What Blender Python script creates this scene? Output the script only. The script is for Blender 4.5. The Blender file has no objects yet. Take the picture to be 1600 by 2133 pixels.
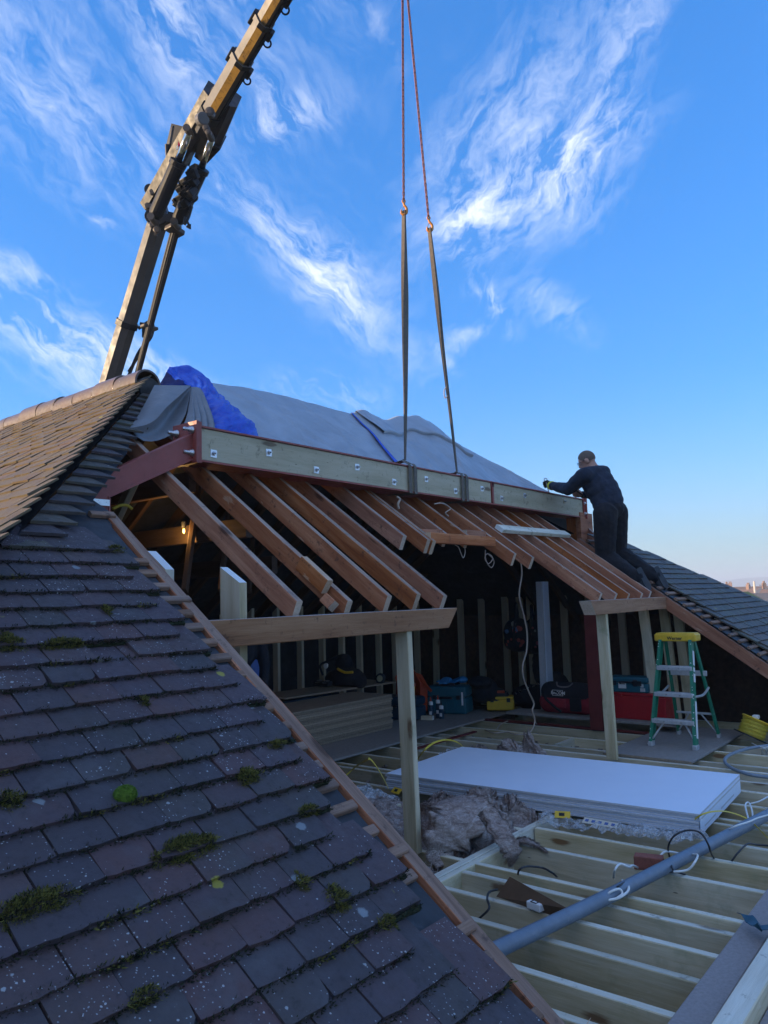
import bpy, bmesh, math, random
import numpy as np
from mathutils import Vector, Matrix, noise

random.seed(7)
rnd = random.Random(11)
C = bpy.context.scene.collection
scene = bpy.context.scene
R = math.radians

# ------------------------------------------------------------------ camera
# world axes: X along the ridge (right and away), Y up the near roof slope (left and away), Z up; camera at eye level = origin
FOC, H0, ROLL, YAW = 1602.0, 1245.0, R(1.7), R(38.5)
PITCH = math.atan((H0 - 1066.5) / FOC)
_f0 = Vector((math.cos(YAW), math.sin(YAW), 0)); _r0 = Vector((math.sin(YAW), -math.cos(YAW), 0)); _z = Vector((0, 0, 1))
FWD = _f0 * math.cos(PITCH) + _z * math.sin(PITCH)
_u0 = _z * math.cos(PITCH) - _f0 * math.sin(PITCH)
RGT = _r0 * math.cos(ROLL) - _u0 * math.sin(ROLL)
UPV = _u0 * math.cos(ROLL) + _r0 * math.sin(ROLL)
cam = bpy.data.cameras.new('camera'); camo = bpy.data.objects.new('camera', cam); C.objects.link(camo)
cam.sensor_fit = 'HORIZONTAL'; cam.sensor_width = 36; cam.lens = 36 * FOC / 1600
cam.clip_start = 0.05; cam.clip_end = 20000
m = Matrix((RGT, UPV, -FWD)).transposed().to_4x4(); camo.matrix_world = m
scene.camera = camo

# ------------------------------------------------------------------ world, sun, exposure
SUN_EL = R(9.3)
SUN_DIR = Vector((-0.72, 0.69, 0)).normalized() * math.cos(SUN_EL) + _z * math.sin(SUN_EL)
sun = bpy.data.lights.new('sun', 'SUN'); sun.energy = 2.2; sun.angle = R(0.5); sun.color = (1.0, 0.72, 0.43)
suno = bpy.data.objects.new('sun', sun); C.objects.link(suno)
suno.rotation_euler = SUN_DIR.to_track_quat('Z', 'Y').to_euler()
world = bpy.data.worlds.new('World'); scene.world = world; world.use_nodes = True
scene.view_settings.view_transform = 'Standard'; scene.view_settings.look = 'None'
scene.view_settings.exposure = 2.1; scene.view_settings.gamma = 1.0; scene.view_settings.use_curve_mapping = False
scene.cycles.max_bounces = 8; scene.cycles.diffuse_bounces = 6; scene.cycles.use_denoising = True
SKY_STRENGTH = 0.15


def ray(px, py): return FWD + RGT * ((px - 800) / FOC) - UPV * ((py - 1066.5) / FOC)
def at(px, py, d): return ray(px, py) * d
def pl(px, py, ax, val):
    q = ray(px, py); return q * (val / q[ax])
TH = R(36); SN, CS, TN = math.sin(TH), math.cos(TH), math.tan(TH); CP = -1.7025
def rf(px, py, h=0.0):
    q = ray(px, py); return q * ((CP + h) / (q.z * CS - q.y * SN))
def RP(x, s, h=0.0):  # point on the near roof slope: x along ridge, s up the slope, h above rafter tops
    return Vector((x, s * CS - h * SN, s * SN + CP / CS + h * CS))
def zr(y): return y * TN + CP / CS
def proj(p):
    d = p.dot(FWD); return (800 + FOC * p.dot(RGT) / d, 1066.5 - FOC * p.dot(UPV) / d)


class NT:
    """tiny node-tree writer"""
    def __init__(s, tree): s.t = tree; s.n = tree.nodes; s.l = tree.links
    def node(s, typ, **kw):
        nd = s.n.new(typ)
        for k, v in kw.items(): setattr(nd, k, v)
        return nd
    def put(s, sock, v):
        if isinstance(v, bpy.types.NodeSocket): s.l.new(v, sock)
        elif v is not None:
            if hasattr(sock.default_value, '__len__') and not hasattr(v, '__len__'): v = [v] * len(sock.default_value)
            if hasattr(sock.default_value, '__len__') and len(sock.default_value) == 4 and len(v) == 3: v = (*v, 1)
            sock.default_value = v
    def math(s, op, a, b=None, c=None, clamp=False):
        nd = s.node('ShaderNodeMath', operation=op, use_clamp=clamp)
        for i, v in enumerate((a, b, c)):
            if v is not None: s.put(nd.inputs[i], v)
        return nd.outputs[0]
    def vmath(s, op, a, b=None, sc=None):
        nd = s.node('ShaderNodeVectorMath', operation=op)
        s.put(nd.inputs[0], a)
        if b is not None: s.put(nd.inputs[1], b)
        if sc is not None: s.put(nd.inputs['Scale'], sc)
        return nd.outputs[1] if op in ('LENGTH', 'DOT_PRODUCT', 'DISTANCE') else nd.outputs[0]
    def noise(s, vec, scale, detail=4, rough=0.55, dist=0.0, lac=2.0):
        nd = s.node('ShaderNodeTexNoise'); s.put(nd.inputs['Vector'], vec); nd.inputs['Scale'].default_value = scale
        nd.inputs['Detail'].default_value = detail; nd.inputs['Roughness'].default_value = rough
        nd.inputs['Distortion'].default_value = dist; nd.inputs['Lacunarity'].default_value = lac
        return nd.outputs['Fac']
    def noisec(s, vec, scale, detail=2):
        nd = s.node('ShaderNodeTexNoise'); s.put(nd.inputs['Vector'], vec); nd.inputs['Scale'].default_value = scale
        nd.inputs['Detail'].default_value = detail
        return nd.outputs['Color']
    def voro(s, vec, scale, feature='F1', rand=1.0):
        nd = s.node('ShaderNodeTexVoronoi', feature=feature); s.put(nd.inputs['Vector'], vec)
        nd.inputs['Scale'].default_value = scale; nd.inputs['Randomness'].default_value = rand
        return nd
    def ramp(s, fac, stops, interp='LINEAR'):
        nd = s.node('ShaderNodeValToRGB'); s.put(nd.inputs[0], fac); cr = nd.color_ramp; cr.interpolation = interp
        while len(cr.elements) > 1: cr.elements.remove(cr.elements[-1])
        for i, (p, c) in enumerate(stops):
            e = cr.elements[0] if i == 0 else cr.elements.new(p)
            e.position = p
            if not hasattr(c, '__len__'): c = (c, c, c)
            e.color = (*c, 1) if len(c) == 3 else c
        return nd.outputs[0]
    def mix(s, fac, a, b, mode='MIX'):
        nd = s.node('ShaderNodeMix', data_type='RGBA', blend_type=mode)
        s.put(nd.inputs[0], fac); s.put(nd.inputs[6], a); s.put(nd.inputs[7], b)
        return nd.outputs[2]
    def map(s, v, a, b, c=0.0, d=1.0, smooth=False):
        nd = s.node('ShaderNodeMapRange'); nd.interpolation_type = 'SMOOTHSTEP' if smooth else 'LINEAR'
        s.put(nd.inputs[0], v)
        for i, x in enumerate((a, b, c, d)): s.put(nd.inputs[i + 1], x)
        return nd.outputs[0]
    def mapping(s, vec, scale=(1, 1, 1), loc=(0, 0, 0), rot=(0, 0, 0)):
        nd = s.node('ShaderNodeMapping'); s.put(nd.inputs[0], vec)
        nd.inputs['Location'].default_value = loc; nd.inputs['Rotation'].default_value = rot; nd.inputs['Scale'].default_value = scale
        return nd.outputs[0]


# --- sky: Nishita plus high cirrus streaks (azimuth / elevation patches, denser ones added out of view to lift the shade)
def azel(px, py):
    d = ray(px, py).normalized(); return math.degrees(math.atan2(d.x, d.y)), math.degrees(math.asin(d.z))
wt = NT(world.node_tree); wt.n.clear()
out = wt.node('ShaderNodeOutputWorld'); bg = wt.node('ShaderNodeBackground')
sky = wt.node('ShaderNodeTexSky', sky_type='NISHITA'); sky.sun_disc = False
sky.sun_elevation = SUN_EL; sky.sun_rotation = math.atan2(SUN_DIR.x, SUN_DIR.y)
sky.altitude = 60; sky.air_density = 1.0; sky.dust_density = 0.6; sky.ozone_density = 2.2
hs = wt.node('ShaderNodeHueSaturation'); hs.inputs['Saturation'].default_value = 1.3; wt.put(hs.inputs['Color'], sky.outputs[0])
gm = wt.node('ShaderNodeGamma'); wt.put(gm.inputs[0], hs.outputs[0]); gm.inputs[1].default_value = .6
skyc = wt.mix(1.0, gm.outputs[0], (.225, .515, .95), 'MULTIPLY')
tc = wt.node('ShaderNodeTexCoord').outputs['Generated']
sx = wt.node('ShaderNodeSeparateXYZ'); wt.put(sx.inputs[0], wt.vmath('NORMALIZE', tc))
az = wt.math('MULTIPLY', wt.math('ARCTAN2', sx.outputs[0], sx.outputs[1]), 57.2958)
el = wt.math('MULTIPLY', wt.math('ARCSINE', sx.outputs[2]), 57.2958)
ae = wt.node('ShaderNodeCombineXYZ'); wt.put(ae.inputs[0], az); wt.put(ae.inputs[1], el); AE = ae.outputs[0]
warp = wt.vmath('SCALE', wt.vmath('SUBTRACT', wt.noisec(AE, 0.16, 3), (0.5, 0.5, 0.5)), sc=3.6)
warp2 = wt.vmath('SCALE', wt.vmath('SUBTRACT', wt.noisec(AE, 0.7, 3), (0.5, 0.5, 0.5)), sc=.8)
AW = wt.vmath('ADD', wt.vmath('ADD', AE, warp), warp2)
# (pixel centre, direction of the streak in degrees from the horizontal, half length, half width, strength)
PATCH = [((120, 230), -32, 13, 5.5, .50), ((350, 60), -58, 8, 3.2, .62), ((700, 610), -40, 9.5, 2.9, .95), ((640, 520), -30, 9, 2.6, .55),
         ((90, 690), -30, 9, 3.0, 1.15), ((330, 770), -16, 8, 1.6, .8), ((700, 820), -12, 6, 1.5, .75), ((610, 240), 15, 4.0, 1.5, .75),
         ((545, 190), -60, 4.0, 1.3, .6), ((1080, 410), 26, 10, 4.0, .50), ((965, 465), 26, 4.0, 2.2, .85), ((1150, 350), 12, 9, 2.4, .42), ((1110, 230), 36, 15, 5.0, .36), ((1290, 140), 52, 13, 2.0, .45), ((1000, 260), 28, 8, 3.4, .28), ((1230, 430), 5, 5, 2.4, .3),
         ((1020, 620), -55, 3.6, 1.3, .95), ((960, 690), 20, 2.6, .8, .75), ((1150, 640), -30, 4, 1.6, .6), ((215, 468), -25, 1.2, .4, .8), ((320, 310), -45, 2, .8, .7),
         ((770, 40), -50, 4, 1.0, .4), ((930, 745), -60, 1.4, .6, .7), ((40, 560), -10, 4, 1, .5), ((1250, 330), 25, 6, 2.2, .4), ((460, 390), -5, .6, .25, .5)]
dens = None
def patch(c, ang, l, w, k):
    global dens
    d = wt.vmath('SUBTRACT', AW, (c[0], c[1], 0))
    ca, sa = math.cos(R(ang)), math.sin(R(ang))
    u = wt.vmath('DOT_PRODUCT', d, (ca / l, sa / l, 0)); v = wt.vmath('DOT_PRODUCT', d, (-sa / w, ca / w, 0))
    g = wt.math('MULTIPLY', wt.math('EXPONENT', wt.math('MULTIPLY', wt.math('ADD', wt.math('MULTIPLY', u, u), wt.math('MULTIPLY', v, v)), -1.0)), k)
    dens = g if dens is None else wt.math('ADD', dens, g)
for (c, ang, l, w, k) in PATCH: patch(azel(*c), ang, l * .72, w * .72, k)
for i in range(30):   # unseen cirrus added broader and denser than in view, to brighten the shade
    a_, e_ = -180 + (i * 67) % 360 + rnd.uniform(-6, 6), rnd.choice((14, 24, 34, 48, 62)) + rnd.uniform(-4, 4)
    if not (8 < a_ < 95 and e_ < 48): patch((a_, e_), rnd.uniform(-40, 40), rnd.uniform(14, 24), rnd.uniform(7, 11), rnd.uniform(1.0, 1.5))
for (c, ang, l, w, k) in [((-60, 25), -20, 20, 6, .8), ((-120, 35), 15, 25, 7, .6), ((150, 30), 30, 20, 6, .7), ((110, 50), -40, 18, 5, .6), ((20, 62), 20, 22, 6, .6), ((-160, 22), 10, 18, 4, .7)]: patch(c, ang, l, w, k)
def streak(ang, fu, fv, det, rough, dist):   # fibrous noise drawn out along a direction
    ca, sa = math.cos(R(ang)), math.sin(R(ang)); q = wt.node('ShaderNodeCombineXYZ')
    wt.put(q.inputs[0], wt.vmath('DOT_PRODUCT', AW, (ca * fu, sa * fu, 0))); wt.put(q.inputs[1], wt.vmath('DOT_PRODUCT', AW, (-sa * fv, ca * fv, 0)))
    return wt.noise(q.outputs[0], 1.0, det, rough, dist)
rgt_side = wt.map(az, 50, 54)
lft = wt.math('SUBTRACT', 1.0, rgt_side)
wisp = wt.math('ADD', wt.math('MULTIPLY', streak(-35, .15, .48, 6, .60, .5), lft), wt.math('MULTIPLY', streak(30, .17, .40, 6, .62, .6), rgt_side))
fine = wt.math('ADD', wt.math('MULTIPLY', streak(-45, .7, 1.9, 6, .68, .7), lft), wt.math('MULTIPLY', streak(52, .7, 1.5, 6, .68, .8), rgt_side))
tex = wt.math('ADD', wt.math('MULTIPLY', wisp, .66), wt.math('MULTIPLY', fine, .34))
cl = wt.math('MULTIPLY', dens, wt.map(tex, .425, .70, 0.03, 1.02), clamp=True)
cl = wt.map(cl, 0.02, 0.95, 0, 0.76, smooth=False)
cloudc = wt.mix(wt.map(el, 2, 30), (1.95, 2.05, 2.2), (2.05, 2.15, 2.35))
c1 = wt.mix(cl, wt.mix(wt.math('POWER', wt.map(el, 0.0, 17.0, 1.0, 0.0), 2.2), skyc, (.86, 1.15, 1.2)), cloudc)
wt.put(bg.inputs['Color'], c1); bg.inputs['Strength'].default_value = SKY_STRENGTH
wt.l.new(bg.outputs[0], out.inputs[0])

# ------------------------------------------------------------------ materials
MATS = {}
def newmat(name):
    m = bpy.data.materials.new(name); m.use_nodes = True; nt = NT(m.node_tree)
    b = nt.n['Principled BSDF']; MATS[name] = m
    return m, nt, b
def bump(nt, b, h, dist=0.004, strength=0.6):
    bp = nt.node('ShaderNodeBump'); bp.inputs['Distance'].default_value = dist; bp.inputs['Strength'].default_value = strength
    nt.put(bp.inputs['Height'], h); nt.l.new(bp.outputs[0], b.inputs['Normal'])
def plain(name, col, rough=0.6, metal=0.0, var=0.18, scale=9.0, bumpd=0.0, spec=0.4, coat=0.0, emit=None, stain=None, objvar=0.0):
    m, nt, b = newmat(name)
    pos = nt.node('ShaderNodeNewGeometry').outputs['Position']
    n = nt.noise(pos, scale, 6, 0.65)
    hi = [min(1, c * (1 + var)) for c in col]; lo = [c * (1 - var) for c in col]
    c = nt.ramp(n, [(0.3, lo), (0.7, hi)])
    if stain:
        s = nt.noise(pos, stain[1], 8, 0.7, 0.4); c = nt.mix(nt.map(s, stain[2], stain[2] + .12), c, stain[0])
    if objvar:
        hv = nt.node('ShaderNodeHueSaturation'); nt.put(hv.inputs['Color'], c); nt.put(hv.inputs['Value'], nt.map(nt.node('ShaderNodeObjectInfo').outputs['Random'], 0, 1, 1 - objvar, 1 + objvar)); c = hv.outputs[0]
    nt.put(b.inputs['Base Color'], c)
    nt.put(b.inputs['Roughness'], nt.map(nt.noise(pos, scale * 3, 3), .3, .7, max(0, rough - .1), min(1, rough + .1)))
    b.inputs['Metallic'].default_value = metal; b.inputs['Specular IOR Level'].default_value = spec
    if coat: b.inputs['Coat Weight'].default_value = coat
    if bumpd: bump(nt, b, nt.noise(pos, scale * 8, 5, .6), bumpd)
    if emit: b.inputs['Emission Color'].default_value = (*emit[0], 1); b.inputs['Emission Strength'].default_value = emit[1]
    return m
def wood(name, dark, mid, light, knot=(.06, .03, .018), grain=22.0, rough=0.75, knotn=0.5, stain=None, dirt=None, streak=0.5, scuff=None):
    """sawn timber; the grain runs along the piece's own X"""
    m, nt, b = newmat(name)
    oc = nt.node('ShaderNodeTexCoord').outputs['Object']; ri = nt.node('ShaderNodeObjectInfo').outputs['Random']
    off = nt.node('ShaderNodeCombineXYZ'); nt.put(off.inputs[0], nt.math('MULTIPLY', ri, 37.0)); nt.put(off.inputs[1], nt.math('MULTIPLY', ri, 91.0)); nt.put(off.inputs[2], nt.math('MULTIPLY', ri, 53.0))
    p = nt.vmath('ADD', oc, off.outputs[0])
    wv = nt.vmath('ADD', p, nt.vmath('SCALE', nt.vmath('SUBTRACT', nt.noisec(nt.mapping(p, (1.6, 6, 6)), 1.0, 2), (.5, .5, .5)), sc=0.05))
    g1 = nt.noise(nt.mapping(wv, (1.1, grain, grain)), 1.0, 5, .6)
    g2 = nt.noise(nt.mapping(wv, (5, grain * 7, grain * 7)), 1.0, 3, .7)
    big = nt.noise(nt.mapping(p, (1.4, 4, 4)), 1.0, 3, .6)
    f = nt.math('ADD', nt.math('MULTIPLY', g1, .6), nt.math('ADD', nt.math('MULTIPLY', g2, .22), nt.math('MULTIPLY', big, .28)))
    c = nt.ramp(f, [(.36, dark), (.52, mid), (.70, light)])
    kv = nt.voro(nt.mapping(p, (2.1, 7, 7)), 1.0)
    kr = nt.node('ShaderNodeSeparateColor'); nt.put(kr.inputs[0], kv.outputs['Color'])
    kd = nt.math('ADD', kv.outputs['Distance'], nt.math('MULTIPLY', nt.math('SUBTRACT', g2, .5), .12))
    km = nt.math('MULTIPLY', nt.map(kd, .10, .17, 1, 0), nt.math('LESS_THAN', kr.outputs[0], knotn))
    halo = nt.math('MULTIPLY', nt.map(kd, .12, .42, .45, 0), nt.math('LESS_THAN', kr.outputs[0], knotn))
    c = nt.mix(halo, c, [x * .75 for x in mid]); c = nt.mix(nt.math('MULTIPLY', km, .85), c, knot)
    if stain:
        s = nt.noise(p, 3.3, 6, .65); c = nt.mix(nt.map(s, .56, .70), c, stain)
    if dirt:
        s = nt.noise(p, 14, 8, .75); c = nt.mix(nt.map(s, .57, .66, 0, .8), c, dirt)
    if scuff:
        s = nt.noise(nt.mapping(p, (5, 16, 16)), 1.0, 5, .6); c = nt.mix(nt.map(s, .66, .72, 0, .7), c, scuff)
    nl = nt.voro(nt.mapping(p, (5.5, 24, 24)), 1.0); ns_ = nt.node('ShaderNodeSeparateColor'); nt.put(ns_.inputs[0], nl.outputs['Color'])
    c = nt.mix(nt.math('MULTIPLY', nt.map(nl.outputs['Distance'], .05, .09, .85, 0), nt.math('LESS_THAN', ns_.outputs[1], .09)), c, (.035, .03, .03))
    hv = nt.node('ShaderNodeHueSaturation'); nt.put(hv.inputs['Color'], c); nt.put(hv.inputs['Value'], nt.map(ri, 0, 1, .82, 1.18)); nt.put(hv.inputs['Saturation'], nt.map(nt.math('FRACT', nt.math('MULTIPLY', ri, 17)), 0, 1, .85, 1.12))
    nt.put(b.inputs['Base Color'], hv.outputs[0]); b.inputs['Roughness'].default_value = rough; b.inputs['Specular IOR Level'].default_value = .25
    bump(nt, b, nt.math('ADD', g2, nt.math('MULTIPLY', g1, .7)), .0022, .7)
    return m

M_RAFT = wood('old red rafter wood', (.18, .055, .026), (.36, .125, .055), (.53, .235, .12), knot=(.06, .022, .014), grain=15, knotn=.55, dirt=(.09, .045, .032), scuff=(.52, .33, .21))
M_RTOP = wood('weathered upper edge', (.20, .13, .095), (.32, .22, .16), (.43, .33, .26), grain=20, knotn=.2, dirt=(.08, .06, .05), stain=(.14, .10, .085))
M_REND = wood('sawn end grain', (.42, .29, .19), (.52, .38, .27), (.6, .46, .34), grain=60, knotn=0)
M_PLATE = wood('old brown purlin wood', (.15, .072, .042), (.29, .155, .09), (.42, .25, .155), knot=(.05, .025, .018), grain=14, knotn=.35, dirt=(.09, .05, .035))
M_PLTOP = wood('grey purlin top', (.20, .20, .21), (.30, .29, .29), (.40, .38, .36), grain=12, knotn=.2, stain=(.36, .28, .21))
M_TREAT = wood('green treated pine', (.34, .275, .15), (.52, .435, .275), (.66, .58, .42), knot=(.15, .07, .03), grain=13, knotn=.75, stain=(.36, .33, .20), scuff=(.62, .56, .44))
M_TRTOP = wood('dusty treated pine edge', (.44, .40, .30), (.58, .54, .43), (.70, .67, .56), knot=(.2, .14, .08), grain=20, knotn=.3, dirt=(.25, .22, .16))
M_FRESH = wood('pale fresh pine', (.42, .33, .22), (.52, .43, .30), (.60, .52, .39), knot=(.22, .13, .07), grain=15, knotn=.55)
M_FRTOP = plain('white sawn pine end', (.68, .70, .68), .8, var=.08)
M_PACK = wood('grey green timber packing', (.40, .345, .22), (.51, .445, .30), (.60, .53, .38), knot=(.16, .11, .07), grain=10, knotn=.5, dirt=(.22, .19, .13))
M_BATT = wood('brown roof batten', (.13, .075, .05), (.22, .13, .09), (.32, .21, .15), grain=30, knotn=.2, dirt=(.08, .05, .04))
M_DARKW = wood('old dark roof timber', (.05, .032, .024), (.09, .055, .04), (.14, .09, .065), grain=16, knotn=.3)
M_STUD = wood('interior stud pine', (.50, .43, .29), (.62, .55, .39), (.72, .66, .50), knot=(.12, .07, .03), grain=15, knotn=.45)
M_STEEL = plain('red oxide primer steel', (.30, .065, .052), .5, var=.16, scale=7, stain=((.12, .03, .03), 11, .58), spec=.5)
M_STEELD = plain('dark red primer steel', (.16, .03, .028), .55, var=.2, scale=6)
M_GALV = plain('galvanised plate', (.72, .74, .76), .35, metal=.55, var=.1, scale=40)
M_BOLT = plain('zinc bolt', (.5, .5, .52), .3, metal=.9, var=.1, scale=60)
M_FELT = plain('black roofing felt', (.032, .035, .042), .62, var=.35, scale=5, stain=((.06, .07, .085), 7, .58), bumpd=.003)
M_LEAD = plain('dark mortar end', (.05, .05, .048), .8, var=.4, scale=20, bumpd=.004)
M_CHIP = plain('chipboard', (.30, .235, .165), .8, var=.14, scale=60, stain=((.22, .17, .12), 5, .55))
M_CHIPE = plain('chipboard edge', (.34, .26, .18), .9, var=.3, scale=90, objvar=.3)
M_CHIPG = plain('dusty grey chipboard floor', (.27, .245, .22), .75, var=.14, scale=30, stain=((.27, .25, .23), 4, .55))
M_WHITE = plain('white plasterboard face', (.74, .81, .91), .55, var=.02, scale=3, stain=((.68, .70, .74), 3.3, .66))
M_WEDGE = plain('grey plasterboard edge', (.55, .56, .58), .85, var=.06, scale=40)
M_PIPE = plain('grey blue plastic pipe', (.15, .19, .24), .42, var=.14, scale=12, stain=((.25, .28, .31), 26, .60))
M_HOSE = plain('grey hose', (.24, .29, .34), .45, var=.1, scale=16)
M_WCAB = plain('white cable', (.74, .74, .70), .5, var=.08, scale=30)
M_KCAB = plain('black cable', (.025, .026, .03), .5, var=.2, scale=30)
M_YCAB = plain('yellow cable', (.62, .47, .05), .5, var=.12, scale=25)
M_TANC = plain('tan cable', (.42, .33, .26), .6, var=.15, scale=25)
M_YEL = plain('yellow plastic', (.74, .46, .035), .45, var=.12, scale=14, stain=((.5, .34, .06), 22, .60))
M_GRN = plain('green fibreglass', (.02, .20, .115), .42, var=.15, scale=14, stain=((.45, .55, .5), 30, .655))
M_ALU = plain('dusty aluminium', (.60, .60, .60), .42, metal=.5, var=.14, scale=30)
M_RED = plain('red painted case', (.42, .012, .02), .45, var=.1, scale=8)
M_REDF = plain('dark red fabric', (.30, .02, .035), .85, var=.2, scale=25)
M_TEAL = plain('teal plastic case', (.012, .11, .15), .4, var=.1, scale=12)
M_NAVYP = plain('dark blue plastic', (.012, .04, .07), .45, var=.12, scale=12)
M_BLK = plain('black plastic', (.014, .015, .018), .5, var=.2, scale=20)
M_BLKF = plain('black fabric', (.012, .014, .02), .9, var=.3, scale=30, bumpd=.002)
M_ORG = plain('orange red plastic', (.48, .06, .02), .5, var=.12, scale=14)
M_BLUEG = plain('blue rubber glove', (.03, .22, .46), .5, var=.25, scale=30)
M_LABEL = plain('white paper label', (.78, .78, .76), .7, var=.04, scale=20)
M_INK = plain('black print', (.02, .02, .022), .7, var=.05)
M_BRICK = plain('red brick', (.26, .085, .06), .9, var=.25, scale=40, bumpd=.002)
M_HARD = plain('brown hardboard', (.145, .085, .05), .6, var=.1, scale=18)
M_GREYB = plain('grey purple board', (.30, .265, .25), .85, var=.16, scale=60, stain=((.22, .19, .18), 8, .6))
M_SLING = plain('grey lifting webbing', (.145, .125, .105), .85, var=.2, scale=40, bumpd=.001)
M_CHAIN = plain('brown chain steel', (.20, .075, .06), .5, metal=.4, var=.3, scale=40)
M_HOOK = plain('orange lifting hook', (.62, .24, .045), .45, var=.2, scale=20)
M_CRNK = plain('black crane paint', (.008, .010, .016), .45, var=.3, scale=3, stain=((.03, .03, .034), 5, .64), spec=.25)
M_CRNG = plain('grey crane paint', (.135, .13, .132), .45, var=.14, scale=2.5, stain=((.09, .085, .08), 3, .57), spec=.3)
M_CRNY = plain('yellow grease face', (.36, .21, .045), .5, var=.3, scale=5, stain=((.07, .05, .03), 7.5, .53))
M_CRND = plain('brown grey crane steel', (.075, .062, .055), .5, var=.25, scale=2, stain=((.08, .06, .05), 3, .55))
M_CHROME = plain('chrome rod', (.75, .72, .66), .16, metal=1.0, var=.05)
M_MEMB = plain('grey roof membrane', (.19, .195, .205), .55, var=.07, scale=4, stain=((.14, .145, .155), 3, .6))
M_SKIN = plain('skin', (.50, .27, .20), .55, var=.1, scale=25)
M_NAVY = plain('navy sweatshirt', (.018, .026, .046), .95, var=.25, scale=14, bumpd=.003)
M_TROU = plain('black work trousers', (.012, .013, .018), .9, var=.3, scale=14, bumpd=.003)
M_HAIR = plain('short grey brown hair', (.14, .105, .085), .9, var=.3, scale=90)
M_GLOVE = plain('grey glove', (.05, .055, .05), .8, var=.2, scale=40)
M_HIVIS = plain('yellow glove cuff', (.62, .58, .03), .7, var=.1, scale=30)
M_SHOE = plain('dark grey boot', (.04, .047, .058), .75, var=.2, scale=30)
M_KNIT = plain('cream knit hat', (.52, .48, .42), .95, var=.12, scale=60, bumpd=.003)
M_MOSS = plain('dark moss', (.020, .026, .010), .95, var=.6, scale=60)
M_MOSSB = plain('olive moss', (.15, .14, .03), .95, var=.55, scale=70)
M_MOSSG = plain('bright green moss', (.11, .19, .02), .95, var=.35, scale=90)
M_SPLIT = plain('split pale wood', (.55, .38, .26), .8, var=.2, scale=40)
M_SAND = plain('plaster wall', (.42, .36, .30), .9, var=.12, scale=4)

def tile_mat(name, cols, lich=1.0, moss=.5, sun_gold=0.0):
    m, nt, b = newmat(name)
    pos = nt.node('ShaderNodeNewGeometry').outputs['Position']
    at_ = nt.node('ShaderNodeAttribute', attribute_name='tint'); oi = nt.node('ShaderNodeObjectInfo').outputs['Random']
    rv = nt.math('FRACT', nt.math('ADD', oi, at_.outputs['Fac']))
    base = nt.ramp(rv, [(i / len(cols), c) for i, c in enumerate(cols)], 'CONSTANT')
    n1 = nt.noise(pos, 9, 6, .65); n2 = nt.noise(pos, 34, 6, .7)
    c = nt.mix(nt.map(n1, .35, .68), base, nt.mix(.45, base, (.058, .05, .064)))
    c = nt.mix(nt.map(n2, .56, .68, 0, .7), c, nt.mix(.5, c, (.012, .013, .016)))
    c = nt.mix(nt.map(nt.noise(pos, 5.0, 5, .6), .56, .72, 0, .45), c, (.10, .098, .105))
    if sun_gold:
        c = nt.mix(nt.map(n1, .30, .62, sun_gold * .25, sun_gold), c, nt.mix(n2, (.085, .062, .03), (.22, .16, .07)))  # warm sunlight mixed into the tile colour, over its lichen cover
    # algae towards mossy places
    c = nt.mix(nt.map(nt.noise(pos, 2.3, 5, .6), .5, .68, 0, .45 * moss), c, (.04, .048, .018))
    # small pale lichen specks, thick in some places and absent in others
    clus = nt.math('POWER', nt.map(nt.noise(pos, 4.2, 4, .6), .42, .70), 1.6)
    for (sc, th, pr, col) in ((70, .15, .16, (.42, .43, .44)), (38, .15, .05, (.33, .35, .36)), (120, .20, .20, (.30, .32, .34))):
        v = nt.voro(pos, sc); sp = nt.node('ShaderNodeSeparateColor'); nt.put(sp.inputs[0], v.outputs['Color'])
        dd = nt.math('ADD', v.outputs['Distance'], nt.math('MULTIPLY', nt.math('SUBTRACT', nt.noise(pos, sc * 2.6, 3, .7), .5), .55))
        k = nt.math('MULTIPLY', nt.map(dd, th, th + .07, 1, 0), nt.math('LESS_THAN', sp.outputs[0], nt.math('MULTIPLY', nt.math('ADD', nt.math('MULTIPLY', clus, 1.9), .03), pr * lich * 1.3)))
        c = nt.mix(nt.math('MULTIPLY', k, .9), c, col)
    v = nt.voro(pos, 15); sp = nt.node('ShaderNodeSeparateColor'); nt.put(sp.inputs[0], v.outputs['Color'])
    dd = nt.math('ADD', v.outputs['Distance'], nt.math('MULTIPLY', nt.math('SUBTRACT', nt.noise(pos, 70, 3), .5), .25))
    k = nt.math('MULTIPLY', nt.map(dd, .22, .30, 1, 0), nt.math('LESS_THAN', sp.outputs[1], .03 * lich))
    c = nt.mix(nt.math('MULTIPLY', k, .85), c, nt.mix(nt.math('GREATER_THAN', sp.outputs[2], .45), (.22, .25, .27), (.33, .29, .035)))
    nt.put(b.inputs['Base Color'], c); nt.put(b.inputs['Roughness'], nt.map(n2, .3, .7, .52, .78)); b.inputs['Specular IOR Level'].default_value = .42
    bump(nt, b, nt.math('ADD', nt.noise(pos, 60, 6, .7), nt.math('MULTIPLY', n1, 2.0)), .0025, .8)
    return m
M_TILE = tile_mat('weathered plain tile', [(.060, .043, .045), (.076, .047, .050), (.062, .047, .052), (.094, .050, .049), (.055, .042, .045), (.074, .049, .056), (.064, .051, .050), (.084, .053, .052), (.054, .042, .047)])
M_TILER = tile_mat('dark green grey tile', [(.105, .088, .062), (.125, .095, .07), (.095, .082, .06), (.115, .105, .07), (.085, .07, .055)], lich=.35)
M_TILEG = tile_mat('sun tinted mossy tile', [(.09, .06, .038), (.13, .08, .05), (.085, .06, .045), (.15, .075, .045), (.11, .085, .05)], lich=.35, moss=.25, sun_gold=.85)  # mossy tile with the sun's gold put into its colour
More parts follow.
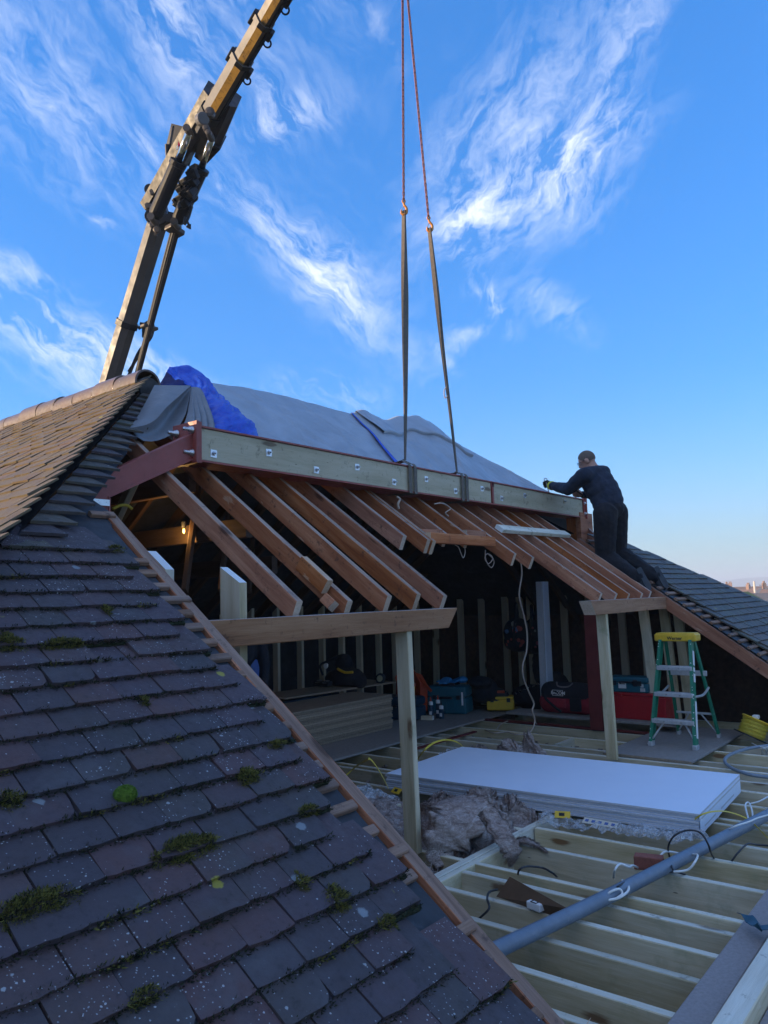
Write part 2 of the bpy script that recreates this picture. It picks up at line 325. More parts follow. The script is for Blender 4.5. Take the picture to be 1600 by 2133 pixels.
M_RIDGE = tile_mat('glazed brown ridge tile', [(.12, .066, .045), (.14, .076, .05), (.11, .062, .048)], lich=.3, moss=.3, sun_gold=.25)
MATS['glazed brown ridge tile'].node_tree.nodes['Principled BSDF'].inputs['Coat Weight'].default_value = .35

def tarp_mat(name, col, col2, rough=.45, wr=1.0, sc=3.0):
    m, nt, b = newmat(name)
    pos = nt.node('ShaderNodeNewGeometry').outputs['Position']
    n = nt.noise(pos, sc, 7, .62, .8); n2 = nt.noise(pos, sc * 5, 6, .68, 1.0)
    c = nt.mix(nt.map(n, .35, .7), col, col2)
    nt.put(b.inputs['Base Color'], c); b.inputs['Roughness'].default_value = rough; b.inputs['Specular IOR Level'].default_value = .45
    rid = nt.math('ABSOLUTE', nt.math('SUBTRACT', nt.noise(pos, sc * 2.2, 4, .6, 1.5), .5))
    bump(nt, b, nt.math('ADD', nt.math('MULTIPLY', n, .6), nt.math('ADD', nt.math('MULTIPLY', n2, .12), nt.math('MULTIPLY', rid, .9))), .02 * wr, .5)
    return m
M_TARP = tarp_mat('grey blue tarpaulin', (.29, .32, .36), (.39, .42, .46), .45, 1.3, 2.6)
M_BTARP = tarp_mat('bright blue tarpaulin', (.008, .05, .46), (.03, .13, .66), .27, 1.6, 9.0)

def wool_mat():
    m, nt, b = newmat('brown mineral wool')
    oc = nt.node('ShaderNodeNewGeometry').outputs['Position']
    n = nt.noise(nt.mapping(oc, (9, 9, 26)), 1.0, 8, .72, 1.6); n2 = nt.noise(oc, 60, 5, .75)
    c = nt.ramp(nt.math('ADD', nt.math('MULTIPLY', n, .7), nt.math('MULTIPLY', n2, .3)), [(.36, (.20, .145, .12)), (.5, (.40, .315, .275)), (.64, (.62, .535, .49))])
    nt.put(b.inputs['Base Color'], c); b.inputs['Roughness'].default_value = 1.0; b.inputs['Specular IOR Level'].default_value = .05
    bump(nt, b, nt.math('ADD', n, n2), .012, .9)
    return m
M_WOOL = wool_mat()
M_WOOLD = plain('dusty loft debris', (.24, .20, .165), 1.0, var=.5, scale=16, bumpd=.02)
def clear_mat():
    m, nt, b = newmat('clear polythene')
    pos = nt.node('ShaderNodeNewGeometry').outputs['Position']; n = nt.noise(pos, 26, 6, .7, 1.0)
    b.inputs['Base Color'].default_value = (.78, .81, .84, 1); b.inputs['Roughness'].default_value = .18
    nt.put(b.inputs['Alpha'], nt.map(n, .38, .66, .12, .62)); b.inputs['Specular IOR Level'].default_value = .7
    bump(nt, b, n, .02, .9); return m
M_POLY = clear_mat()

# ------------------------------------------------------------------ object helpers
WM = {}
def link(name, me, mats, parent=None, mat4=None, smooth=False):
    o = bpy.data.objects.new(name, me); C.objects.link(o)
    if mats is not None and len(me.materials) == 0:
        for mm in (mats if isinstance(mats, (list, tuple)) else [mats]): me.materials.append(mm)
    wm = mat4 if mat4 is not None else Matrix()
    o.matrix_basis = wm; WM[o.name] = wm
    if parent is not None: o.parent = parent; o.matrix_parent_inverse = WM.get(parent.name, Matrix()).inverted()
    if smooth:
        for p in me.polygons: p.use_smooth = True
    return o
def tag(o, label=None, cat=None, group=None, kind=None):
    if label: o['label'] = label
    if cat: o['category'] = cat
    if group: o['group'] = group
    if kind: o['kind'] = kind
    return o
def thing(name, label, cat, group=None, loc=(0, 0, 0)):
    o = bpy.data.objects.new(name, None); C.objects.link(o); o.empty_display_size = .1
    o.location = loc; WM[o.name] = Matrix.Translation(Vector(loc))
    return tag(o, label, cat, group)
class MB:
    def __init__(s): s.v = []; s.f = []; s.m = []
    def add(s, vs, fs, mi=0):
        k = len(s.v); s.v += [tuple(v) for v in vs]; s.f += [tuple(i + k for i in f) for f in fs]; s.m += [mi] * len(fs) if isinstance(mi, int) else list(mi); return s
    def hexa(s, c, mi=0):  # 8 corners: bottom 0-3 ring, top 4-7 ring
        return s.add(c, [(3, 2, 1, 0), (4, 5, 6, 7), (0, 1, 5, 4), (1, 2, 6, 5), (2, 3, 7, 6), (3, 0, 4, 7)], mi)
    def box(s, c, size, rot=None, mi=0):
        c = Vector(c); hx, hy, hz = [q / 2 for q in size]
        vs = [Vector(q) for q in ((-hx, -hy, -hz), (hx, -hy, -hz), (hx, hy, -hz), (-hx, hy, -hz), (-hx, -hy, hz), (hx, -hy, hz), (hx, hy, hz), (-hx, hy, hz))]
        if rot is not None: vs = [rot @ q for q in vs]
        return s.hexa([c + q for q in vs], mi)
    def bbox(s, c, size, b=.01, rot=None, mi=0):  # chamfered box
        bm = bmesh.new(); bmesh.ops.create_cube(bm, size=1)
        for v in bm.verts: v.co = Vector((v.co.x * size[0], v.co.y * size[1], v.co.z * size[2]))
        bmesh.ops.bevel(bm, geom=list(bm.edges), offset=b, segments=2, affect='EDGES', profile=.5)
        bm.verts.index_update(); c = Vector(c)
        vs = [(rot @ v.co if rot is not None else v.co) + c for v in bm.verts]; fs = [[v.index for v in f.verts] for f in bm.faces]; bm.free()
        return s.add(vs, fs, mi)
    def prism(s, p0, p1, sec, a, b, mi=0, caps=True, sec1=None):  # section points in the (a,b) frame swept p0->p1
        p0, p1, a, b = Vector(p0), Vector(p1), Vector(a), Vector(b); n = len(sec); sec1 = sec1 or sec
        vs = [p0 + a * q[0] + b * q[1] for q in sec] + [p1 + a * q[0] + b * q[1] for q in sec1]
        fs = [(i, (i + 1) % n, n + (i + 1) % n, n + i) for i in range(n)]
        mm = list(mi) if not isinstance(mi, int) else [mi] * n
        if caps: fs += [tuple(range(n - 1, -1, -1)), tuple(range(n, 2 * n))]; mm += [mm[0]] * 2
        return s.add(vs, fs, mm)
    def tube(s, pts, r, n=8, mi=0, caps=True):
        pts = [Vector(p) for p in pts]; rs = r if hasattr(r, '__len__') else [r] * len(pts); k = len(s.v); vs = []; fs = []
        t0 = (pts[1] - pts[0]).normalized(); up = Vector((0, 0, 1)) if abs(t0.z) < .9 else Vector((1, 0, 0)); a = t0.cross(up).normalized()
        for i, p in enumerate(pts):
            t = (pts[min(i + 1, len(pts) - 1)] - pts[max(i - 1, 0)]).normalized()
            a = (a - t * a.dot(t)).normalized(); b = t.cross(a)
            vs += [p + (a * math.cos(2 * math.pi * j / n) + b * math.sin(2 * math.pi * j / n)) * rs[i] for j in range(n)]
        for i in range(len(pts) - 1):
            fs += [(i * n + j, i * n + (j + 1) % n, (i + 1) * n + (j + 1) % n, (i + 1) * n + j) for j in range(n)]
        if caps: fs += [tuple(range(n - 1, -1, -1)), tuple(range((len(pts) - 1) * n, len(pts) * n))]
        return s.add(vs, fs, mi)
    def lathe(s, base, axis, prof, n=18, mi=0):
        base, axis = Vector(base), Vector(axis).normalized(); a = axis.orthogonal().normalized(); b = axis.cross(a); vs = []; fs = []
        for (h, r) in prof: vs += [base + axis * h + (a * math.cos(2 * math.pi * j / n) + b * math.sin(2 * math.pi * j / n)) * max(r, 1e-4) for j in range(n)]
        for i in range(len(prof) - 1): fs += [(i * n + j, i * n + (j + 1) % n, (i + 1) * n + (j + 1) % n, (i + 1) * n + j) for j in range(n)]
        fs += [tuple(range(n - 1, -1, -1)), tuple(range((len(prof) - 1) * n, len(prof) * n))]
        return s.add(vs, fs, mi)
    def grid(s, pts, mi=0):  # 2D list of points
        h, w = len(pts), len(pts[0])
        return s.add([p for r in pts for p in r], [(i * w + j, i * w + j + 1, (i + 1) * w + j + 1, (i + 1) * w + j) for i in range(h - 1) for j in range(w - 1)], mi)
    def mesh(s, name):
        me = bpy.data.meshes.new(name); me.from_pydata(s.v, [], s.f); me.update()
        if any(s.m): me.polygons.foreach_set('material_index', s.m)
        return me
    def build(s, name, mats, parent=None, smooth=False, recalc=True):
        me = s.mesh(name)
        if recalc:
            bm = bmesh.new(); bm.from_mesh(me); bmesh.ops.recalc_face_normals(bm, faces=bm.faces); bm.to_mesh(me); bm.free()
        return link(name, me, mats, parent, smooth=smooth)
def crom(pts, n=8):
    pts = [Vector(p) for p in pts]; P = [pts[0] * 2 - pts[1]] + pts + [pts[-1] * 2 - pts[-2]]; o = []
    for i in range(1, len(P) - 2):
        for k in range(n):
            t = k / n; a, b, c, d = P[i - 1], P[i], P[i + 1], P[i + 2]
            o.append(.5 * ((2 * b) + (c - a) * t + (2 * a - 5 * b + 4 * c - d) * t * t + (3 * b - a - 3 * c + d) * t ** 3))
    return o + [pts[-1]]
def cable(name, pts, r, mat, label=None, cat='cable', n=8, parent=None, group=None):
    o = MB().tube(crom(pts, 8), r, n).build(name, mat, parent, smooth=True)
    if label: tag(o, label, cat, group)
    return o
def timber(name, p0, p1, w, d, mats, parent, up=(0, 0, 1), ch=.004, skew0=0.0, skew1=0.0, rag=0.0, top=True):
    """one sawn piece; local X along it, w across (local Y), d deep (local Z). mats = side, top edge, ends"""
    p0, p1, up = Vector(p0), Vector(p1), Vector(up); L = (p1 - p0).length; x = (p1 - p0) / L
    y = up.cross(x).normalized(); z = x.cross(y)
    hw, hd = w / 2, d / 2
    sec = [(-hw + ch, -hd), (hw - ch, -hd), (hw, -hd + ch), (hw, hd - ch), (hw - ch, hd), (-hw + ch, hd), (-hw, hd - ch), (-hw, -hd + ch)]
    ns = max(1, int(L / .35)); vs = []; fs = []; mi = []
    for i in range(ns + 1):
        for (a, b) in sec:
            e = rag * .3; xx = L * i / ns
            if i == 0: xx += skew0 * (b / hd)
            if i == ns: xx += skew1 * (b / hd)
            j = (rnd.uniform(-e, e), rnd.uniform(-e, e)) if 0 < i < ns and rag else (0, 0)
            vs.append((xx, a + j[0], b + j[1]))
    for i in range(ns):
        for j in range(8):
            fs.append((i * 8 + j, i * 8 + (j + 1) % 8, (i + 1) * 8 + (j + 1) % 8, (i + 1) * 8 + j)); mi.append(1 if j == 4 and top else 0)
    fs += [tuple(range(7, -1, -1)), tuple(range(ns * 8, ns * 8 + 8))]; mi += [2, 2]
    me = bpy.data.meshes.new(name); me.from_pydata(vs, [], fs); me.polygons.foreach_set('material_index', mi); me.update()
    ms = mats if isinstance(mats, (list, tuple)) else [mats] * 3
    return link(name, me, list(ms), parent, Matrix.Translation(p0) @ Matrix((x, y, z)).transposed().to_4x4())
def textobj(name, s, size, mat4, mat, parent, ext=.0006, bold=0.0):
    cu = bpy.data.curves.new(name, 'FONT'); cu.body = s; cu.size = size; cu.extrude = ext; cu.align_x = 'CENTER'; cu.align_y = 'CENTER'; cu.offset = bold
    t = bpy.data.objects.new(name, cu); C.objects.link(t); bpy.context.view_layer.update()
    me = bpy.data.meshes.new_from_object(t); bpy.data.objects.remove(t); me.materials.clear()
    return link(name, me, mat, parent, mat4)
def frame4(o, x, y):
    x = Vector(x).normalized(); y = Vector(y); y = (y - x * y.dot(x)).normalized(); z = x.cross(y)
    return Matrix.Translation(Vector(o)) @ Matrix((x, y, z)).transposed().to_4x4()
RAFT = [M_RAFT, M_RTOP, M_REND]; PLATE = [M_PLATE, M_PLTOP, M_REND]; TREAT = [M_TREAT, M_TRTOP, M_TRTOP]; FRESH = [M_FRESH, M_FRESH, M_FRTOP]; STUD = [M_STUD] * 3

# ------------------------------------------------------------------ ground and far country
def ground_z(x, y):
    d = math.hypot(x, y); return -4.6 - min(d, 400) * .012 + 1.2 * noise.noise(Vector((x * .01, y * .01, 0)))
g = MB(); rows = []
radii = [0, 6, 12, 20, 30, 45, 70, 110, 170, 260, 400, 650, 1000, 1600, 2600, 4200]
for r_ in radii:
    row = []
    for k in range(73):
        a = 2 * math.pi * k / 72; x, y = r_ * math.cos(a), r_ * math.sin(a); z = ground_z(x, y)
        if r_ > 800: z += (r_ - 800) / 3400 * 38 * (.55 + .45 * noise.noise(Vector((math.cos(a) * 7, math.sin(a) * 7, r_ * .002))))
        row.append((x, y, z))
    rows.append(row)
mg, nt, b = newmat('winter fields')
pos = nt.node('ShaderNodeNewGeometry').outputs['Position']
v = nt.voro(nt.mapping(pos, (.006, .010, 0)), 1.0); sp = nt.node('ShaderNodeSeparateColor'); nt.put(sp.inputs[0], v.outputs['Color'])
c = nt.ramp(sp.outputs[0], [(0, (.10, .085, .04)), (.3, (.16, .10, .055)), (.55, (.07, .085, .03)), (.8, (.19, .13, .075))], 'CONSTANT')
c = nt.mix(nt.map(nt.noise(pos, .06, 8, .7), .42, .66), c, (.06, .055, .03))
nt.put(b.inputs['Base Color'], c); b.inputs['Roughness'].default_value = 1
go = g.grid(rows).build('ground', mg, smooth=True); tag(go, kind='structure')
# far wooded hills
M_HILL = plain('far winter wood', (.045, .045, .035), 1.0, var=.4, scale=.02)
h = MB(); rows = [[], [], []]
for k in range(241):
    a = R(-75 + 150 * k / 240) + YAW; q = Vector((math.cos(a), math.sin(a), 0))
    t = 24 + 20 * noise.noise(Vector((k * .06, 1, 0))) + 10 * noise.noise(Vector((k * .21, 5, 0))) + 5 * abs(noise.noise(Vector((k * .9, 9, 0))))
    rows[0].append(q * 2300 + _z * -8); rows[1].append(q * 2600 + _z * max(8, t)); rows[2].append(q * 3400 + _z * -8)
tag(h.grid(rows).build('hills', M_HILL, smooth=True), kind='structure')
# lower far treeline patches in front of the hills
M_FARTREE = plain('bare hedgerow trees', (.06, .05, .035), 1.0, var=.5, scale=.3)
tb = MB()
for i in range(2600):
    a = YAW + R(rnd.uniform(-70, 70)); d = rnd.choice((380, 520, 700, 900)) + rnd.uniform(-25, 25); q = Vector((math.cos(a), math.sin(a), 0)) * d
    if noise.noise(Vector((a * 9, d * .004, 2))) < -.05: continue
    z0 = ground_z(q.x, q.y); hgt = rnd.uniform(3, 8); w = hgt * rnd.uniform(.35, .6)
    for j in range(3):
        c0 = q + Vector((rnd.uniform(-w, w), rnd.uniform(-w, w), z0 + hgt * rnd.uniform(.35, .8))); r0 = w * rnd.uniform(.35, .7)
        n_ = 5; tb.lathe(c0 - _z * r0, (rnd.uniform(-.2, .2), rnd.uniform(-.2, .2), 1), [(0, .1 * r0), (r0 * .5, r0 * .9), (r0 * 1.2, r0 * .8), (r0 * 1.9, .1 * r0)], n_)
tag(tb.build('hedgerow', M_FARTREE), 'far hedgerows and bare trees between the fields', 'trees', kind='stuff')

M_FROOF = plain('far brown roof', (.15, .095, .075), .9, var=.25, scale=.8)
M_FROOF2 = plain('far slate roof', (.085, .085, .095), .8, var=.25, scale=.8)
M_FMOSS = plain('mossy green roof', (.20, .19, .035), .95, var=.3, scale=.9)
M_FWALL = plain('far red brick', (.27, .17, .125), .9, var=.2, scale=1.5)
M_FREND = plain('far pale render', (.62, .56, .48), .9, var=.1, scale=1)
M_FWIN = plain('far dark window', (.03, .035, .045), .15, var=.1)
def far_house(label, c, ang, L, W, hw, hr, roofm, wallm, chim=True, hip=0.0):
    c = Vector(c); t = thing('far_house', label, 'house', 'houses of the village beyond the roof', loc=c)
    rz = Matrix.Rotation(ang, 3, 'Z'); P = lambda x, y, z: c + rz @ Vector((x, y, z))
    w = MB().hexa([P(-L/2, -W/2, -1), P(L/2, -W/2, -1), P(L/2, W/2, -1), P(-L/2, W/2, -1), P(-L/2, -W/2, hw), P(L/2, -W/2, hw), P(L/2, W/2, hw), P(-L/2, W/2, hw)])
    if not hip:
        for s in (-1, 1): w.add([P(s*L/2, -W/2, hw), P(s*L/2, W/2, hw), P(s*L/2, 0, hw+hr)], [(0, 1, 2)])
    w.build('wall', wallm, t)
    e = .35; k = hw - e * hr / (W/2); l = L/2 + .25; rr = l - hip
    r = MB().add([P(-l, -W/2-e, k), P(l, -W/2-e, k), P(rr, 0, hw+hr), P(-rr, 0, hw+hr), P(l, W/2+e, k), P(-l, W/2+e, k)], [(0, 1, 2, 3), (3, 2, 4, 5)] + ([(1, 4, 2), (5, 0, 3)] if hip else []))
    r.add([Vector(q) - _z * .18 for q in r.v], [(3, 2, 1, 0), (5, 4, 2, 3)])
    ro = r.build('roof', roofm, t, recalc=False)
    if chim:
        MB().box(P(L * .28, 0, hw + hr + .3), (.9, .6, 1.6), rz).box(P(L * .28 - .2, 0, hw + hr + 1.3), (.25, .25, .45), rz).box(P(L * .28 + .2, 0, hw + hr + 1.3), (.25, .25, .45), rz).build('chimney', M_FWALL, t)
    for s in (-1, 1):
        for x in (-.3, 0, .3):
            MB().box(P(L * x, s * (W/2 + .01), hw * .62), (1.1, .08, 1.1), rz).build('window', M_FWIN, t)
def gpos(px, d):
    q = at(px, 1230, d); return (q.x, q.y, ground_z(q.x, q.y))
def roofpos(px, py, d, hh):  # place a house so that its ridge appears at this height
    q = at(px, py, d); return (q.x, q.y, q.z - hh)
far_house('near neighbour house with a yellow green mossy hipped roof', roofpos(1546, 1233, 42, 5.4), R(8), 11, 8, 2.6, 2.8, M_FMOSS, M_FWALL, False, 2.6)
far_house('brown roofed house low at the right edge beyond the mossy roof', roofpos(1625, 1262, 30, 5.0), R(-40), 9, 7, 2.5, 2.5, M_FROOF2, M_FWALL, False)
far_house('red brick gabled house nearest the foot of the hills on the left', roofpos(1520, 1228, 150, 7.6), R(25), 9, 8, 4.8, 2.8, M_FROOF, M_FWALL)
far_house('brown roofed house with a chimney left of the white pole', roofpos(1552, 1222, 210, 7.8), R(100), 13, 9, 5, 2.8, M_FROOF, M_FREND)
far_house('pale rendered house beside the white pole', roofpos(1580, 1226, 190, 7.8), R(60), 11, 8, 5, 2.8, M_FROOF, M_FREND)
far_house('white gabled house at the right edge of the village', roofpos(1602, 1224, 170, 7.6), R(35), 9, 8, 4.8, 2.8, M_FROOF2, M_FREND)
far_house('long dark roofed house in the middle of the village', roofpos(1566, 1236, 120, 7.0), R(95), 15, 8, 4.2, 2.8, M_FROOF2, M_FWALL)
far_house('brick house farther right outside the picture', roofpos(1650, 1226, 160, 7.4), R(80), 12, 8, 4.6, 2.8, M_FROOF, M_FWALL)
for (px, py, d, lab, mm, rr) in ((1571, 1211, 150, 'tall white pole standing among the village houses', M_FREND, .28), (1590, 1215, 170, 'dark telegraph pole at the right of the village', M_DARKW, .22)):
    q = at(px, py, d); z0 = ground_z(q.x, q.y)
    t = thing('pole', lab, 'pole', loc=(q.x, q.y, z0)); MB().tube([(q.x, q.y, z0), (q.x, q.y, q.z)], [rr, rr * .7], 8).build('shaft', mm, t)
    if mm is M_DARKW: MB().box((q.x, q.y, q.z - .4), (.25, 1.6, .14)).build('crossarm', mm, t)

# ------------------------------------------------------------------ the house
house = thing('house', 'tiled house with its loft stripped open to bare rafters and floor joists', 'house', loc=(5, 4, -4.8))
WT = -1.62
wb = MB()
for (x0, y0, x1, y1) in ((-4, .55, 12.6, .75), (-4, 9.7, 12.6, 9.9), (12.4, .75, 12.6, 9.7), (-4, .75, -3.8, 9.7)):
    wb.hexa([(x0, y0, -5.2), (x1, y0, -5.2), (x1, y1, -5.2), (x0, y1, -5.2), (x0, y0, WT - .12), (x1, y0, WT - .12), (x1, y1, WT - .12), (x0, y1, WT - .12)])
wb.build('wall', M_FWALL, house)
cm = MB(); rows = []
for i in range(60):
    row = []
    for j in range(44):
        x, y = -3.8 + 16.2 * i / 59, .8 + 8.9 * j / 43
        row.append((x, y, -1.70 + .035 * noise.noise(Vector((x * 3, y * 3, 0))) + .02 * noise.noise(Vector((x * 11, y * 11, 3)))))
    rows.append(row)
ceil = cm.grid(rows).build('loft_floor', M_WOOLD, house, smooth=True)

# near slope felt = the roof part that carries the tiles
pts = [(-3.5, -1.3), (2.12, -1.3), (2.12, (3.45) / CS), (2.40, 4.02 / CS), (3.05, 4.86 / CS), (3.40, 5.10 / CS), (2.0, 3.69 / CS), (.6, 2.29 / CS), (-3.5, -1.0)]
fb = MB()
n0 = 40
for side in (.012, -.004):
    rows = []
    for i in range(n0 + 1):
        s = .75 + (5.10 / CS - .75) * i / n0; y = s * CS
        xl = max(-3.5, y - 1.69)
        xr = 2.12 if y < 3.42 else 2.12 + (y - 3.42) * (1.28 / 1.68)
        if 3.5 < y < 4.12: xr = min(xr, xl + .20 + .25 * max(0, (3.62 - y) / .12))
        xr = max(xr, xl + .01)
        rows.append([RP(xl + (xr - xl) * j / 14, s, side + .008 * noise.noise(Vector((xl + (xr - xl) * j / 14 * 4, s * 3, 1)))) for j in range(15)])
    fb.grid(rows)
roof = fb.build('roof', M_FELT, house, smooth=True, recalc=False)

def tile_mesh(v, w=.164, L=.262, t=.0155, sk=None):
    r = random.Random(v); nx, ny = 6, 4; vs = []; fs = []
    ed = [r.uniform(-.0025, .0025) for _ in range(nx + 1)]; rc = r.uniform(.002, .0045)
    for lay in (1, 0):
        for j in range(ny + 1):
            for i in range(nx + 1):
                x = (i / nx - .5) * w; s = j / ny * L
                if j == 0: s += ed[i] + (.004 if i in (0, nx) else 0)
                if sk: x, s = sk(i / nx, j / ny)
                elif v in (4, 25) and j == 0 and i == (0 if v % 2 else nx): s += .013; x *= .92
                z = .0012 * r.uniform(-1, 1) + (0 if sk else rc * (1 - (2 * s / L - 1) ** 2) + .0015 * (1 - (2 * x / w) ** 2))
                vs.append((x, s, z + (t / 2 if lay else -t / 2)))
    N = (nx + 1) * (ny + 1); W_ = nx + 1
    for j in range(ny):
        for i in range(nx):
            a = j * W_ + i; fs.append((a, a + 1, a + W_ + 1, a + W_)); fs.append((N + a, N + a + W_, N + a + W_ + 1, N + a + 1))
    ring = [i for i in range(W_)] + [j * W_ + nx for j in range(1, ny + 1)] + [ny * W_ + i for i in range(nx - 1, -1, -1)] + [j * W_ for j in range(ny - 1, 0, -1)]
    for q in range(len(ring)):
        a, b_ = ring[q], ring[(q + 1) % len(ring)]; fs.append((a, N + a, N + b_, b_))
    me = bpy.data.meshes.new('roof_tile'); me.from_pydata(vs, [], fs); me.update(); return me
TV = [tile_mesh(i) for i in range(7)]
for me in TV: me.materials.append(M_TILE)
TVR = [tile_mesh(i + 20) for i in range(4)]
for me in TVR: me.materials.append(M_TILER)
def tile_mat4(x, s, htail=.0685, hhead=.030, yaw=0.0, L=.262):
    a = RP(x, s, htail); b_ = RP(x, s + L, hhead); sd = (b_ - a).normalized(); xd = Vector((1, 0, 0)); xd = (xd - sd * xd.dot(sd)).normalized()
    m3 = Matrix((xd, sd, xd.cross(sd))).transposed() @ Matrix.Rotation(yaw, 3, 'Z')
    return Matrix.Translation(a) @ m3.to_4x4()
S0, GA = 2.102, .1057
ends = {}
for (px, py) in [(67, 1111), (240, 1145), (294, 1173), (283, 1203), (344, 1236), (333, 1262), (394, 1292), (383, 1327), (448, 1358), (462, 1397), (505, 1428), (564, 1460), (556, 1505), (626, 1539), (697, 1624), (692, 1670), (700, 1740), (775, 1774), (863, 1822), (859, 1890), (899, 1894), (865, 1972), (947, 2006), (977, 2096)]:
    q = rf(px, py, .08); ends[round((q.y + .08 * SN) / CS / GA - S0 / GA)] = q.x
n_tiles = 0
tails = []      # (x0, x1, s) of every exposed tail line, for the moss
for k in range(-11, 19):
    s = S0 + k * GA; xr = ends.get(k, 2.0) if k > -5 else (2.075 if k % 2 else 1.985) + rnd.uniform(-.02, .01)
    x = min(xr, 2.085) - .0835; y = s * CS
    xmin = 99
    first = True
    x_end = x + .08
    while True:
        px, py = proj(RP(x, s, .08))
        if px < -330 or x < y - 1.69 - .02: break
        skip = (k == 10 and 219 < px < 285)
        if not skip:
            o = link('roof_tile', TV[rnd.randrange(7)], None, roof, tile_mat4(x + rnd.uniform(-.0015, .0015), s + rnd.uniform(-.005, .005), .0685 + rnd.uniform(-.002, .004), .030, rnd.uniform(-.012, .012) + (.04 if first and k in (17, 12, 8) else 0)))
            n_tiles += 1
        first = False; xmin = x - .08; x -= .168
    if xmin < 90: tails.append((xmin, x_end, s))
# half-cut tiles left along the old hip: one short mitred tile to a course
for k in range(17, 39):
    s = S0 + k * GA; y = s * CS; xh = y - 1.69 + .012; wlen = rnd.uniform(.20, .26)
    if k < 19: wlen *= .8
    def sk(u, v, wlen=wlen):
        ss = v * .17; return ((ss * CS) * .98 + u * (wlen * (1 - .86 * v)), ss)
    me = tile_mesh(100 + k, sk=sk, L=.17, t=.014); me.materials.append(M_TILER if k % 3 else M_TILE)
    link('roof_tile', me, None, roof, tile_mat4(xh, s, .075 + rnd.uniform(0, .006), .046, rnd.uniform(-.03, .03), L=.17)); n_tiles += 1
# battens showing past the tile ends
for k in range(-9, 21):
    s = S0 + k * GA + .10; x1 = 2.132 + (rnd.uniform(.03, .055) if k in (20, 19, 13, -1, -4) else rnd.uniform(-.02, .0)); x0 = max(1.0, s * CS - 1.6) if k < 12 else max(s * CS - 1.45, 1.55)
    if k in (-6, -3, 17, 18, 19): continue
    timber('batten', RP(x0, s, .025), RP(x1, s + rnd.uniform(-.01, .01), .025), .038, .024, [M_BATT] * 3, roof, up=(0, -SN, CS), rag=.006)
# verge rafter with its torn lower end
timber('rafter', RP(2.168, 1.33, -.034), RP(2.168, 4.36, -.034), .062, .115, [M_RAFT, M_BATT, M_SPLIT], house, up=(0, -SN, CS), rag=.01)
sp_ = MB()
e0 = RP(2.16, 1.33, -.03)
for i in range(16):
    a = e0 + Vector((rnd.uniform(-.022, .022), rnd.uniform(-.01, .06), rnd.uniform(-.03, .035)))
    d = Vector((rnd.uniform(-.06, .13), -rnd.uniform(.04, .13), rnd.uniform(-.05, .10)))
    sp_.tube([a, a + d * .5 + Vector((0, 0, rnd.uniform(-.01, .01))), a + d], [rnd.uniform(.004, .010), .005, .0006], 4)
sp_.build('splinters', M_SPLIT, house)

# sunlit face of the left wing: real courses, too small to pick apart one by one
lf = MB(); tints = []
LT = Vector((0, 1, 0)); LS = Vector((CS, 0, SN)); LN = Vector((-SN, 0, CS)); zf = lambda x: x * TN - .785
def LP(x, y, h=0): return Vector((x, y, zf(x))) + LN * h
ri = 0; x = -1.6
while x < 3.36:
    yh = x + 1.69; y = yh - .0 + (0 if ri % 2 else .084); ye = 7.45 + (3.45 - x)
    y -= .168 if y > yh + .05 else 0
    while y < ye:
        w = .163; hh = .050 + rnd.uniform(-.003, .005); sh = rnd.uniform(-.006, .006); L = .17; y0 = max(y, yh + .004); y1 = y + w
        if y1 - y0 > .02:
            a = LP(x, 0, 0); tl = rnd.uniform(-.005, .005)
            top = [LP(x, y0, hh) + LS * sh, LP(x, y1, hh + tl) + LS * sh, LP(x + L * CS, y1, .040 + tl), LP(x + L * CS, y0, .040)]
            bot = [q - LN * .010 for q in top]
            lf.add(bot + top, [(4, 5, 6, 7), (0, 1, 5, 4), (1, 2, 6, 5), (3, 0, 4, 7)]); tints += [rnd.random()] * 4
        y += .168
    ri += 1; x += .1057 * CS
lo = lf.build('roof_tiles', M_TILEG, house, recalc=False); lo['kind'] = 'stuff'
at_ = lo.data.attributes.new('tint', 'FLOAT', 'FACE'); at_.data.foreach_set('value', tints)
MB().add([LP(-4, -2.4, .0), LP(3.45, 5.14, .0), LP(3.45, 7.45, .0), LP(-4, 14.9, .0)] + [LP(-4, -2.4, -.03), LP(3.45, 5.14, -.03), LP(3.45, 7.45, -.03), LP(-4, 14.9, -.03)], [(0, 1, 2, 3), (7, 6, 5, 4)]).build('felt', M_FELT, house)
# other faces of the left wing (unseen from here) so that the loft is dark
MB().add([(3.45, 5.14, 1.70), (3.45, 7.45, 1.70), (9, 13.0, -2.33), (5.6, 7.35, .14)], [(0, 1, 2, 3)]).add([(3.45, 7.45, 1.70), (-4, 14.9, -3.7), (9, 13, -2.33)], [(0, 1, 2)]).build('felt', M_FELT, house)
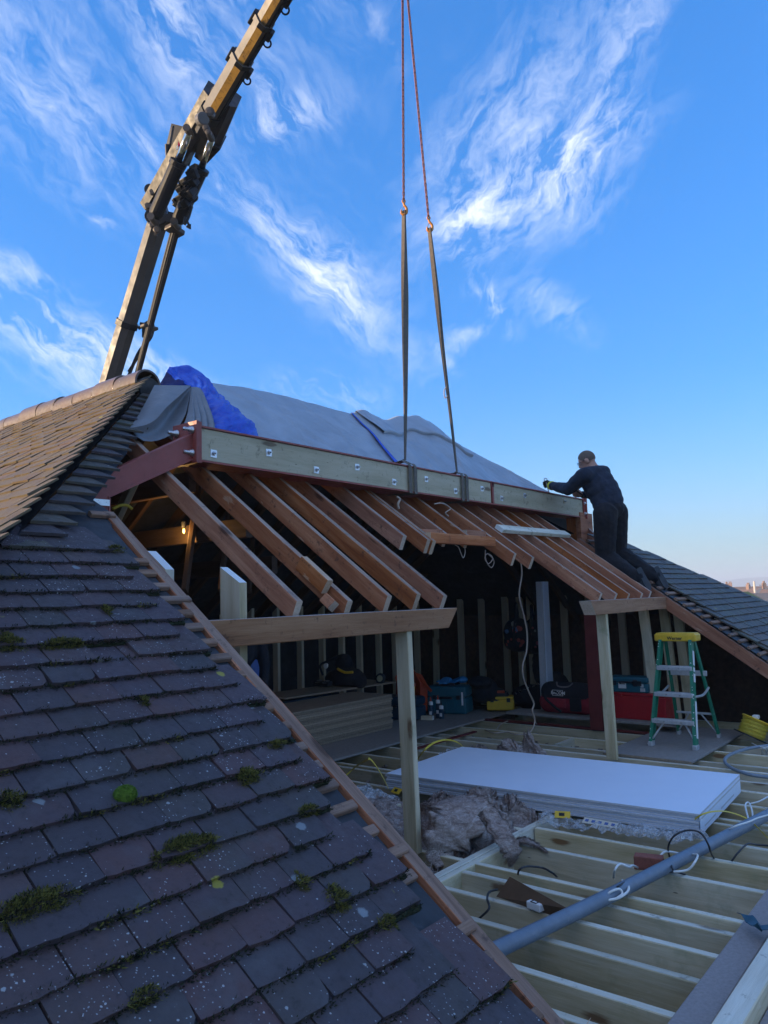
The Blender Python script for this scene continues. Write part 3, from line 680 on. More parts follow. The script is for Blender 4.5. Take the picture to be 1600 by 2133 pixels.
# ridge tiles of the wing
RB = Vector((3.45, 0, 1.718)); nr = 8; y = 5.06
for i in range(nr):
    Lr = .31 if i < nr - 1 else .30; rr = .118 + rnd.uniform(-.003, .003); mb = MB(); rows = []; na = 14
    dz = .012 * math.sin(i * 1.7) + .004 * i * (1 - i / 8)
    for (t, rs) in ((0, 1.0), (.02, 1.01), (.06, 1.0), (.5, 1.0), (.98, .995)) if i < nr - 1 else ((0, 1.0), (.06, 1.0), (.4, .99), (.65, .93), (.85, .74), (.96, .45), (1, .12)):
        rows.append([(3.45 + rr * rs * math.sin(a) * 1.0, y + t * Lr, RB.z + dz + rr * rs * math.cos(a) * .95 - .03 * (1 if abs(a) > 1.8 else 0)) for a in [(-2.0 + 4.0 * q / na) for q in range(na + 1)]])
    mb.grid(rows); mb.grid([[Vector(p) + (RB + Vector((0, p[1], dz)) - Vector(p)) * .14 for p in r_] for r_ in rows])
    mb.grid([rows[0], [Vector(p) + (RB + Vector((0, p[1], dz)) - Vector(p)) * .14 for p in rows[0]]])
    link('ridge_tile', mb.mesh('ridge_tile'), M_RIDGE, house, smooth=True)
    y += Lr - .004
MB().lathe((3.45, 5.03, 1.66), (0, 1, 0), [(0, .095), (.015, .104), (.06, .104)], 16).build('mortar', M_LEAD, house)

# far slope and right hip: felt over rafters, seen only from beneath
RG = 1.55
MB().add([(3.3, 5.2, RG), (7.75, 5.2, RG), (12.9, 10.3, RG - 5.1 * TN), (-1, 10.3, RG - 5.1 * TN)], [(0, 1, 2, 3)]).build('felt', M_FELT, house)
MB().add([(7.75, 5.2, RG), (12.9, 10.3, RG - 5.1 * TN), (12.9, .2, RG - 5.1 * TN)], [(0, 1, 2)]).build('felt', M_FELT, house)
for i in range(17):
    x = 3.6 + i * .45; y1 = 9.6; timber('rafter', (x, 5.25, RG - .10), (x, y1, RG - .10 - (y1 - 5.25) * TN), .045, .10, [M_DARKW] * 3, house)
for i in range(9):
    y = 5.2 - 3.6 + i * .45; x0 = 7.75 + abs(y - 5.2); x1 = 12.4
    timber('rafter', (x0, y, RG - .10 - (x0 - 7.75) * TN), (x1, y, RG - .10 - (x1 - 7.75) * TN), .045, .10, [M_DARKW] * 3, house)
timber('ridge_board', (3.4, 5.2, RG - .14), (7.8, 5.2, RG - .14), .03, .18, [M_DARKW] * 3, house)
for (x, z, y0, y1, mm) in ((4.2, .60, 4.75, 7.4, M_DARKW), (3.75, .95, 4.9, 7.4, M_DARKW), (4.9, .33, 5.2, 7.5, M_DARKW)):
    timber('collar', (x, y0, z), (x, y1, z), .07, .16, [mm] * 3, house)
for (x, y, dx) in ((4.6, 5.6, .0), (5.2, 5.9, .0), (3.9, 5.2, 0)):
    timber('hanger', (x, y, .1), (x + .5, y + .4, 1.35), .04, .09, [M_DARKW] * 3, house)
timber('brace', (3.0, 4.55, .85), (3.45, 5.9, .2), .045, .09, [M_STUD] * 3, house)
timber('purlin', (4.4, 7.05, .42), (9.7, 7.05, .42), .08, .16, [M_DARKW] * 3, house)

# near slope rafters left standing, cut short below
def raft(x, ytop, ybot, w=.047, d=.112, dx=0.0, mats=RAFT, h=0.0):
    st, sb = ytop / CS, ybot / CS
    return timber('rafter', RP(x, st, -d / 2 + h), RP(x + dx, sb, -d / 2 + h), w, d, mats, house, up=(0, -SN, CS), rag=.006, skew1=-.012)
for (x, yt, yb, dx) in ((2.90, 4.62, 2.88, 0), (3.27, 4.62, 2.87, .02), (3.69, 4.62, 2.90, 0), (3.985, 4.62, 2.91, .02), (4.255, 4.62, 2.89, .02), (4.70, 4.62, 3.53, .0), (4.975, 4.62, 3.50, .0), (5.035, 4.6, 3.49, .0),
                        (5.38, 4.62, 3.60, 0), (5.72, 4.62, 3.60, 0), (6.08, 4.62, 3.38, .06), (6.40, 4.62, 3.34, .0), (6.77, 4.62, 2.86, .0), (7.10, 4.62, 2.85, .0), (7.39, 4.62, 2.84, .0), (7.74, 4.62, 2.84, .0), (8.05, 4.62, 2.86, .0)):
    raft(x, yt, yb, dx=dx)
timber('trimmer', (5.03, 3.555, .468), (6.04, 3.555, .472), .05, .085, [M_RAFT, M_REND, M_REND], house)
timber('trimmer', (5.06, 3.66, .50), (5.36, 3.66, .51), .045, .09, RAFT, house)
timber('trimmer', (5.74, 3.66, .53), (6.06, 3.66, .53), .045, .09, RAFT, house)
b0 = RP(3.23, 3.12 / CS + .02, -.02); timber('repair_block', RP(3.225, 3.95, .0), RP(3.225, 3.70, .0), .05, .09, [M_RAFT, M_REND, M_REND], house, up=(0, -SN, CS))
timber('repair_block', RP(3.20, 3.66, -.05), RP(3.20, 3.58, -.05), .06, .06, [M_RAFT, M_RAFT, M_REND], house, up=(.5, -SN, CS))
# right verge rafter and the trimmed hip rafters behind the beam end
timber('rafter', RP(8.30, 1.0, -.062), RP(8.30, 4.62, -.062), .05, .12, [M_RAFT, M_BATT, M_REND], house, up=(0, -SN, CS), rag=.008)
timber('rafter', (8.93, 4.12, .50), (8.93, 4.12, 1.0), .05, .12, RAFT, house, up=(0, 1, 0))
MB().bbox((9.08, 4.02, .72), (.36, .07, .52), .006).build('blocking', M_RAFT, house)
timber('rafter', RP(8.62, 4.2, -.06), RP(9.30, 5.15, -.06), .05, .12, RAFT, house, up=(0, -SN, CS))
# wall plates (purlins) and posts
timber('purlin', (2.20, 2.85, -.142), (4.20, 2.85, -.142), .11, .125, PLATE, house, skew1=.055, rag=.004)
timber('purlin', (6.40, 2.85, -.142), (8.75, 2.85, -.142), .11, .125, PLATE, house, skew0=-.05, rag=.004)
timber('post', (3.765, 2.85, -1.49), (3.735, 2.85, -.16), .047, .097, FRESH if 0 else [M_TREAT, M_TRTOP, M_TRTOP], house, up=(0, 1, 0), top=False)
timber('post', (6.77, 2.86, -1.49), (6.72, 2.86, -.16), .047, .097, [M_TREAT, M_TRTOP, M_TRTOP], house, up=(0, 1, 0), top=False)
for (x, y, dx) in ((8.42, 3.02, -.10), (8.62, 2.88, -.06), (8.70, 2.76, -.05)):
    timber('post', (x, y, -1.47), (x + dx, y + .05, -.14), .047, .10, [M_TREAT, M_TRTOP, M_TRTOP], house, up=(0, 1, 0), top=False)
# studs of the far walls
for x in (6.2, 6.64, 7.08, 7.52, 7.95, 8.36, 8.75, 9.2, 9.6):
    timber('stud', (x, 7.5, -1.62), (x, 7.5, .13), .047, .097, STUD, house, up=(0, 1, 0))
for px in (832, 868, 906, 961, 1003, 1055, 1085, 1108, 1178, 1232, 1301, 1345):
    q = pl(px, 1330, 0, 10.0); timber('stud', (10.0, q.y, -1.62), (10.0 + rnd.uniform(-.03, .03), q.y + rnd.uniform(-.02, .02), .15), .047, .097, STUD, house, up=(0, 1, 0))
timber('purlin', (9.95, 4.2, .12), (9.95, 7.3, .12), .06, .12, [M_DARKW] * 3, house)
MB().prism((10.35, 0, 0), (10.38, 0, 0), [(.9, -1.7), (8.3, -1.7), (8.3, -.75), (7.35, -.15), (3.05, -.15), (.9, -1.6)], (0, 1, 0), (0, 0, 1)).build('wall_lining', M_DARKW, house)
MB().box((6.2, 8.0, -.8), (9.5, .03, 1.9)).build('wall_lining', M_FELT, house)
# short jack studs under the left wing, dark
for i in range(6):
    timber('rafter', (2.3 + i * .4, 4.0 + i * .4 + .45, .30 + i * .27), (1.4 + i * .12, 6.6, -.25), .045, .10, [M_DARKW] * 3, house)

# floor joists
ZJ = -1.5
for (x, y0, y1, zt) in ((2.30, .95, 2.7, 0), (2.66, .95, 2.6, 0), (2.885, .95, 2.5, 0), (3.18, .95, 2.5, 0), (3.43, .95, 2.49, .0), (3.69, .95, 2.49, -.004), (3.83, .95, 3.25, .002), (4.26, .95, 2.49, 0), (4.61, .95, 2.49, 0),
                    (4.97, .95, 5.3, -.01), (5.31, .95, 5.3, 0), (5.50, .95, 5.3, -.02), (5.84, .95, 5.3, 0), (6.28, .95, 5.3, -.01), (6.55, .95, 5.3, .0), (6.90, .95, 5.3, 0), (7.17, .95, 5.3, -.012), (7.60, .95, 5.3, 0), (8.0, .95, 2.4, -.01), (8.45, .95, 4.9, -.03), (8.9, .95, 4.9, -.02), (9.4, .95, 5.3, -.02)):
    timber('joist', (x, y0, ZJ - .095 + zt), (x, y1, ZJ - .095 + zt), .045, .19, TREAT, house, rag=.004)
for (x, y1) in ((4.26, 5.3), (4.62, 5.3)):
    timber('joist', (x, 2.56, ZJ - .105), (x, y1, ZJ - .105), .045, .15, [M_STUD] * 3, house, rag=.004)
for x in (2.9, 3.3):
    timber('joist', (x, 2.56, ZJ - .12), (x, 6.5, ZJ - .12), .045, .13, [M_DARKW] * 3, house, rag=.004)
timber('trimmer', (3.34, 2.525, ZJ - .09), (5.1, 2.525, ZJ - .09), .047, .19, [M_TRTOP, M_TRTOP, M_TRTOP], house)
timber('trimmer', (3.32, 2.474, ZJ - .094), (4.3, 2.474, ZJ - .094), .045, .19, TREAT, house)
for (x0, x1, y) in ((3.84, 4.24, 3.26), (4.28, 4.6, 3.6), (6.93, 7.57, 2.93), (5.33, 5.82, 4.2), (6.3, 6.88, 4.75), (7.19, 7.58, 3.62)):
    timber('noggin', (x0, y, ZJ - .095), (x1, y, ZJ - .095), .045, .185, TREAT, house)
# boards and timbers along the eaves at the lower right
timber('wall_plate', (1.9, .975, ZJ - .012), (4.6, .985, ZJ - .012), .125, .055, [M_GREYB] * 3, house, rag=.004)
timber('wall_plate', (1.9, .848, ZJ + .012), (4.6, .845, ZJ + .012), .088, .10, [M_TREAT, M_TRTOP, M_TRTOP], house)
timber('wall_plate', (1.9, .70, ZJ - .03), (4.6, .70, ZJ - .03), .20, .05, [M_GREYB] * 3, house)
# steel let into the floor
MB().box((8.13, 3.9, -1.485), (.055, 2.75, .012)).box((8.14, 3.9, -1.56), (.012, 2.75, .14)).box((8.14, 3.9, -1.63), (.05, 2.75, .012)).build('floor_steel', M_STEELD, house)
MB().box((8.09, 3.55, -.82), (.012, .13, 1.32)).box((8.03, 3.55, -.82), (.014, .14, 1.32)).box((8.15, 3.55, -.82), (.014, .14, 1.32)).build('steel_column', M_STEELD, house)
MB().box((6.75, 4.66, -1.488), (1.2, .05, .012)).build('floor_steel', M_STEELD, house)
timber('joist', (8.085, 2.95, ZJ - .10), (8.085, 5.25, ZJ - .10), .045, .19, TREAT, house, rag=.004)
MB().box((7.35, 2.06, -1.49), (.1, .9, .012), Matrix.Rotation(0, 3, 'Z')).build('floor_steel', M_STEELD, house) if 0 else None

# right hand roof: tiles of the same slope beyond the opening, ragged along the verge
def hipx(y): return 9.22 + (3.625 - y) * 1.83
nright = 0; far_t = MB(); ft = []
fr = MB(); rows = []
for i in range(20):
    s = .7 + (3.62 / CS - .7) * i / 19; y = s * CS; rows.append([RP(8.33 + (max(8.35, hipx(y) + .02) - 8.33) * j / 6, s, .012) for j in range(7)])
fr.grid(rows); fr.grid([[Vector(p) - Vector((0, -SN, CS)) * .012 for p in r_] for r_ in rows])
roofr = fr.build('roof', M_FELT, house, recalc=False)
for k in range(-9, 23):
    s = S0 + k * GA; y = s * CS; xl = 8.58 + (.084 if k % 2 else 0) + rnd.uniform(-.05, .05); xe = hipx(y)
    if k > 22: xl = max(xl, 8.75)
    timber('batten', RP(8.30, s + .1, .025), RP(8.80, s + .1, .025), .038, .024, [M_BATT] * 3, roofr, up=(0, -SN, CS))
    x = xl + .0835
    while x < xe:
        pr = proj(RP(x, s, .08))
        if n_tiles + nright < 300 and pr[0] < 1625 and x < 10.6:
            link('roof_tile', TVR[rnd.randrange(4)], None, roofr, tile_mat4(x, s + rnd.uniform(-.004, .004), .0685 + rnd.uniform(-.002, .005), .030, rnd.uniform(-.012, .012))); nright += 1
        else:
            me = TVR[rnd.randrange(4)]; m4 = tile_mat4(x, s, .0685 + rnd.uniform(-.002, .004)); far_t.add([m4 @ v.co for v in me.vertices], [tuple(p.vertices) for p in me.polygons]); ft += [rnd.random()] * len(me.polygons)
        x += .168
fo = far_t.build('roof_tiles', M_TILER, house, recalc=False); fo['kind'] = 'stuff'
at_ = fo.data.attributes.new('tint', 'FLOAT', 'FACE'); at_.data.foreach_set('value', ft)
print('TILES', n_tiles, nright)

# moss along the tile tails and in clumps
ms = MB(); mb2 = MB(); mclump = MB()
def tuft(mb, p, n, size, spread, nb=4):
    for _ in range(nb):
        a = rnd.uniform(0, 6.283); o = Vector((math.cos(a), math.sin(a) * CS, math.sin(a) * SN)) * spread * rnd.random()
        d = (n + o.normalized() * rnd.uniform(.3, 1.2) + Vector((0, -.35, -.2))).normalized() * size * rnd.uniform(.5, 1.2); w = Vector((rnd.uniform(-1, 1), rnd.uniform(-1, 1), rnd.uniform(-1, 1))).normalized() * size * .22
        mb.add([p + o - w, p + o + w, p + o + d], [(0, 1, 2)])
NN = Vector((0, -SN, CS))
for (x0, x1, s) in tails:
    n_ = int((x1 - x0) * 620)
    for _ in range(n_):
        x = rnd.uniform(x0, x1); dn = noise.noise(Vector((x * 3.1, s * 5.0, 4))) * .5 + .5
        if rnd.random() > dn * 1.25: continue
        tuft(ms if dn < .66 or rnd.random() < .7 else mb2, RP(x, s - rnd.uniform(-.004, .008), .054 + rnd.uniform(0, .022)), NN, .012 + .014 * max(0, dn - .5), .010, 3)
for (x0, x1, s) in tails:   # continuous dark cushion packed into each joint
    n_ = max(2, int((x1 - x0) / .018)); pts = []; rs = []
    for i in range(n_ + 1):
        x = x0 + (x1 - x0) * i / n_; dn = .5 + .5 * noise.noise(Vector((x * 5, s * 7, 8))); pts.append(RP(x, s - .002 + .004 * noise.noise(Vector((x * 30, s, 1))), .052 + .005 * noise.noise(Vector((x * 22, s * 3, 5))))); rs.append(.006 + .008 * dn)
    ms.tube(pts, rs, 5)
def clump(px, py, w, hgt, mb, rot=0.0, n=420, sz=.011):
    n = int(n * 2.2)
    c = rf(px, py, .07); s0 = (c.y + .07 * SN) / CS
    for _ in range(n):
        a = rnd.uniform(0, 6.283); r_ = math.sqrt(rnd.random()); u = r_ * math.cos(a); v = r_ * math.sin(a)
        if noise.noise(Vector((u * 2.6 + px, v * 2.6, 1))) + .35 * noise.noise(Vector((u * 8 + px, v * 8, 1))) < -.12 + .35 * (r_ - .6): continue
        x = c.x + u * w; s = s0 + v * hgt - .35 * hgt * abs(u); up_ = (1 - r_ * r_) * .012
        tuft(mb if rnd.random() < .75 else ms, RP(x, s, .062 + (.012 if s > s0 else -.004) + up_), NN, sz, .012, 3)
for (px, py, w, hg, n) in ((390, 1772, .13, .045, 900), (75, 1895, .12, .055, 900), (520, 1622, .07, .045, 420), (15, 1345, .07, .07, 500), (130, 1345, .10, .035, 520), (705, 1880, .05, .06, 380), (805, 1925, .04, .02, 120), (575, 1555, .05, .015, 200), (640, 1690, .045, .012, 200), (225, 1278, .02, .05, 180), (300, 1466, .025, .022, 160), (25, 1670, .04, .035, 200), (300, 2080, .06, .018, 180), (240, 1145, .05, .012, 120), (630, 1845, .03, .04, 160)):
    clump(px, py, w, hg, mb2, n=n)
tag(ms.build('moss', M_MOSS, recalc=False), 'dark moss grown along the tile edges', 'moss', kind='stuff')
tag(mb2.build('moss', M_MOSSB, recalc=False), 'olive moss clumps on the dark roof tiles', 'moss', kind='stuff')
cc = rf(262, 1652, .085); cb = MB(); rows = []
for i in range(9):
    t = i / 8 * math.pi / 2; rows.append([cc + Vector((1, 0, 0)) * (.034 * math.cos(t) * math.cos(a)) + Vector((0, CS, SN)) * (.026 * math.cos(t) * math.sin(a)) + NN * (.026 * math.sin(t) - .008) + Vector((noise.noise(Vector((i * .5, a * 2, 0))),) * 3) * .003 for a in [6.2832 * q / 20 for q in range(21)]])
cb.grid(rows)
for i in range(900):
    t, a = math.acos(rnd.random()), rnd.uniform(0, 6.283); n_ = Vector((1, 0, 0)) * math.sin(t) * math.cos(a) + Vector((0, CS, SN)) * math.sin(t) * math.sin(a) + NN * math.cos(t)
    tuft(cb, cc - NN * .008 + Vector((1, 0, 0)) * n_.x * .034 + Vector((0, CS, SN)) * n_.dot(Vector((0, CS, SN))) * .026 + NN * n_.dot(NN) * .026, n_, .005, .002, 2)
tag(cb.build('moss_cushion', M_MOSSG, recalc=False), 'small bright green cushion of moss alone on a dark tile', 'moss')

# ------------------------------------------------------------------ steel ridge beam with bolted timber packing
beam = thing('steel_beam', 'long red primed steel beam with pale timber bolted along its side, held by two slings', 'steel beam', loc=(6, 4.1, .92))
X0, X1, ZB, ZT = 3.10, 9.07, .915, 1.155
MB().hexa([(X0, 3.99, ZT - .012), (X1, 3.99, ZT - .012), (X1, 4.21, ZT - .012), (X0, 4.21, ZT - .012), (X0, 3.99, ZT), (X1, 3.99, ZT), (X1, 4.21, ZT), (X0, 4.21, ZT)]).build('top_flange', M_STEEL, beam)
MB().hexa([(X0, 3.99, ZB), (X1, 3.99, ZB), (X1, 4.21, ZB), (X0, 4.21, ZB), (X0, 3.99, ZB + .012), (X1, 3.99, ZB + .012), (X1, 4.21, ZB + .012), (X0, 4.21, ZB + .012)]).build('bottom_flange', M_STEEL, beam)
MB().hexa([(X0, 4.09, ZB + .013), (X1, 4.09, ZB + .013), (X1, 4.11, ZB + .013), (X0, 4.11, ZB + .013), (X0, 4.09, ZT - .013), (X1, 4.09, ZT - .013), (X1, 4.11, ZT - .013), (X0, 4.11, ZT - .013)]).build('web', M_STEEL, beam)
xs = pl(1026, 1030, 1, 4.0).x
for (a, b_) in ((X0 + .03, xs - .03), (xs + .035, X1 - .055)):
    timber('timber_packing', (a, 4.045, (ZB + ZT) / 2), (b_, 4.045, (ZB + ZT) / 2), .086, ZT - ZB - .028, [M_PACK] * 3, beam, top=False)
MB().box((xs, 4.04, (ZB + ZT) / 2), (.03, .10, ZT - ZB - .026)).box((xs, 4.0, ZT - .03), (.05, .02, .05)).build('splice_plate', M_STEEL, beam)
ep = MB().box((X1 - .012, 4.09, (ZB + ZT) / 2 - .0), (.014, .26, ZT - ZB + .02)).box((X1 - .03, 3.99, (ZB + ZT) / 2), (.05, .012, ZT - ZB - .03)).build('end_plate', M_STEEL, beam)
for z in (ZB + .055, ZT - .055): MB().lathe((X1 - .03, 3.985, z), (0, -1, 0), [(0, .02), (.004, .02), (.004, .014), (.018, .014), (.02, .010)], 12).build('bolt', M_GALV, ep, smooth=False)
ep = MB().box((X0 - .03, 4.08, (ZB + ZT) / 2), (.020, .25, ZT - ZB + .035)).box((X0 - .005, 4.08, (ZB + ZT) / 2), (.02, .24, ZT - ZB + .03)).build('end_plate', M_STEEL, beam)
for (y, z) in ((4.0, 1.115), (4.0, .965), (4.16, 1.115), (4.16, .965)):
    MB().lathe((X0 - .04, y, z), (-1, 0, 0), [(0, .026), (.006, .026), (.006, .020), (.024, .020), (.024, .013), (.066, .013), (.068, .010)], 12).build('bolt', M_BOLT, ep, smooth=True)
for (px, py, dk) in ((445, 945, 0), (560, 943, 0), (659, 979, 0), (744, 973, 0), (821, 1004, 0), (888, 998, 0), (949, 1023, 0), (1004, 1018, 0), (1045, 1038, 0), (1093, 1032, 0), (1176, 1044, 1)):
    q = pl(px, py, 1, 4.0); rz = Matrix.Rotation(rnd.uniform(-.12, .12), 3, 'Y')
    w = MB().box((q.x, 4.0, q.z), (.052, .005, .052), rz).build('washer_plate', M_GALV if not dk else M_PACK, beam)
    MB().lathe((q.x, 3.998, q.z), (0, -1, 0), [(0, .016), (.003, .016), (.003, .0125), (.014, .0125), (.014, .006), (.03, .006)], 6).build('bolt', M_BOLT, w)
# cranked steel leg running down to the hip
yk0, yk1 = 3.995, 4.085
sec = [(3.075, 1.098), (2.405, .742), (2.352, .668), (2.352, .40), (2.466, .40), (2.466, .622), (3.075, .925)]
leg = MB().prism((0, yk0 + .006, 0), (0, yk1, 0), sec, (1, 0, 0), (0, 0, 1))
for (a, b_) in ((0, 1), (1, 2), (2, 3), (5, 6), (4, 5)):
    p, q = Vector((sec[a][0], 0, sec[a][1])), Vector((sec[b_][0], 0, sec[b_][1])); d = (q - p).normalized(); nrm = Vector((-d.z, 0, d.x)) * (-1 if a >= 4 else -1)
    cen = Vector((2.7, 0, .75)); ins = nrm if nrm.dot(cen - (p + q) / 2) > 0 else -nrm
    leg.hexa([p + Vector((0, yk0, 0)), q + Vector((0, yk0, 0)), q + Vector((0, yk0 + .01, 0)), p + Vector((0, yk0 + .01, 0)), p + ins * .011 + Vector((0, yk0, 0)), q + ins * .011 + Vector((0, yk0, 0)), q + ins * .011 + Vector((0, yk0 + .01, 0)), p + ins * .011 + Vector((0, yk0 + .01, 0))])
lg = leg.build('cranked_leg', M_STEEL, beam)
st = MB(); st.box((2.409, 3.991, .592), (.118, .002, .036)); so = st.build('perforated_strap', M_GALV, lg)
hd = MB()
for r_ in range(2):
    for i in range(7): hd.lathe((2.358 + i * .0165 + r_ * .008, 3.9915, .584 + r_ * .016), (0, -1, 0), [(0, .0052), (.0012, .0052)], 8)
hd.build('punched_hole', M_BLK, lg)
MB().box((2.41, 4.2, .50), (.10, .3, .012)).build('foot_plate', M_STEEL, lg)

# ------------------------------------------------------------------ lifting slings and chains
def ribbon(mb, pts, wdir, w, t=.004, n=8):
    pts = crom(pts, n); wd = wdir if isinstance(wdir, list) else [wdir] * 2; N = len(pts)
    ws = w if hasattr(w, '__len__') else (w, w); rows = []
    for i, p in enumerate(pts):
        f = i / (N - 1); k = f * (len(wd) - 1); a = min(int(k), len(wd) - 2); d = (Vector(wd[a]) * (1 - (k - a)) + Vector(wd[a + 1]) * (k - a)).normalized()
        tg = (pts[min(i + 1, N - 1)] - pts[max(i - 1, 0)]).normalized(); d = (d - tg * d.dot(tg)).normalized(); nn = tg.cross(d)
        k = f * (len(ws) - 1); a = min(int(k), len(ws) - 2); ww = ws[a] * (1 - (k - a)) + ws[a + 1] * (k - a)
        rows.append([p + d * ww / 2 + nn * t / 2, p - d * ww / 2 + nn * t / 2, p - d * ww / 2 - nn * t / 2, p + d * ww / 2 - nn * t / 2, p + d * ww / 2 + nn * t / 2])
    mb.grid(rows)
    mb.add(rows[0][:4], [(0, 1, 2, 3)]); mb.add(rows[-1][:4], [(3, 2, 1, 0)])
def sling(xb, merge, top, label, waist):
    s = thing('lifting_sling', label, 'sling', 'webbing slings lifting the beam', loc=top)
    m_ = Vector(merge); t = Vector(top); mid = (m_ + t) / 2
    a = MB(); ribbon(a, [t, t * .75 + m_ * .25 - RGT * .010, mid - RGT * .008, m_ * .8 + t * .2, m_ + _z * .02], [RGT * .8 - FWD * .6, RGT, RGT * .5 + FWD * .8], (.040, .034, .024, .03)); a.build('strap', M_SLING, s)
    a = MB(); ribbon(a, [t + RGT * .014, t * .75 + m_ * .25 + RGT * .016, mid + RGT * (.012 if waist else .004), m_ * .8 + t * .2 + RGT * .008, m_ + _z * .02 + RGT * .004], [RGT * .3 + FWD, RGT * .9 + FWD * .3, RGT * .4 + FWD], (.036, .062 if waist else .034, .045 if waist else .026, .03)); a.build('strap', M_SLING, s)
    for dx in (0.0, .078):
        a = MB(); x = xb + dx
        ribbon(a, [m_ + _z * .012, Vector((x - .03, 4.02, 1.185)), Vector((x, 3.986, 1.150)), Vector((x, 3.984, 1.04)), Vector((x, 3.984, .93)), Vector((x, 4.0, .907)), Vector((x - .05, 4.2, .905))], [(1, .3, 0), (1, 0, 0), (1, 0, 0), (1, 0, 0)], .046, .004, 6); a.build('strap', M_SLING, s)
    a = MB(); ribbon(a, [m_ + _z * .012, Vector((xb - .02, 4.19, 1.172)), Vector((xb + .0, 4.215, 1.12)), Vector((xb + .0, 4.216, .93)), Vector((xb + .0, 4.19, .905))], (1, 0, 0), .05, .004, 6); a.build('strap', M_SLING, s)
    return s
top1 = at(841, 438, 7.30); top2 = at(894, 474, 7.55)
sling(5.395, pl(844, 962, 1, 4.11), top1, 'left lifting sling, grey webbing twisted wide at mid height', True)
sl2 = sling(6.245, pl(952, 988, 1, 4.11), top2, 'right lifting sling, slanting grey webbing with a small loose tag', False)
q = top2 * .36 + pl(952, 988, 1, 4.11) * .64
MB().tube(crom([q, q - RGT * .03 - _z * .05, q - RGT * .025 - _z * .12, q + RGT * .004 - _z * .10]), .005, 5).build('tag', M_TANC, sl2)
def linkmesh():
    mb = MB(); pts = []
    for k in range(16):
        a = 2 * math.pi * k / 16; pts.append((.0095 * math.cos(a), 0, .0125 * math.sin(a) + (.0085 if math.sin(a) > 0 else -.0085)))
    n = len(pts); vs = []; fs = []
    for i in range(n):
        p = Vector(pts[i]); tg = (Vector(pts[(i + 1) % n]) - Vector(pts[i - 1])).normalized(); o = Vector((0, 1, 0)); c = tg.cross(o)
        vs += [p + (o * math.cos(j * 1.0472) + c * math.sin(j * 1.0472)) * .0052 for j in range(6)]
    for i in range(n):
        for j in range(6): fs.append((i * 6 + j, i * 6 + (j + 1) % 6, ((i + 1) % n) * 6 + (j + 1) % 6, ((i + 1) % n) * 6 + j))
    mb.add(vs, fs); me = mb.mesh('chain_link'); me.materials.append(M_CHAIN)
    for p in me.polygons: p.use_smooth = True
    return me
LINK = linkmesh()
hook_top = at(838, -125, 7.42)
def chain(bot, label):
    t = thing('lifting_chain', label, 'chain', 'chains hanging from the crane', loc=bot)
    b_ = Vector(bot); L = (hook_top - b_).length; w = (hook_top - b_) / L; a = RGT - w * RGT.dot(w); a.normalize(); c = w.cross(a); n = int(L / .0312); ang0 = .5
    for i in range(n):
        p = b_ + w * (i + .5) * .0312; an = ang0 + (math.pi / 2 if i % 2 else 0) + i * .004; x = a * math.cos(an) + c * math.sin(an)
        link('chain_link', LINK, None, t, Matrix.Translation(p) @ Matrix((x, w.cross(x), w)).transposed().to_4x4())
    # hook: eye above, open bowl below, safety latch
    hk = MB(); hk.tube([b_ + a * .013 * math.cos(q) + w * (.004 + .014 * math.sin(q)) for q in [6.2832 * i / 14 for i in range(15)]], .007, 7, caps=False)
    hk.tube(crom([b_ - w * .01, b_ - w * .035 + a * .006, b_ - w * .065 + a * .026, b_ - w * .105 + a * .026, b_ - w * .125, b_ - w * .11 - a * .022, b_ - w * .08 - a * .024]), [.011, .011, .011, .012, .012, .012, .012, .012, .012] + [.013] * 26 + [.012] * 8 + [.007] * 6, 8)
    ho = hk.build('hook', M_HOOK, t, smooth=True)
    MB().tube([b_ - w * .085 - a * .022, b_ - w * .035 + a * .0], .005, 6).build('latch', M_BOLT, ho)
chain(at(841, 420, 7.30), 'left lifting chain, hanging almost straight to the nearer hook')
chain(at(893, 455, 7.55), 'right lifting chain, slanting away to the lower hook')

# ------------------------------------------------------------------ loader crane behind the house
crane = thing('crane', 'black and grey lorry crane with its boom raised over the roof', 'crane', loc=(at(225, 805, 14).x - 1.2, at(225, 805, 14).y + .5, ground_z(7, 12)))
def axf(p0, p1):
    w = (p1 - p0).normalized(); vd = ((p0 + p1) / 2).normalized(); a = w.cross(-vd).normalized() * -1; a = a if a.dot(RGT) > 0 else -a; b = w.cross(a); b = b if b.dot(vd) < 0 else -b
    return w, a, b     # a: to the right of the picture, b: towards the viewer
B0 = at(222, 815, 14.0); B1 = at(331, 455, 13.2)
w, a, b = axf(B0, B1)
pm = at(150, 1056, 14.6)
hexs = lambda s: [(q[0] * s, q[1] * s) for q in [(-.5, -.35), (-.5, .12), (-.22, .42), (.16, .45), (.5, .12), (.5, -.35), (.2, -.5), (-.2, -.5)]]
lb = MB().prism(B0 - (B1 - B0) * .9, B1 + w * .1, hexs(.33), a, b, [0, 0, 1, 1, 2, 2, 2, 0]).build('lower_boom', [M_CRNG, M_CRND, M_CRNK], crane, recalc=True)  # grey left, dark right: lit and shaded sides put into the colour
for t in (.40, .985):
    c = B0 + (B1 - B0) * t; MB().prism(c - w * .05, c + w * .05, hexs(.385), a, b).build('collar', M_CRNK, lb)
c = B0 + (B1 - B0) * .40
MB().tube(crom([c + a * .2, c + a * .38 + w * .2, c + a * .45 - w * .05, c + a * .33 - w * .4, c + a * .28 - w * .9]), .03, 6).tube(crom([c + a * .2 + w * .1, c + a * .4 + w * .1, c + a * .38 - w * .3, c + a * .26 - w * .8]), .025, 6).bbox(c + a * .36, (.14, .14, .22), .02).build('hose', M_KCAB, lb)
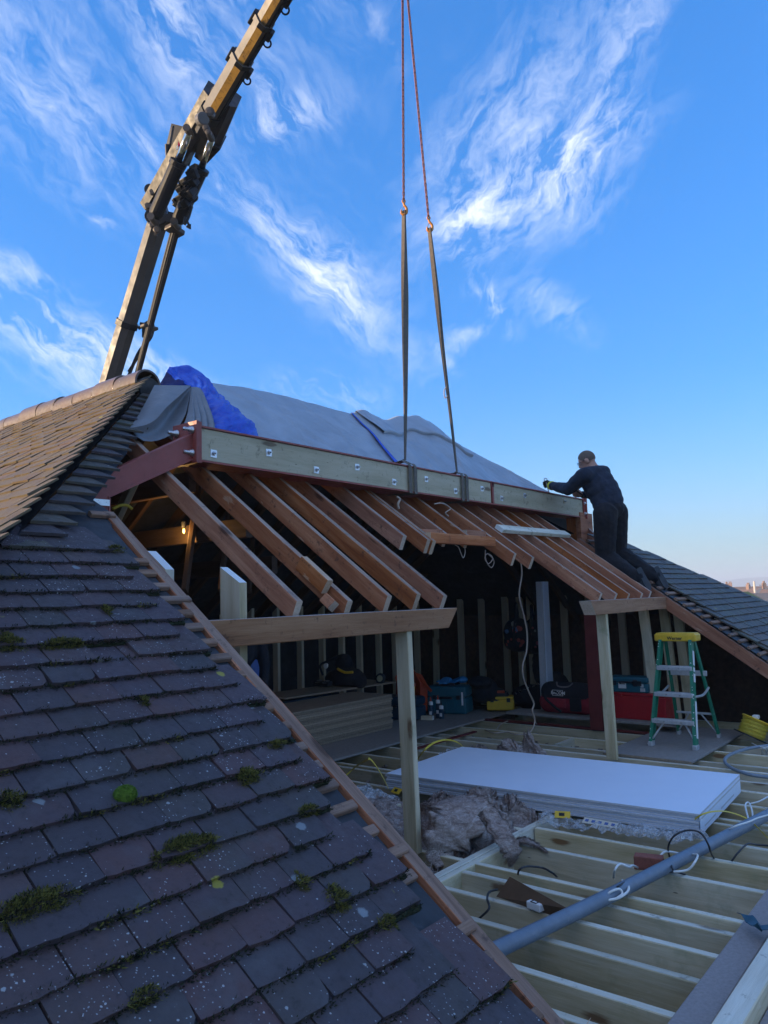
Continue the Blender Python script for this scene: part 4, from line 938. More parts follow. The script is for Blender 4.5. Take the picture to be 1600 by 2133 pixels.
# column and base hidden by the roof
bt = B0 - (B1 - B0) * .9
MB().tube([Vector((bt.x, bt.y, ground_z(7, 12) - .2)), Vector((bt.x, bt.y, bt.z + .3))], [.42, .34], 12).box((bt.x, bt.y, ground_z(7, 12) + .5), (2.4, 2.0, 1.2)).build('column', M_CRNK, crane)
# knuckle: black box section with side plates, link rods and two rams
K0 = at(322, 470, 13.2); K1 = at(462, 205, 11.6); w, a, b = axf(K0, K1); LK = (K1 - K0).length
kn = MB().prism(K0 + w * LK * .12 - a * .10, K1 - a * .02, [(-.26, -.25), (-.26, .12), (-.14, .22), (.02, .22), (.08, .1), (.08, -.25)], a, b).build('knuckle_boom', M_CRNK, crane)
sidep = [(-.10, -.22), (-.16, .12), (-.04, .30), (.24, .32), (.34, .2), (.34, -.2)]
MB().prism(K1 - w * .55 - a * .04, K1 + w * .12 - a * .05, sidep, a, b, sec1=[(q[0] * .85, q[1]) for q in sidep]).build('head_bracket', M_CRNK, kn)
MB().prism(K1 - w * .95 + a * .16, K1 - w * .55 + a * .10, [(-.12, -.2), (-.12, .2), (.08, .25), (.12, -.2)], a, b, sec1=[(-.12, -.2), (-.12, .3), (.22, .3), (.22, -.2)]).build('head_bracket', M_CRNK, kn)
for (pa, pb) in (((345, 262), (375, 262)), ):
    c0 = at(352, 270, 12.6); c1 = at(385, 270, 12.4); c2 = at(352, 345, 12.7)
    pw = MB(); P = [at(357, 257, 12.5), at(385, 264, 12.4), at(352, 340, 12.6), at(346, 302, 12.6)]
    pw.hexa([p + FWD * .25 for p in P] + P); pw.build('tool_plate', M_CRNK, kn)
MB().tube([at(348, 300, 12.3), at(350, 338, 12.4)], .035, 6).tube([at(361, 262, 12.3), at(349, 330, 12.4)], .02, 5).build('plate_rod', M_CRND, kn)
for (pa, pj, pb, r0, r1, d0, d1) in (((322, 452), (372, 336), (394, 276), .115, .058, 12.35, 11.55), ((370, 462), (420, 350), (441, 290), .115, .056, 12.6, 11.75)):
    A, J, Bp = at(*pa, d0), at(*pj, (d0 + d1) / 2), at(*pb, d1)
    cy = MB().lathe(A, J - A, [(0, r0 * .8), (.06, r0), ((J - A).length - .08, r0), ((J - A).length - .07, r0 * 1.15), ((J - A).length, r0 * 1.15)], 16).build('ram', M_CRNK, crane, smooth=False)
    MB().lathe(J, Bp - J, [(0, r1), ((Bp - J).length, r1)], 14).build('rod', M_CHROME, cy, smooth=True)
    dA = (J - A).normalized()
    MB().lathe(A - dA * .05 - FWD * .16, FWD, [(0, .06), (.26, .06)], 12).build('pin', M_CRND, cy); MB().lathe(Bp - FWD * .16, FWD, [(0, .055), (.26, .055)], 12).build('pin', M_CRND, cy)
# knuckle joint plates and fittings
jp = MB()
for (px, py, d, r) in ((316, 400, 12.8, .09), (320, 428, 12.9, .11), (320, 455, 12.9, .12), (336, 458, 12.9, .14), (357, 460, 12.9, .08)):
    c = at(px, py, d); jp.lathe(c - FWD * .14, FWD, [(0, r * .9), (.02, r), (.28, r), (.3, r * .9)], 14)
P = [at(316, 390, 12.9), at(333, 386, 12.9), at(352, 460, 12.9), at(318, 474, 12.9)]; jp.hexa([p + FWD * .2 for p in P] + P)
P = [at(350, 440, 12.9), at(372, 445, 12.9), at(372, 470, 12.9), at(350, 474, 12.9)]; jp.hexa([p + FWD * .2 for p in P] + P)
jp.build('joint_plate', M_CRNK, crane)
bl = MB()
for (px, py, d, r) in ((318, 402, 12.6, .05), (309, 431, 12.6, .055), (316, 432, 12.6, .045), (318, 443, 12.6, .04), (318, 470, 12.6, .05), (328, 480, 12.6, .06)):
    c = at(px, py, d); bl.lathe(c, -FWD, [(0, r), (.05, r), (.06, r * .7)], 12)
P = [at(324, 456, 12.55), at(331, 456, 12.55), at(327, 490, 12.6), at(320, 490, 12.6)]; bl.hexa([p + FWD * .04 for p in P] + P)
bl.build('fittings', M_CRND, crane)['kind'] = 'stuff'
cam_ = at(417, 250, 11.2); MB().lathe(cam_, (RGT * .6 - FWD * .8 - UPV * .2), [(0, .09), (.12, .09), (.13, .07)], 16).build('work_lamp', M_CRNG, kn)
for (px, py, r) in ((439, 238, .07), (431, 270, .05), (436, 280, .045)):
    MB().lathe(at(px, py, 11.2), -FWD, [(0, r), (.08, r), (.09, r * .5)], 14).build('pin', M_CRND, kn)
P = [at(372, 292, 11.95), at(380, 287, 11.9), at(379, 299, 11.95), at(370, 305, 11.95)]; MB().hexa([p + FWD * .02 for p in P] + P).build('badge', plain('red badge', (.55, .01, .05), .5, var=.1), kn)
P = [at(368, 304, 11.95), at(371, 301, 11.95), at(370, 310, 11.95), at(367, 312, 11.95)]; MB().hexa([p + FWD * .02 for p in P] + P).build('badge', M_LABEL, kn)
hb = MB()
for i in range(26):
    x = rnd.uniform(368, 408); y = 440 - (x - 368) * 2.0 + rnd.uniform(-24, 22); c = at(x, y, 12.7 - (x - 352) * .012); hb.bbox(c, (rnd.uniform(.05, .13), rnd.uniform(.06, .15), rnd.uniform(.08, .24)), .012, Matrix.Rotation(rnd.uniform(-1, 1), 3, 'Y'))
hb.build('valve_block', M_CRNK, crane)
hz_ = MB()
for pts in ([(418, 362), (424, 368), (420, 382), (412, 392)], [(408, 402), (410, 414), (398, 424), (394, 440)], [(404, 398), (396, 410), (390, 420)], [(386, 452), (384, 466), (390, 462), (396, 476)], [(352, 372), (366, 374), (378, 380), (398, 378)], [(396, 300), (400, 320), (392, 345)], [(400, 430), (392, 455), (384, 468)]):
    hz_.tube(crom([at(px, py, 12.4) for (px, py) in pts]), .022, 6)
hz_.tube([at(393, 470, 12.3), at(397, 477, 12.3)], [.05, .01], 6).build('hose', M_KCAB, crane)
cb_ = MB(); cl_ = at(364, 480, 12.8)
cb_.bbox(cl_, (.28, .2, .09), .02, Matrix.Rotation(.2, 3, 'Y')); cb_.bbox(at(311, 682, 13.6), (.3, .14, .06), .02); cb_.build('clamp', M_CRND, crane)
hs_ = MB()
for (dx, r) in ((-7, .018), (-2, .03), (2, .03), (7, .018), (10, .012)):
    hs_.tube(crom([at(364 + dx, 480, 12.8), at(340 + dx * .9, 570, 13.1), at(311 + dx * .7, 682, 13.5), at(288 + dx * .6, 772, 13.8), at(262 + dx * .5, 880, 14.2)]), r, 6)
hs_.build('hose', M_KCAB, crane)
# telescopic sections towards the tip above the slings
T0 = at(436, 240, 11.5); TIP = at(838, -454, 7.6); w, a, b = axf(T0, TIP); LT_ = (TIP - T0).length
def tpos(px): # distance along the boom where it crosses the picture column px
    lo, hi = 0.0, 1.0
    for _ in range(40):
        mi_ = (lo + hi) / 2
        if proj(T0 + (TIP - T0) * mi_)[0] < px: lo = mi_
        else: hi = mi_
    return LT_ * lo
tsec = lambda s: [(q[0] * s, q[1] * s) for q in [(-.5, -.3), (-.5, .10), (-.16, .40), (.20, .43), (.5, .14), (.5, -.3), (.2, -.48), (-.25, -.48)]]
cuts = [0, tpos(503), tpos(549), tpos(590), tpos(670), LT_]; sz = [.275, .24, .21, .18, .155]
for i in range(5):
    s = MB().prism(T0 + w * (cuts[i] - (.2 if i else 0)), T0 + w * cuts[i + 1], tsec(sz[i]), a, b, [0, 0, 1, 2, 2, 2, 0, 0]).build('boom_section', [M_CRNG, M_CRNY, M_CRND], crane)  # lit left side and shaded right side coloured in, yellow grease between
    if i < 4:
        c = T0 + w * cuts[i + 1]; MB().prism(c - w * .05, c + w * .03, tsec(sz[i] * 1.12), a, b, [0, 0, 1, 1, 1, 1, 1, 0]).build('collar', [M_CRNG, M_CRNK], s)
        MB().bbox(c - a * sz[i] * .52 - b * .02 - w * .06, (.08, .10, .2), .015, Matrix((a, b, w)).transposed()).build('bracket', M_CRNK, s); MB().bbox(c + a * sz[i] * .58 - w * .1, (.09, .11, .15), .015, Matrix((a, b, w)).transposed()).build('bracket', M_CRNK, s)
        e = c + a * sz[i] * .72 - w * .22; MB().tube([e + a * .05 * math.cos(q) + w * .06 * math.sin(q) for q in [6.2832 * j / 12 for j in range(13)]], .013, 6, caps=False).build('eye', M_CRNK, s)
        MB().tube([T0 + w * cuts[i] + a * sz[i] * .5 - b * .0, c + a * sz[i] * .5], .022, 6).tube([T0 + w * cuts[i] + a * sz[i] * .44 + b * .05, c + a * sz[i] * .44 + b * .05], .018, 6).build('pipe', M_CRNK, s)
cap_ = T0 + w * .02; MB().prism(cap_ - w * .1, cap_ + w * .06, tsec(.33), a, b).build('collar', M_CRNK, crane)
MB().bbox(TIP, (.2, .2, .3), .03).tube([TIP, Vector((hook_top.x, hook_top.y, TIP.z - .1)), hook_top + _z * .03], .02, 8).lathe(hook_top - _z * .02, _z, [(0, .03), (.05, .06), (.25, .05), (.3, .02)], 12).build('hook_block', M_HOOK, crane)

# ------------------------------------------------------------------ tarpaulins and the loose membrane
SIL = [(3.6, 1.86), (4.18, 1.90), (4.6, 1.935), (5.1, 1.95), (5.6, 1.945), (6.0, 1.94), (6.25, 1.985), (6.58, 1.94), (6.9, 2.03), (7.22, 2.10), (7.45, 2.06), (7.67, 1.97), (7.75, 1.945)]
def ztop(x):
    if x >= 7.75: return 1.945 - .775 * (x - 7.75)
    for (a_, b_) in zip(SIL, SIL[1:]):
        if a_[0] <= x <= b_[0]: f = (x - a_[0]) / (b_[0] - a_[0]); f = f * f * (3 - 2 * f); return a_[1] + (b_[1] - a_[1]) * f
    return SIL[0][1]
ytop = lambda x: 5.2 if x < 7.75 else 5.2 - (x - 7.75)
def tarp_pt(x, v, lift=0.0):  # v 0 low edge behind the beam .. 1 ridge .. 2 far side
    yt, zt = ytop(x), ztop(x); y0 = min(4.24, yt - .02); z0 = zr(y0) + .10
    wr = .016 * (abs(noise.noise(Vector((x * 4 + v * 2.5, v * 2.2 - x, 13)))) ** .6 - .5) + .018 * noise.noise(Vector((x * 2.2, v * 2.0, 3))) + .010 * (math.exp(-(((x * 1.0 + .06 * math.sin(v * 9)) % .62 - .31) / .02) ** 2) - math.exp(-(((v * 1.3) % .42 - .21) / .014) ** 2)) + .012 * noise.noise(Vector((x * 6 + v * 5, v * 4 - x * 2, 7))) + .01 * abs(noise.noise(Vector((x * 3 - v * 4, v, 9))))
    if v <= 1:
        y = y0 + (yt - y0) * v; z = z0 + (zt - z0) * v + .03 * math.sin(v * math.pi) + wr * min(1, 2.2 - 2 * v + .1)
        return Vector((x, y - wr * .3, z + lift))
    k = v - 1; dx = 0 if x < 7.6 else (x - 7.6) * k * 1.6
    return Vector((x + dx, yt + k * 1.0, zt - k * .75 - .02 + wr + lift))
def tarp(name, xa, xb, label, lift=0.0, top=2.0, n=150, bot=0.0, mat=M_TARP, skew=0.0):
    mb = MB(); rows = []
    for i in range(n + 1):
        x = xa + (xb - xa) * i / n; rows.append([tarp_pt(x + skew * (1 - min(v, 1)) * (1 if i == 0 else 1 - i / n), v, lift) for v in [bot + (top - bot) * j / 80 for j in range(81)]])
    mb.grid(rows); mb.grid([[p - Vector((0, -SN, CS)) * .004 for p in r_] for r_ in rows])
    return tag(mb.build(name, mat, smooth=True, recalc=False), label, 'tarpaulin')
tarp('tarpaulin', 3.95, 6.06, 'grey tarpaulin over the ridge, the smooth left sheet behind the beam', skew=-.1)
tarp('tarpaulin', 6.03, 8.86, 'grey tarpaulin over the ridge, the peaked right sheet sloping down to the kneeling man', .014, skew=-.30)
fl = MB(); rows = []
for i in range(41):
    x = 6.10 + 1.62 * i / 40; row = []
    lo_ = .60 + .10 * noise.noise(Vector((x * 2, 0, 5))) + .12 * math.sin((x - 6.1) * 2.2)
    for j in range(15):
        v = lo_ + (1.06 - lo_) * j / 14; row.append(tarp_pt(x, v, .03 + .03 * (1 - j / 14)))
    row.insert(0, tarp_pt(x, lo_ + .03, .006)); rows.append(row)
fl.grid(rows); tag(fl.build('tarpaulin', M_TARP, smooth=True, recalc=False), 'folded back flap of grey tarpaulin on the ridge peak beside the left sling', 'tarpaulin')
hm = MB(); ribbon(hm, [tarp_pt(6.02 - .30 * (1 - v), v, .026) for v in (.97, .8, .6, .4, .2, .04)], (1, 0, .05), (.02, .035, .07), .004); tag(hm.build('tarpaulin_hem', M_BTARP, smooth=True, recalc=False), 'narrow blue hem strip between the two grey tarpaulins', 'tarpaulin')
def curve3(pts, n):
    c = crom([Vector(p) for p in pts], 12); L = [0]
    for p, q in zip(c, c[1:]): L.append(L[-1] + (q - p).length)
    o = []; k = 0
    for i in range(n + 1):
        t = L[-1] * i / n
        while k < len(L) - 2 and L[k + 1] < t: k += 1
        f = (t - L[k]) / max(1e-9, L[k + 1] - L[k]); o.append(c[k].lerp(c[k + 1], f))
    return o
def loft(mb, cu, n=24, bulge=None, thick=.004):
    """sheet through successive 3D curves (lists of equal length)"""
    rows = []
    for i in range(len(cu[0])):
        line = curve3([c[i] for c in cu], n); rows.append([p + (bulge(i / (len(cu[0]) - 1), j / n) if bulge else Vector()) for j, p in enumerate(line)])
    mb.grid(rows); mb.grid([[p + FWD * thick for p in r_] for r_ in rows])
N_ = 90
ca = curve3([pl(350, 771, 1, 5.22), pl(366, 788, 1, 5.14), pl(400, 806, 1, 4.98), pl(428, 838, 1, 4.72), pl(440, 872, 1, 4.5), pl(446, 908, 1, 4.30)], N_)
cc_ = curve3([pl(352, 766, 1, 5.30), pl(392, 763, 1, 5.28), pl(424, 783, 1, 5.2), pl(452, 824, 1, 5.0), pl(482, 850, 1, 4.75), pl(516, 869, 1, 4.55), pl(540, 896, 1, 4.36), pl(532, 917, 1, 4.28)], N_)
cbm = [(p * .5 + q * .5) - Vector((.05, .12, 0)) * math.sin(i / N_ * math.pi) for i, (p, q) in enumerate(zip(ca, cc_))]
cback = [q + Vector((.06, .25, -.12)) for q in cc_]
bt_ = MB(); loft(bt_, [ca, cbm, cc_, cback], 60, lambda u, v: Vector((0, -1, .6)) * (.028 * noise.noise(Vector((u * 6, v * 4, 1))) + .030 * (abs(noise.noise(Vector((u * 11 + v * 6, v * 5, 4)))) ** .7 - .4) + .014 * (abs(noise.noise(Vector((u * 30 + v * 8, v * 14, 6)))) - .3)))
tag(bt_.build('blue_tarpaulin', M_BTARP, smooth=True, recalc=False), 'bright blue crumpled tarpaulin draped off the end of the ridge', 'tarpaulin')
mm_ = MB()
A_ = curve3([pl(322, 802, 1, 4.95), pl(303, 838, 1, 4.75), pl(287, 866, 1, 4.55), pl(271, 890, 1, 4.36)], 24)
B_ = curve3([pl(397, 803, 1, 4.92), pl(374, 824, 1, 4.70), pl(347, 848, 1, 4.52), pl(326, 872, 1, 4.42), pl(304, 885, 1, 4.36), pl(272, 891, 1, 4.34)], 24)
loft(mm_, [A_, [(p + q) / 2 + Vector((-.01, -.03, .01)) * math.sin(i / 24 * 3.14) for i, (p, q) in enumerate(zip(A_, B_))], B_], 14)
C_ = curve3([pl(398, 806, 1, 4.96), pl(392, 840, 1, 4.74), pl(384, 868, 1, 4.52), pl(362, 901, 1, 4.36), pl(330, 917, 1, 4.33), pl(302, 919, 1, 4.33), pl(283, 908, 1, 4.33), pl(273, 893, 1, 4.34)], 24)
loft(mm_, [B_, [(p + q) / 2 + Vector((.04, .16, .0)) * math.sin(i / 24 * 3.14) for i, (p, q) in enumerate(zip(B_, C_))], C_], 14)
D_ = curve3([pl(399, 806, 1, 4.95), pl(416, 808, 1, 4.9), pl(428, 828, 1, 4.75), pl(434, 858, 1, 4.55), pl(441, 908, 1, 4.30)], 24)
E_ = curve3([pl(398, 806, 1, 4.95), pl(394, 840, 1, 4.74), pl(388, 870, 1, 4.52), pl(372, 906, 1, 4.32)], 24)
cols = []
for k in range(9):
    f = k / 8; cols.append([p * (1 - f) + q * f + Vector((.3, -1, 0)) * (.075 * math.sin(i / 24 * 2.2) * (.5 + .5 * (1 if k % 2 else -1)) * (i / 24)) for i, (p, q) in enumerate(zip(E_, D_))])
loft(mm_, cols, 40)
tag(mm_.build('roofing_membrane', M_MEMB, smooth=True, recalc=False), 'grey flexible roofing membrane folded in a fan above the steel elbow', 'membrane')

# ------------------------------------------------------------------ figures: one skin each, grown from capsules and ellipsoids
def cap_mesh(mb, p0, p1, r0, r1, n=14):
    p0, p1 = Vector(p0), Vector(p1); L = (p1 - p0).length; prof = []
    for k in range(6): t = math.pi / 2 * (1 - k / 5); prof.append((-r0 * math.sin(t), r0 * math.cos(t)))
    for k in range(6): t = math.pi / 2 * k / 5; prof.append((L + r1 * math.sin(t), r1 * math.cos(t)))
    mb.lathe(p0, p1 - p0, prof, n)
def ell_mesh(mb, c, rx, ry, rz, M):
    vs = []; fs = []; n, h = 18, 12
    for i in range(h + 1):
        t = math.pi * i / h
        for j in range(n):
            a = 2 * math.pi * j / n; vs.append(Vector(c) + M @ Vector((rx * math.sin(t) * math.cos(a), ry * math.sin(t) * math.sin(a), rz * math.cos(t))))
    for i in range(h): fs += [(i * n + j, i * n + (j + 1) % n, (i + 1) * n + (j + 1) % n, (i + 1) * n + j) for j in range(n)]
    mb.add(vs, fs)
def basis(x, z):
    z = Vector(z).normalized(); x = Vector(x); x = (x - z * x.dot(z)).normalized(); return Matrix((x, z.cross(x), z)).transposed()
def fuse(name, prims, voxel, smooth_it, mats, parent, wr=0.0):
    mb = MB(); tests = []
    for p in prims:
        if p[0] == 'c':
            _, p0, p1, r0, r1, mi = p; cap_mesh(mb, p0, p1, r0, r1); tests.append((mi, 'c', Vector(p0), Vector(p1), r0, r1))
        else:
            _, c, rx, ry, rz, M, mi = p; ell_mesh(mb, c, rx, ry, rz, M); tests.append((mi, 'e', Vector(c), (rx, ry, rz), M.transposed(), 0))
    me = mb.mesh('tmp'); o = bpy.data.objects.new('tmp', me); C.objects.link(o)
    md = o.modifiers.new('r', 'REMESH'); md.mode = 'VOXEL'; md.voxel_size = voxel
    s = o.modifiers.new('s', 'SMOOTH'); s.iterations = smooth_it; s.factor = .5
    bpy.context.view_layer.update(); dg = bpy.context.evaluated_depsgraph_get()
    m2 = bpy.data.meshes.new_from_object(o.evaluated_get(dg)); bpy.data.objects.remove(o)
    if wr:
        nrm_ = [v.normal.copy() for v in m2.vertices]
        for v, vn in zip(m2.vertices, nrm_):
            n_ = (1 - 2.4 * abs(noise.noise(Vector((v.co.x * 8 + v.co.z * 5, v.co.y * 8 - v.co.z * 4, v.co.z * 7))))) * .7 + .4 * noise.noise(v.co * 20); v.co += vn * wr * n_
    m2.materials.clear()
    cen = np.empty(len(m2.polygons) * 3); m2.polygons.foreach_get('center', cen); cen = cen.reshape(-1, 3); best = np.full(len(cen), 1e9); mi = np.zeros(len(cen), int)
    for t in tests:
        if t[1] == 'c':
            p0, ab = np.array(t[2]), np.array(t[3] - t[2]); f = np.clip((cen - p0) @ ab / max(1e-9, ab @ ab), 0, 1); d = np.linalg.norm(cen - p0 - f[:, None] * ab, axis=1) - (t[4] + (t[5] - t[4]) * f)
        else:
            q = (cen - np.array(t[2])) @ np.array(t[4]).T / np.array(t[3]); d = (np.linalg.norm(q, axis=1) - 1) * min(t[3])
        k = d < best; best[k] = d[k]; mi[k] = t[0]
    m2.polygons.foreach_set('material_index', mi)
    return link(name, m2, mats, parent, smooth=True)
def make_head(c, face, up, skin_i):
    """primitives of a head; face = direction it looks, up = crown direction"""
    face = Vector(face).normalized(); M = basis(Vector(face).cross(Vector(up)) * -1, up); lat = M @ Vector((1, 0, 0)); f = (Vector(face) - Vector(up).normalized() * Vector(face).dot(Vector(up).normalized())).normalized(); u = Vector(up).normalized(); c = Vector(c)
    pr = [('e', c + u * .025, .075, .093, .090, M, skin_i), ('e', c + f * .022 - u * .045, .058, .066, .068, M, skin_i), ('e', c + f * .045 - u * .085, .034, .03, .026, M, skin_i),
          ('c', c + f * .088 + u * .008, c + f * .104 - u * .028, .009, .015, skin_i), ('e', c + f * .082 + u * .022, .048, .014, .012, M, skin_i), ('e', c + f * .083 - u * .058, .026, .014, .011, M, skin_i)]
    for s in (-1, 1): pr.append(('e', c + lat * s * .076 - f * .008 - u * .005, .010, .018, .031, M, skin_i))
    return pr, lat, f, u
def face_parts(c, lat, f, u, t, glasses=True):
    c = Vector(c)
    for s in (-1, 1):
        e = c + lat * s * .031 + f * .084 + u * .004
        MB().lathe(e, f, [(-.008, .006), (-.003, .011), (.003, .009), (.005, .004)], 10).build('eye', M_LABEL, t, smooth=True)
        MB().lathe(e + f * .003, f, [(0, .005), (.003, .004)], 8).build('iris', M_INK, t)
    MB().tube([c + lat * -.022 + f * .093 - u * .058, c + f * .099 - u * .057, c + lat * .022 + f * .093 - u * .058], .003, 5).build('mouth', plain('lips', (.35, .13, .11), .6), t) if 'lips' not in MATS else MB().tube([c + lat * -.022 + f * .093 - u * .058, c + f * .099 - u * .057, c + lat * .022 + f * .093 - u * .058], .003, 5).build('mouth', MATS['lips'], t)
    if glasses:
        g = MB()
        for s in (-1, 1):
            e = c + lat * s * .034 + f * .106 + u * .004
            g.tube([e + lat * .024 * math.cos(q) + u * .017 * math.sin(q) for q in [6.2832 * k / 14 for k in range(15)]], .0022, 5, caps=False)
            g.tube([e + lat * s * .024, c + lat * s * .080 + f * .07 + u * .008, c + lat * s * .084 - f * .01 + u * .012], .0025, 5)
        g.tube([c + lat * -.01 + f * .108 + u * .006, c + lat * .01 + f * .108 + u * .006], .002, 5); g.build('glasses', M_BLK, t)
def hair_cap(c, f, u, lat, t, mat, k=1.0, name='hair'):
    mb = MB(); rows = []; M = Matrix((lat, f, u)).transposed(); n = 28
    for i in range(11):
        row = []
        for j in range(n + 1):
            a = 2 * math.pi * j / n; fr = max(0, math.sin(a)); lim = 1.95 - .85 * fr; th = lim * i / 10
            row.append(Vector(c) + u * .025 + M @ Vector((.0785 * k * math.sin(th) * math.cos(a), .0965 * k * math.sin(th) * math.sin(a), .0935 * k * math.cos(th))))
        rows.append(row)
    mb.grid(rows); mb.grid([[Vector(c) + (p - Vector(c)) * .94 for p in r_] for r_ in rows]); return mb.build(name, mat, t, smooth=True, recalc=False)
def glove(t, wrist, palm_dir, curl_dir, side, mat, name='glove'):
    """a closed gloved hand: palm, four bent fingers of different lengths and a thumb"""
    pd, cd = Vector(palm_dir).normalized(), Vector(curl_dir).normalized(); sd = pd.cross(cd).normalized() * side; w = Vector(wrist)
    pr = [('c', w, w + pd * .03, .034, .036, 0), ('e', w + pd * .065, .043, .052, .022, basis(sd, cd), 0)]
    for k, (o, l) in enumerate(((.033, .95), (.011, 1.05), (-.011, 1.0), (-.032, .82))):
        b0 = w + pd * .10 + sd * o; b1 = b0 + pd * .028 * l + cd * .022; b2 = b1 - pd * .004 + cd * .030 * l; b3 = b2 - pd * .026 * l + cd * .010
        pr += [('c', b0 - pd * .02, b1, .0115, .0105, 0), ('c', b1, b2, .0105, .0098, 0), ('c', b2, b3, .0098, .0085, 0)]
    t0 = w + pd * .04 + sd * .036; t1 = t0 + pd * .03 + sd * .018 + cd * .018; t2 = t1 + pd * .022 + cd * .03 - sd * .008
    pr += [('c', t0, t1, .014, .0125, 0), ('c', t1, t2, .0125, .0105, 0)]
    return fuse(name, pr, .0052, 2, [mat], t)

# --- the man kneeling on the rafters at the far end of the beam
man = thing('person', 'man in dark navy sweatshirt and black trousers kneeling on the rafters at the beam end', 'person', loc=RP(8.1, 3.4 / CS, 0))
J = dict(head=at(1224, 960, 8.72), neck=at(1241, 984, 8.66), chest=at(1246, 1006, 8.64), belly=at(1262, 1034, 8.58), pelvis=at(1271, 1064, 8.54),
         shL=at(1217, 990, 8.48), elL=at(1184, 1019, 8.70), haL=pl(1151, 1012, 1, 4.05), shR=at(1259, 986, 8.80), elR=at(1240, 1030, 9.02), haR=at(1214, 1030, 8.98),
         hipL=at(1261, 1070, 8.44), knL=at(1261, 1160, 8.50), anL=at(1326, 1203, 8.20), hipR=at(1283, 1068, 8.62), knR=at(1287, 1150, 8.70), anR=at(1362, 1200, 8.38))
LAT = (J['shR'] - J['shL']).normalized(); FB = LAT.cross(_z).normalized() * -1
MT = basis(LAT, (J['chest'] - J['pelvis']))
hd, hlat, hf, hu = make_head(J['head'], -RGT * .72 + FWD * .42 - UPV * .45, UPV * .86 - RGT * .34 + FWD * .1, 2)
prims = hd + [('c', J['neck'] - _z * .02, J['head'] - hu * .04 - hf * .02, .060, .054, 2),
    ('e', J['chest'] + FWD * .0, .225, .165, .16, MT, 0), ('e', J['belly'], .20, .165, .17, MT, 0), ('e', (J['belly'] + J['pelvis']) / 2 + _z * .01, .195, .165, .12, MT, 0), ('e', (J['chest'] + J['belly']) / 2, .22, .17, .14, MT, 0), ('e', J['chest'] + _z * .09, .20, .12, .10, MT, 0),
    ('c', J['shL'] + LAT * .03, J['shR'] - LAT * .03, .09, .09, 0), ('c', J['neck'] - _z * .045, J['neck'] - _z * .01, .085, .066, 0),
    ('c', J['shL'], J['elL'], .088, .068, 0), ('c', J['elL'], J['haL'], .068, .047, 0), ('c', J['shR'], J['elR'], .072, .055, 0), ('c', J['elR'], J['haR'], .054, .040, 0),
    ('e', J['pelvis'] + _z * .01, .172, .150, .12, MT, 1), ('c', J['hipL'], J['knL'], .132, .105, 1), ('c', J['hipR'], J['knR'], .132, .10, 1),
    ('c', J['knL'], J['anL'], .102, .072, 1), ('c', J['knR'], J['anR'], .10, .072, 1), ('e', J['hipL'] + _z * .0, .10, .135, .12, MT, 1), ('e', J['hipR'], .10, .135, .12, MT, 1)]
fuse('body', prims, .0095, 5, [M_NAVY, M_TROU, M_SKIN], man, wr=.009)
face_parts(J['head'], hlat, hf, hu, man)
hair_cap(J['head'], hf, hu, hlat, man, M_HAIR, 1.03)
def boot(t, an, toe, up):
    an, toe = Vector(an), Vector(toe); d = (toe - an).normalized(); M = basis(Vector(up).cross(d), up); u = M @ Vector((0, 0, 1)); dd = d
    b = fuse('boot', [('c', an - dd * .01, an + dd * .07, .058, .056, 0), ('c', an + dd * .05, an + dd * .13, .053, .044, 0), ('e', an - dd * .035, .045, .05, .05, M, 0)], .008, 3, [M_SHOE], t)
    sm = MB(); x = u.cross(dd).normalized(); pts = [(-.085, .03), (-.07, .043), (.0, .040), (.09, .046), (.14, .043), (.175, .02), (.175, -.02), (.14, -.043), (.09, -.046), (0, -.04), (-.07, -.043), (-.085, -.03)]
    sm.prism(an - u * .056, an - u * .046, pts, dd, x); sm.build('sole', plain('pale sole edge', (.032, .036, .043), .7, var=.1) if 'pale sole edge' not in MATS else MATS['pale sole edge'], b)
soleup = (RGT * -.35 + FWD * .75 - UPV * .55)
boot(man, J['anL'] + RGT * .03, J['anL'] + RGT * .10 - UPV * .14 - FWD * .02, soleup)
boot(man, J['anR'] + RGT * .03, J['anR'] + RGT * .10 - UPV * .14 - FWD * .02, soleup)
hl = J['haL']; fdir = (J['haL'] - J['elL']).normalized()
glove(man, hl, fdir * .9 + _z * .1, -LAT * -.25 - _z * .15 + RGT * -.7, 1, M_GLOVE)
MB().lathe(hl - fdir * .012, fdir, [(0, .050), (.02, .056), (.05, .053), (.052, .036)], 16).build('glove_cuff', M_HIVIS, man, smooth=True)
fd2 = (J['haR'] - J['elR']).normalized()
fuse('hand', [('e', J['haR'] + fd2 * .05, .036, .05, .018, basis(_z, LAT), 0)] + [('c', J['haR'] + fd2 * .085 + _z * o, J['haR'] + fd2 * (.085 + .045 * l) + _z * (o + .012), .0095, .0075, 0) for (o, l) in ((.028, .9), (.009, 1.05), (-.01, 1.0), (-.028, .8))] + [('c', J['haR'] + fd2 * .03 + _z * .035, J['haR'] + fd2 * .06 + _z * .06, .012, .009, 0)], .005, 2, [M_SKIN], man)
ph = thing('phone', 'thin dark phone in the kneeling man right hand by his chest', 'phone', loc=J['haR'])
p0 = at(1206, 1026, 8.93); MB().bbox(p0, (.075, .010, .15), .004, basis(FWD, -RGT * .75 + UPV * .6)).build('body', M_BLK, ph)
sp0 = hl + fdir * .105 - RGT * .018
tl = thing('podger_spanner', 'small steel podger bar gripped upright in the gloved hand on the beam', 'spanner', loc=sp0)
mb = MB().tube([sp0 + UPV * .045 - RGT * .016, sp0 - UPV * .10 + RGT * .024], [.008, .008], 8); mb.build('bar', M_BOLT, tl)
rc = sp0 + UPV * .065 - RGT * .02; MB().tube([rc + RGT * .017 * math.cos(q) + UPV * .017 * math.sin(q) for q in [6.2832 * k / 12 for k in range(13)]], .006, 6, caps=False).build('ring', M_BOLT, tl)

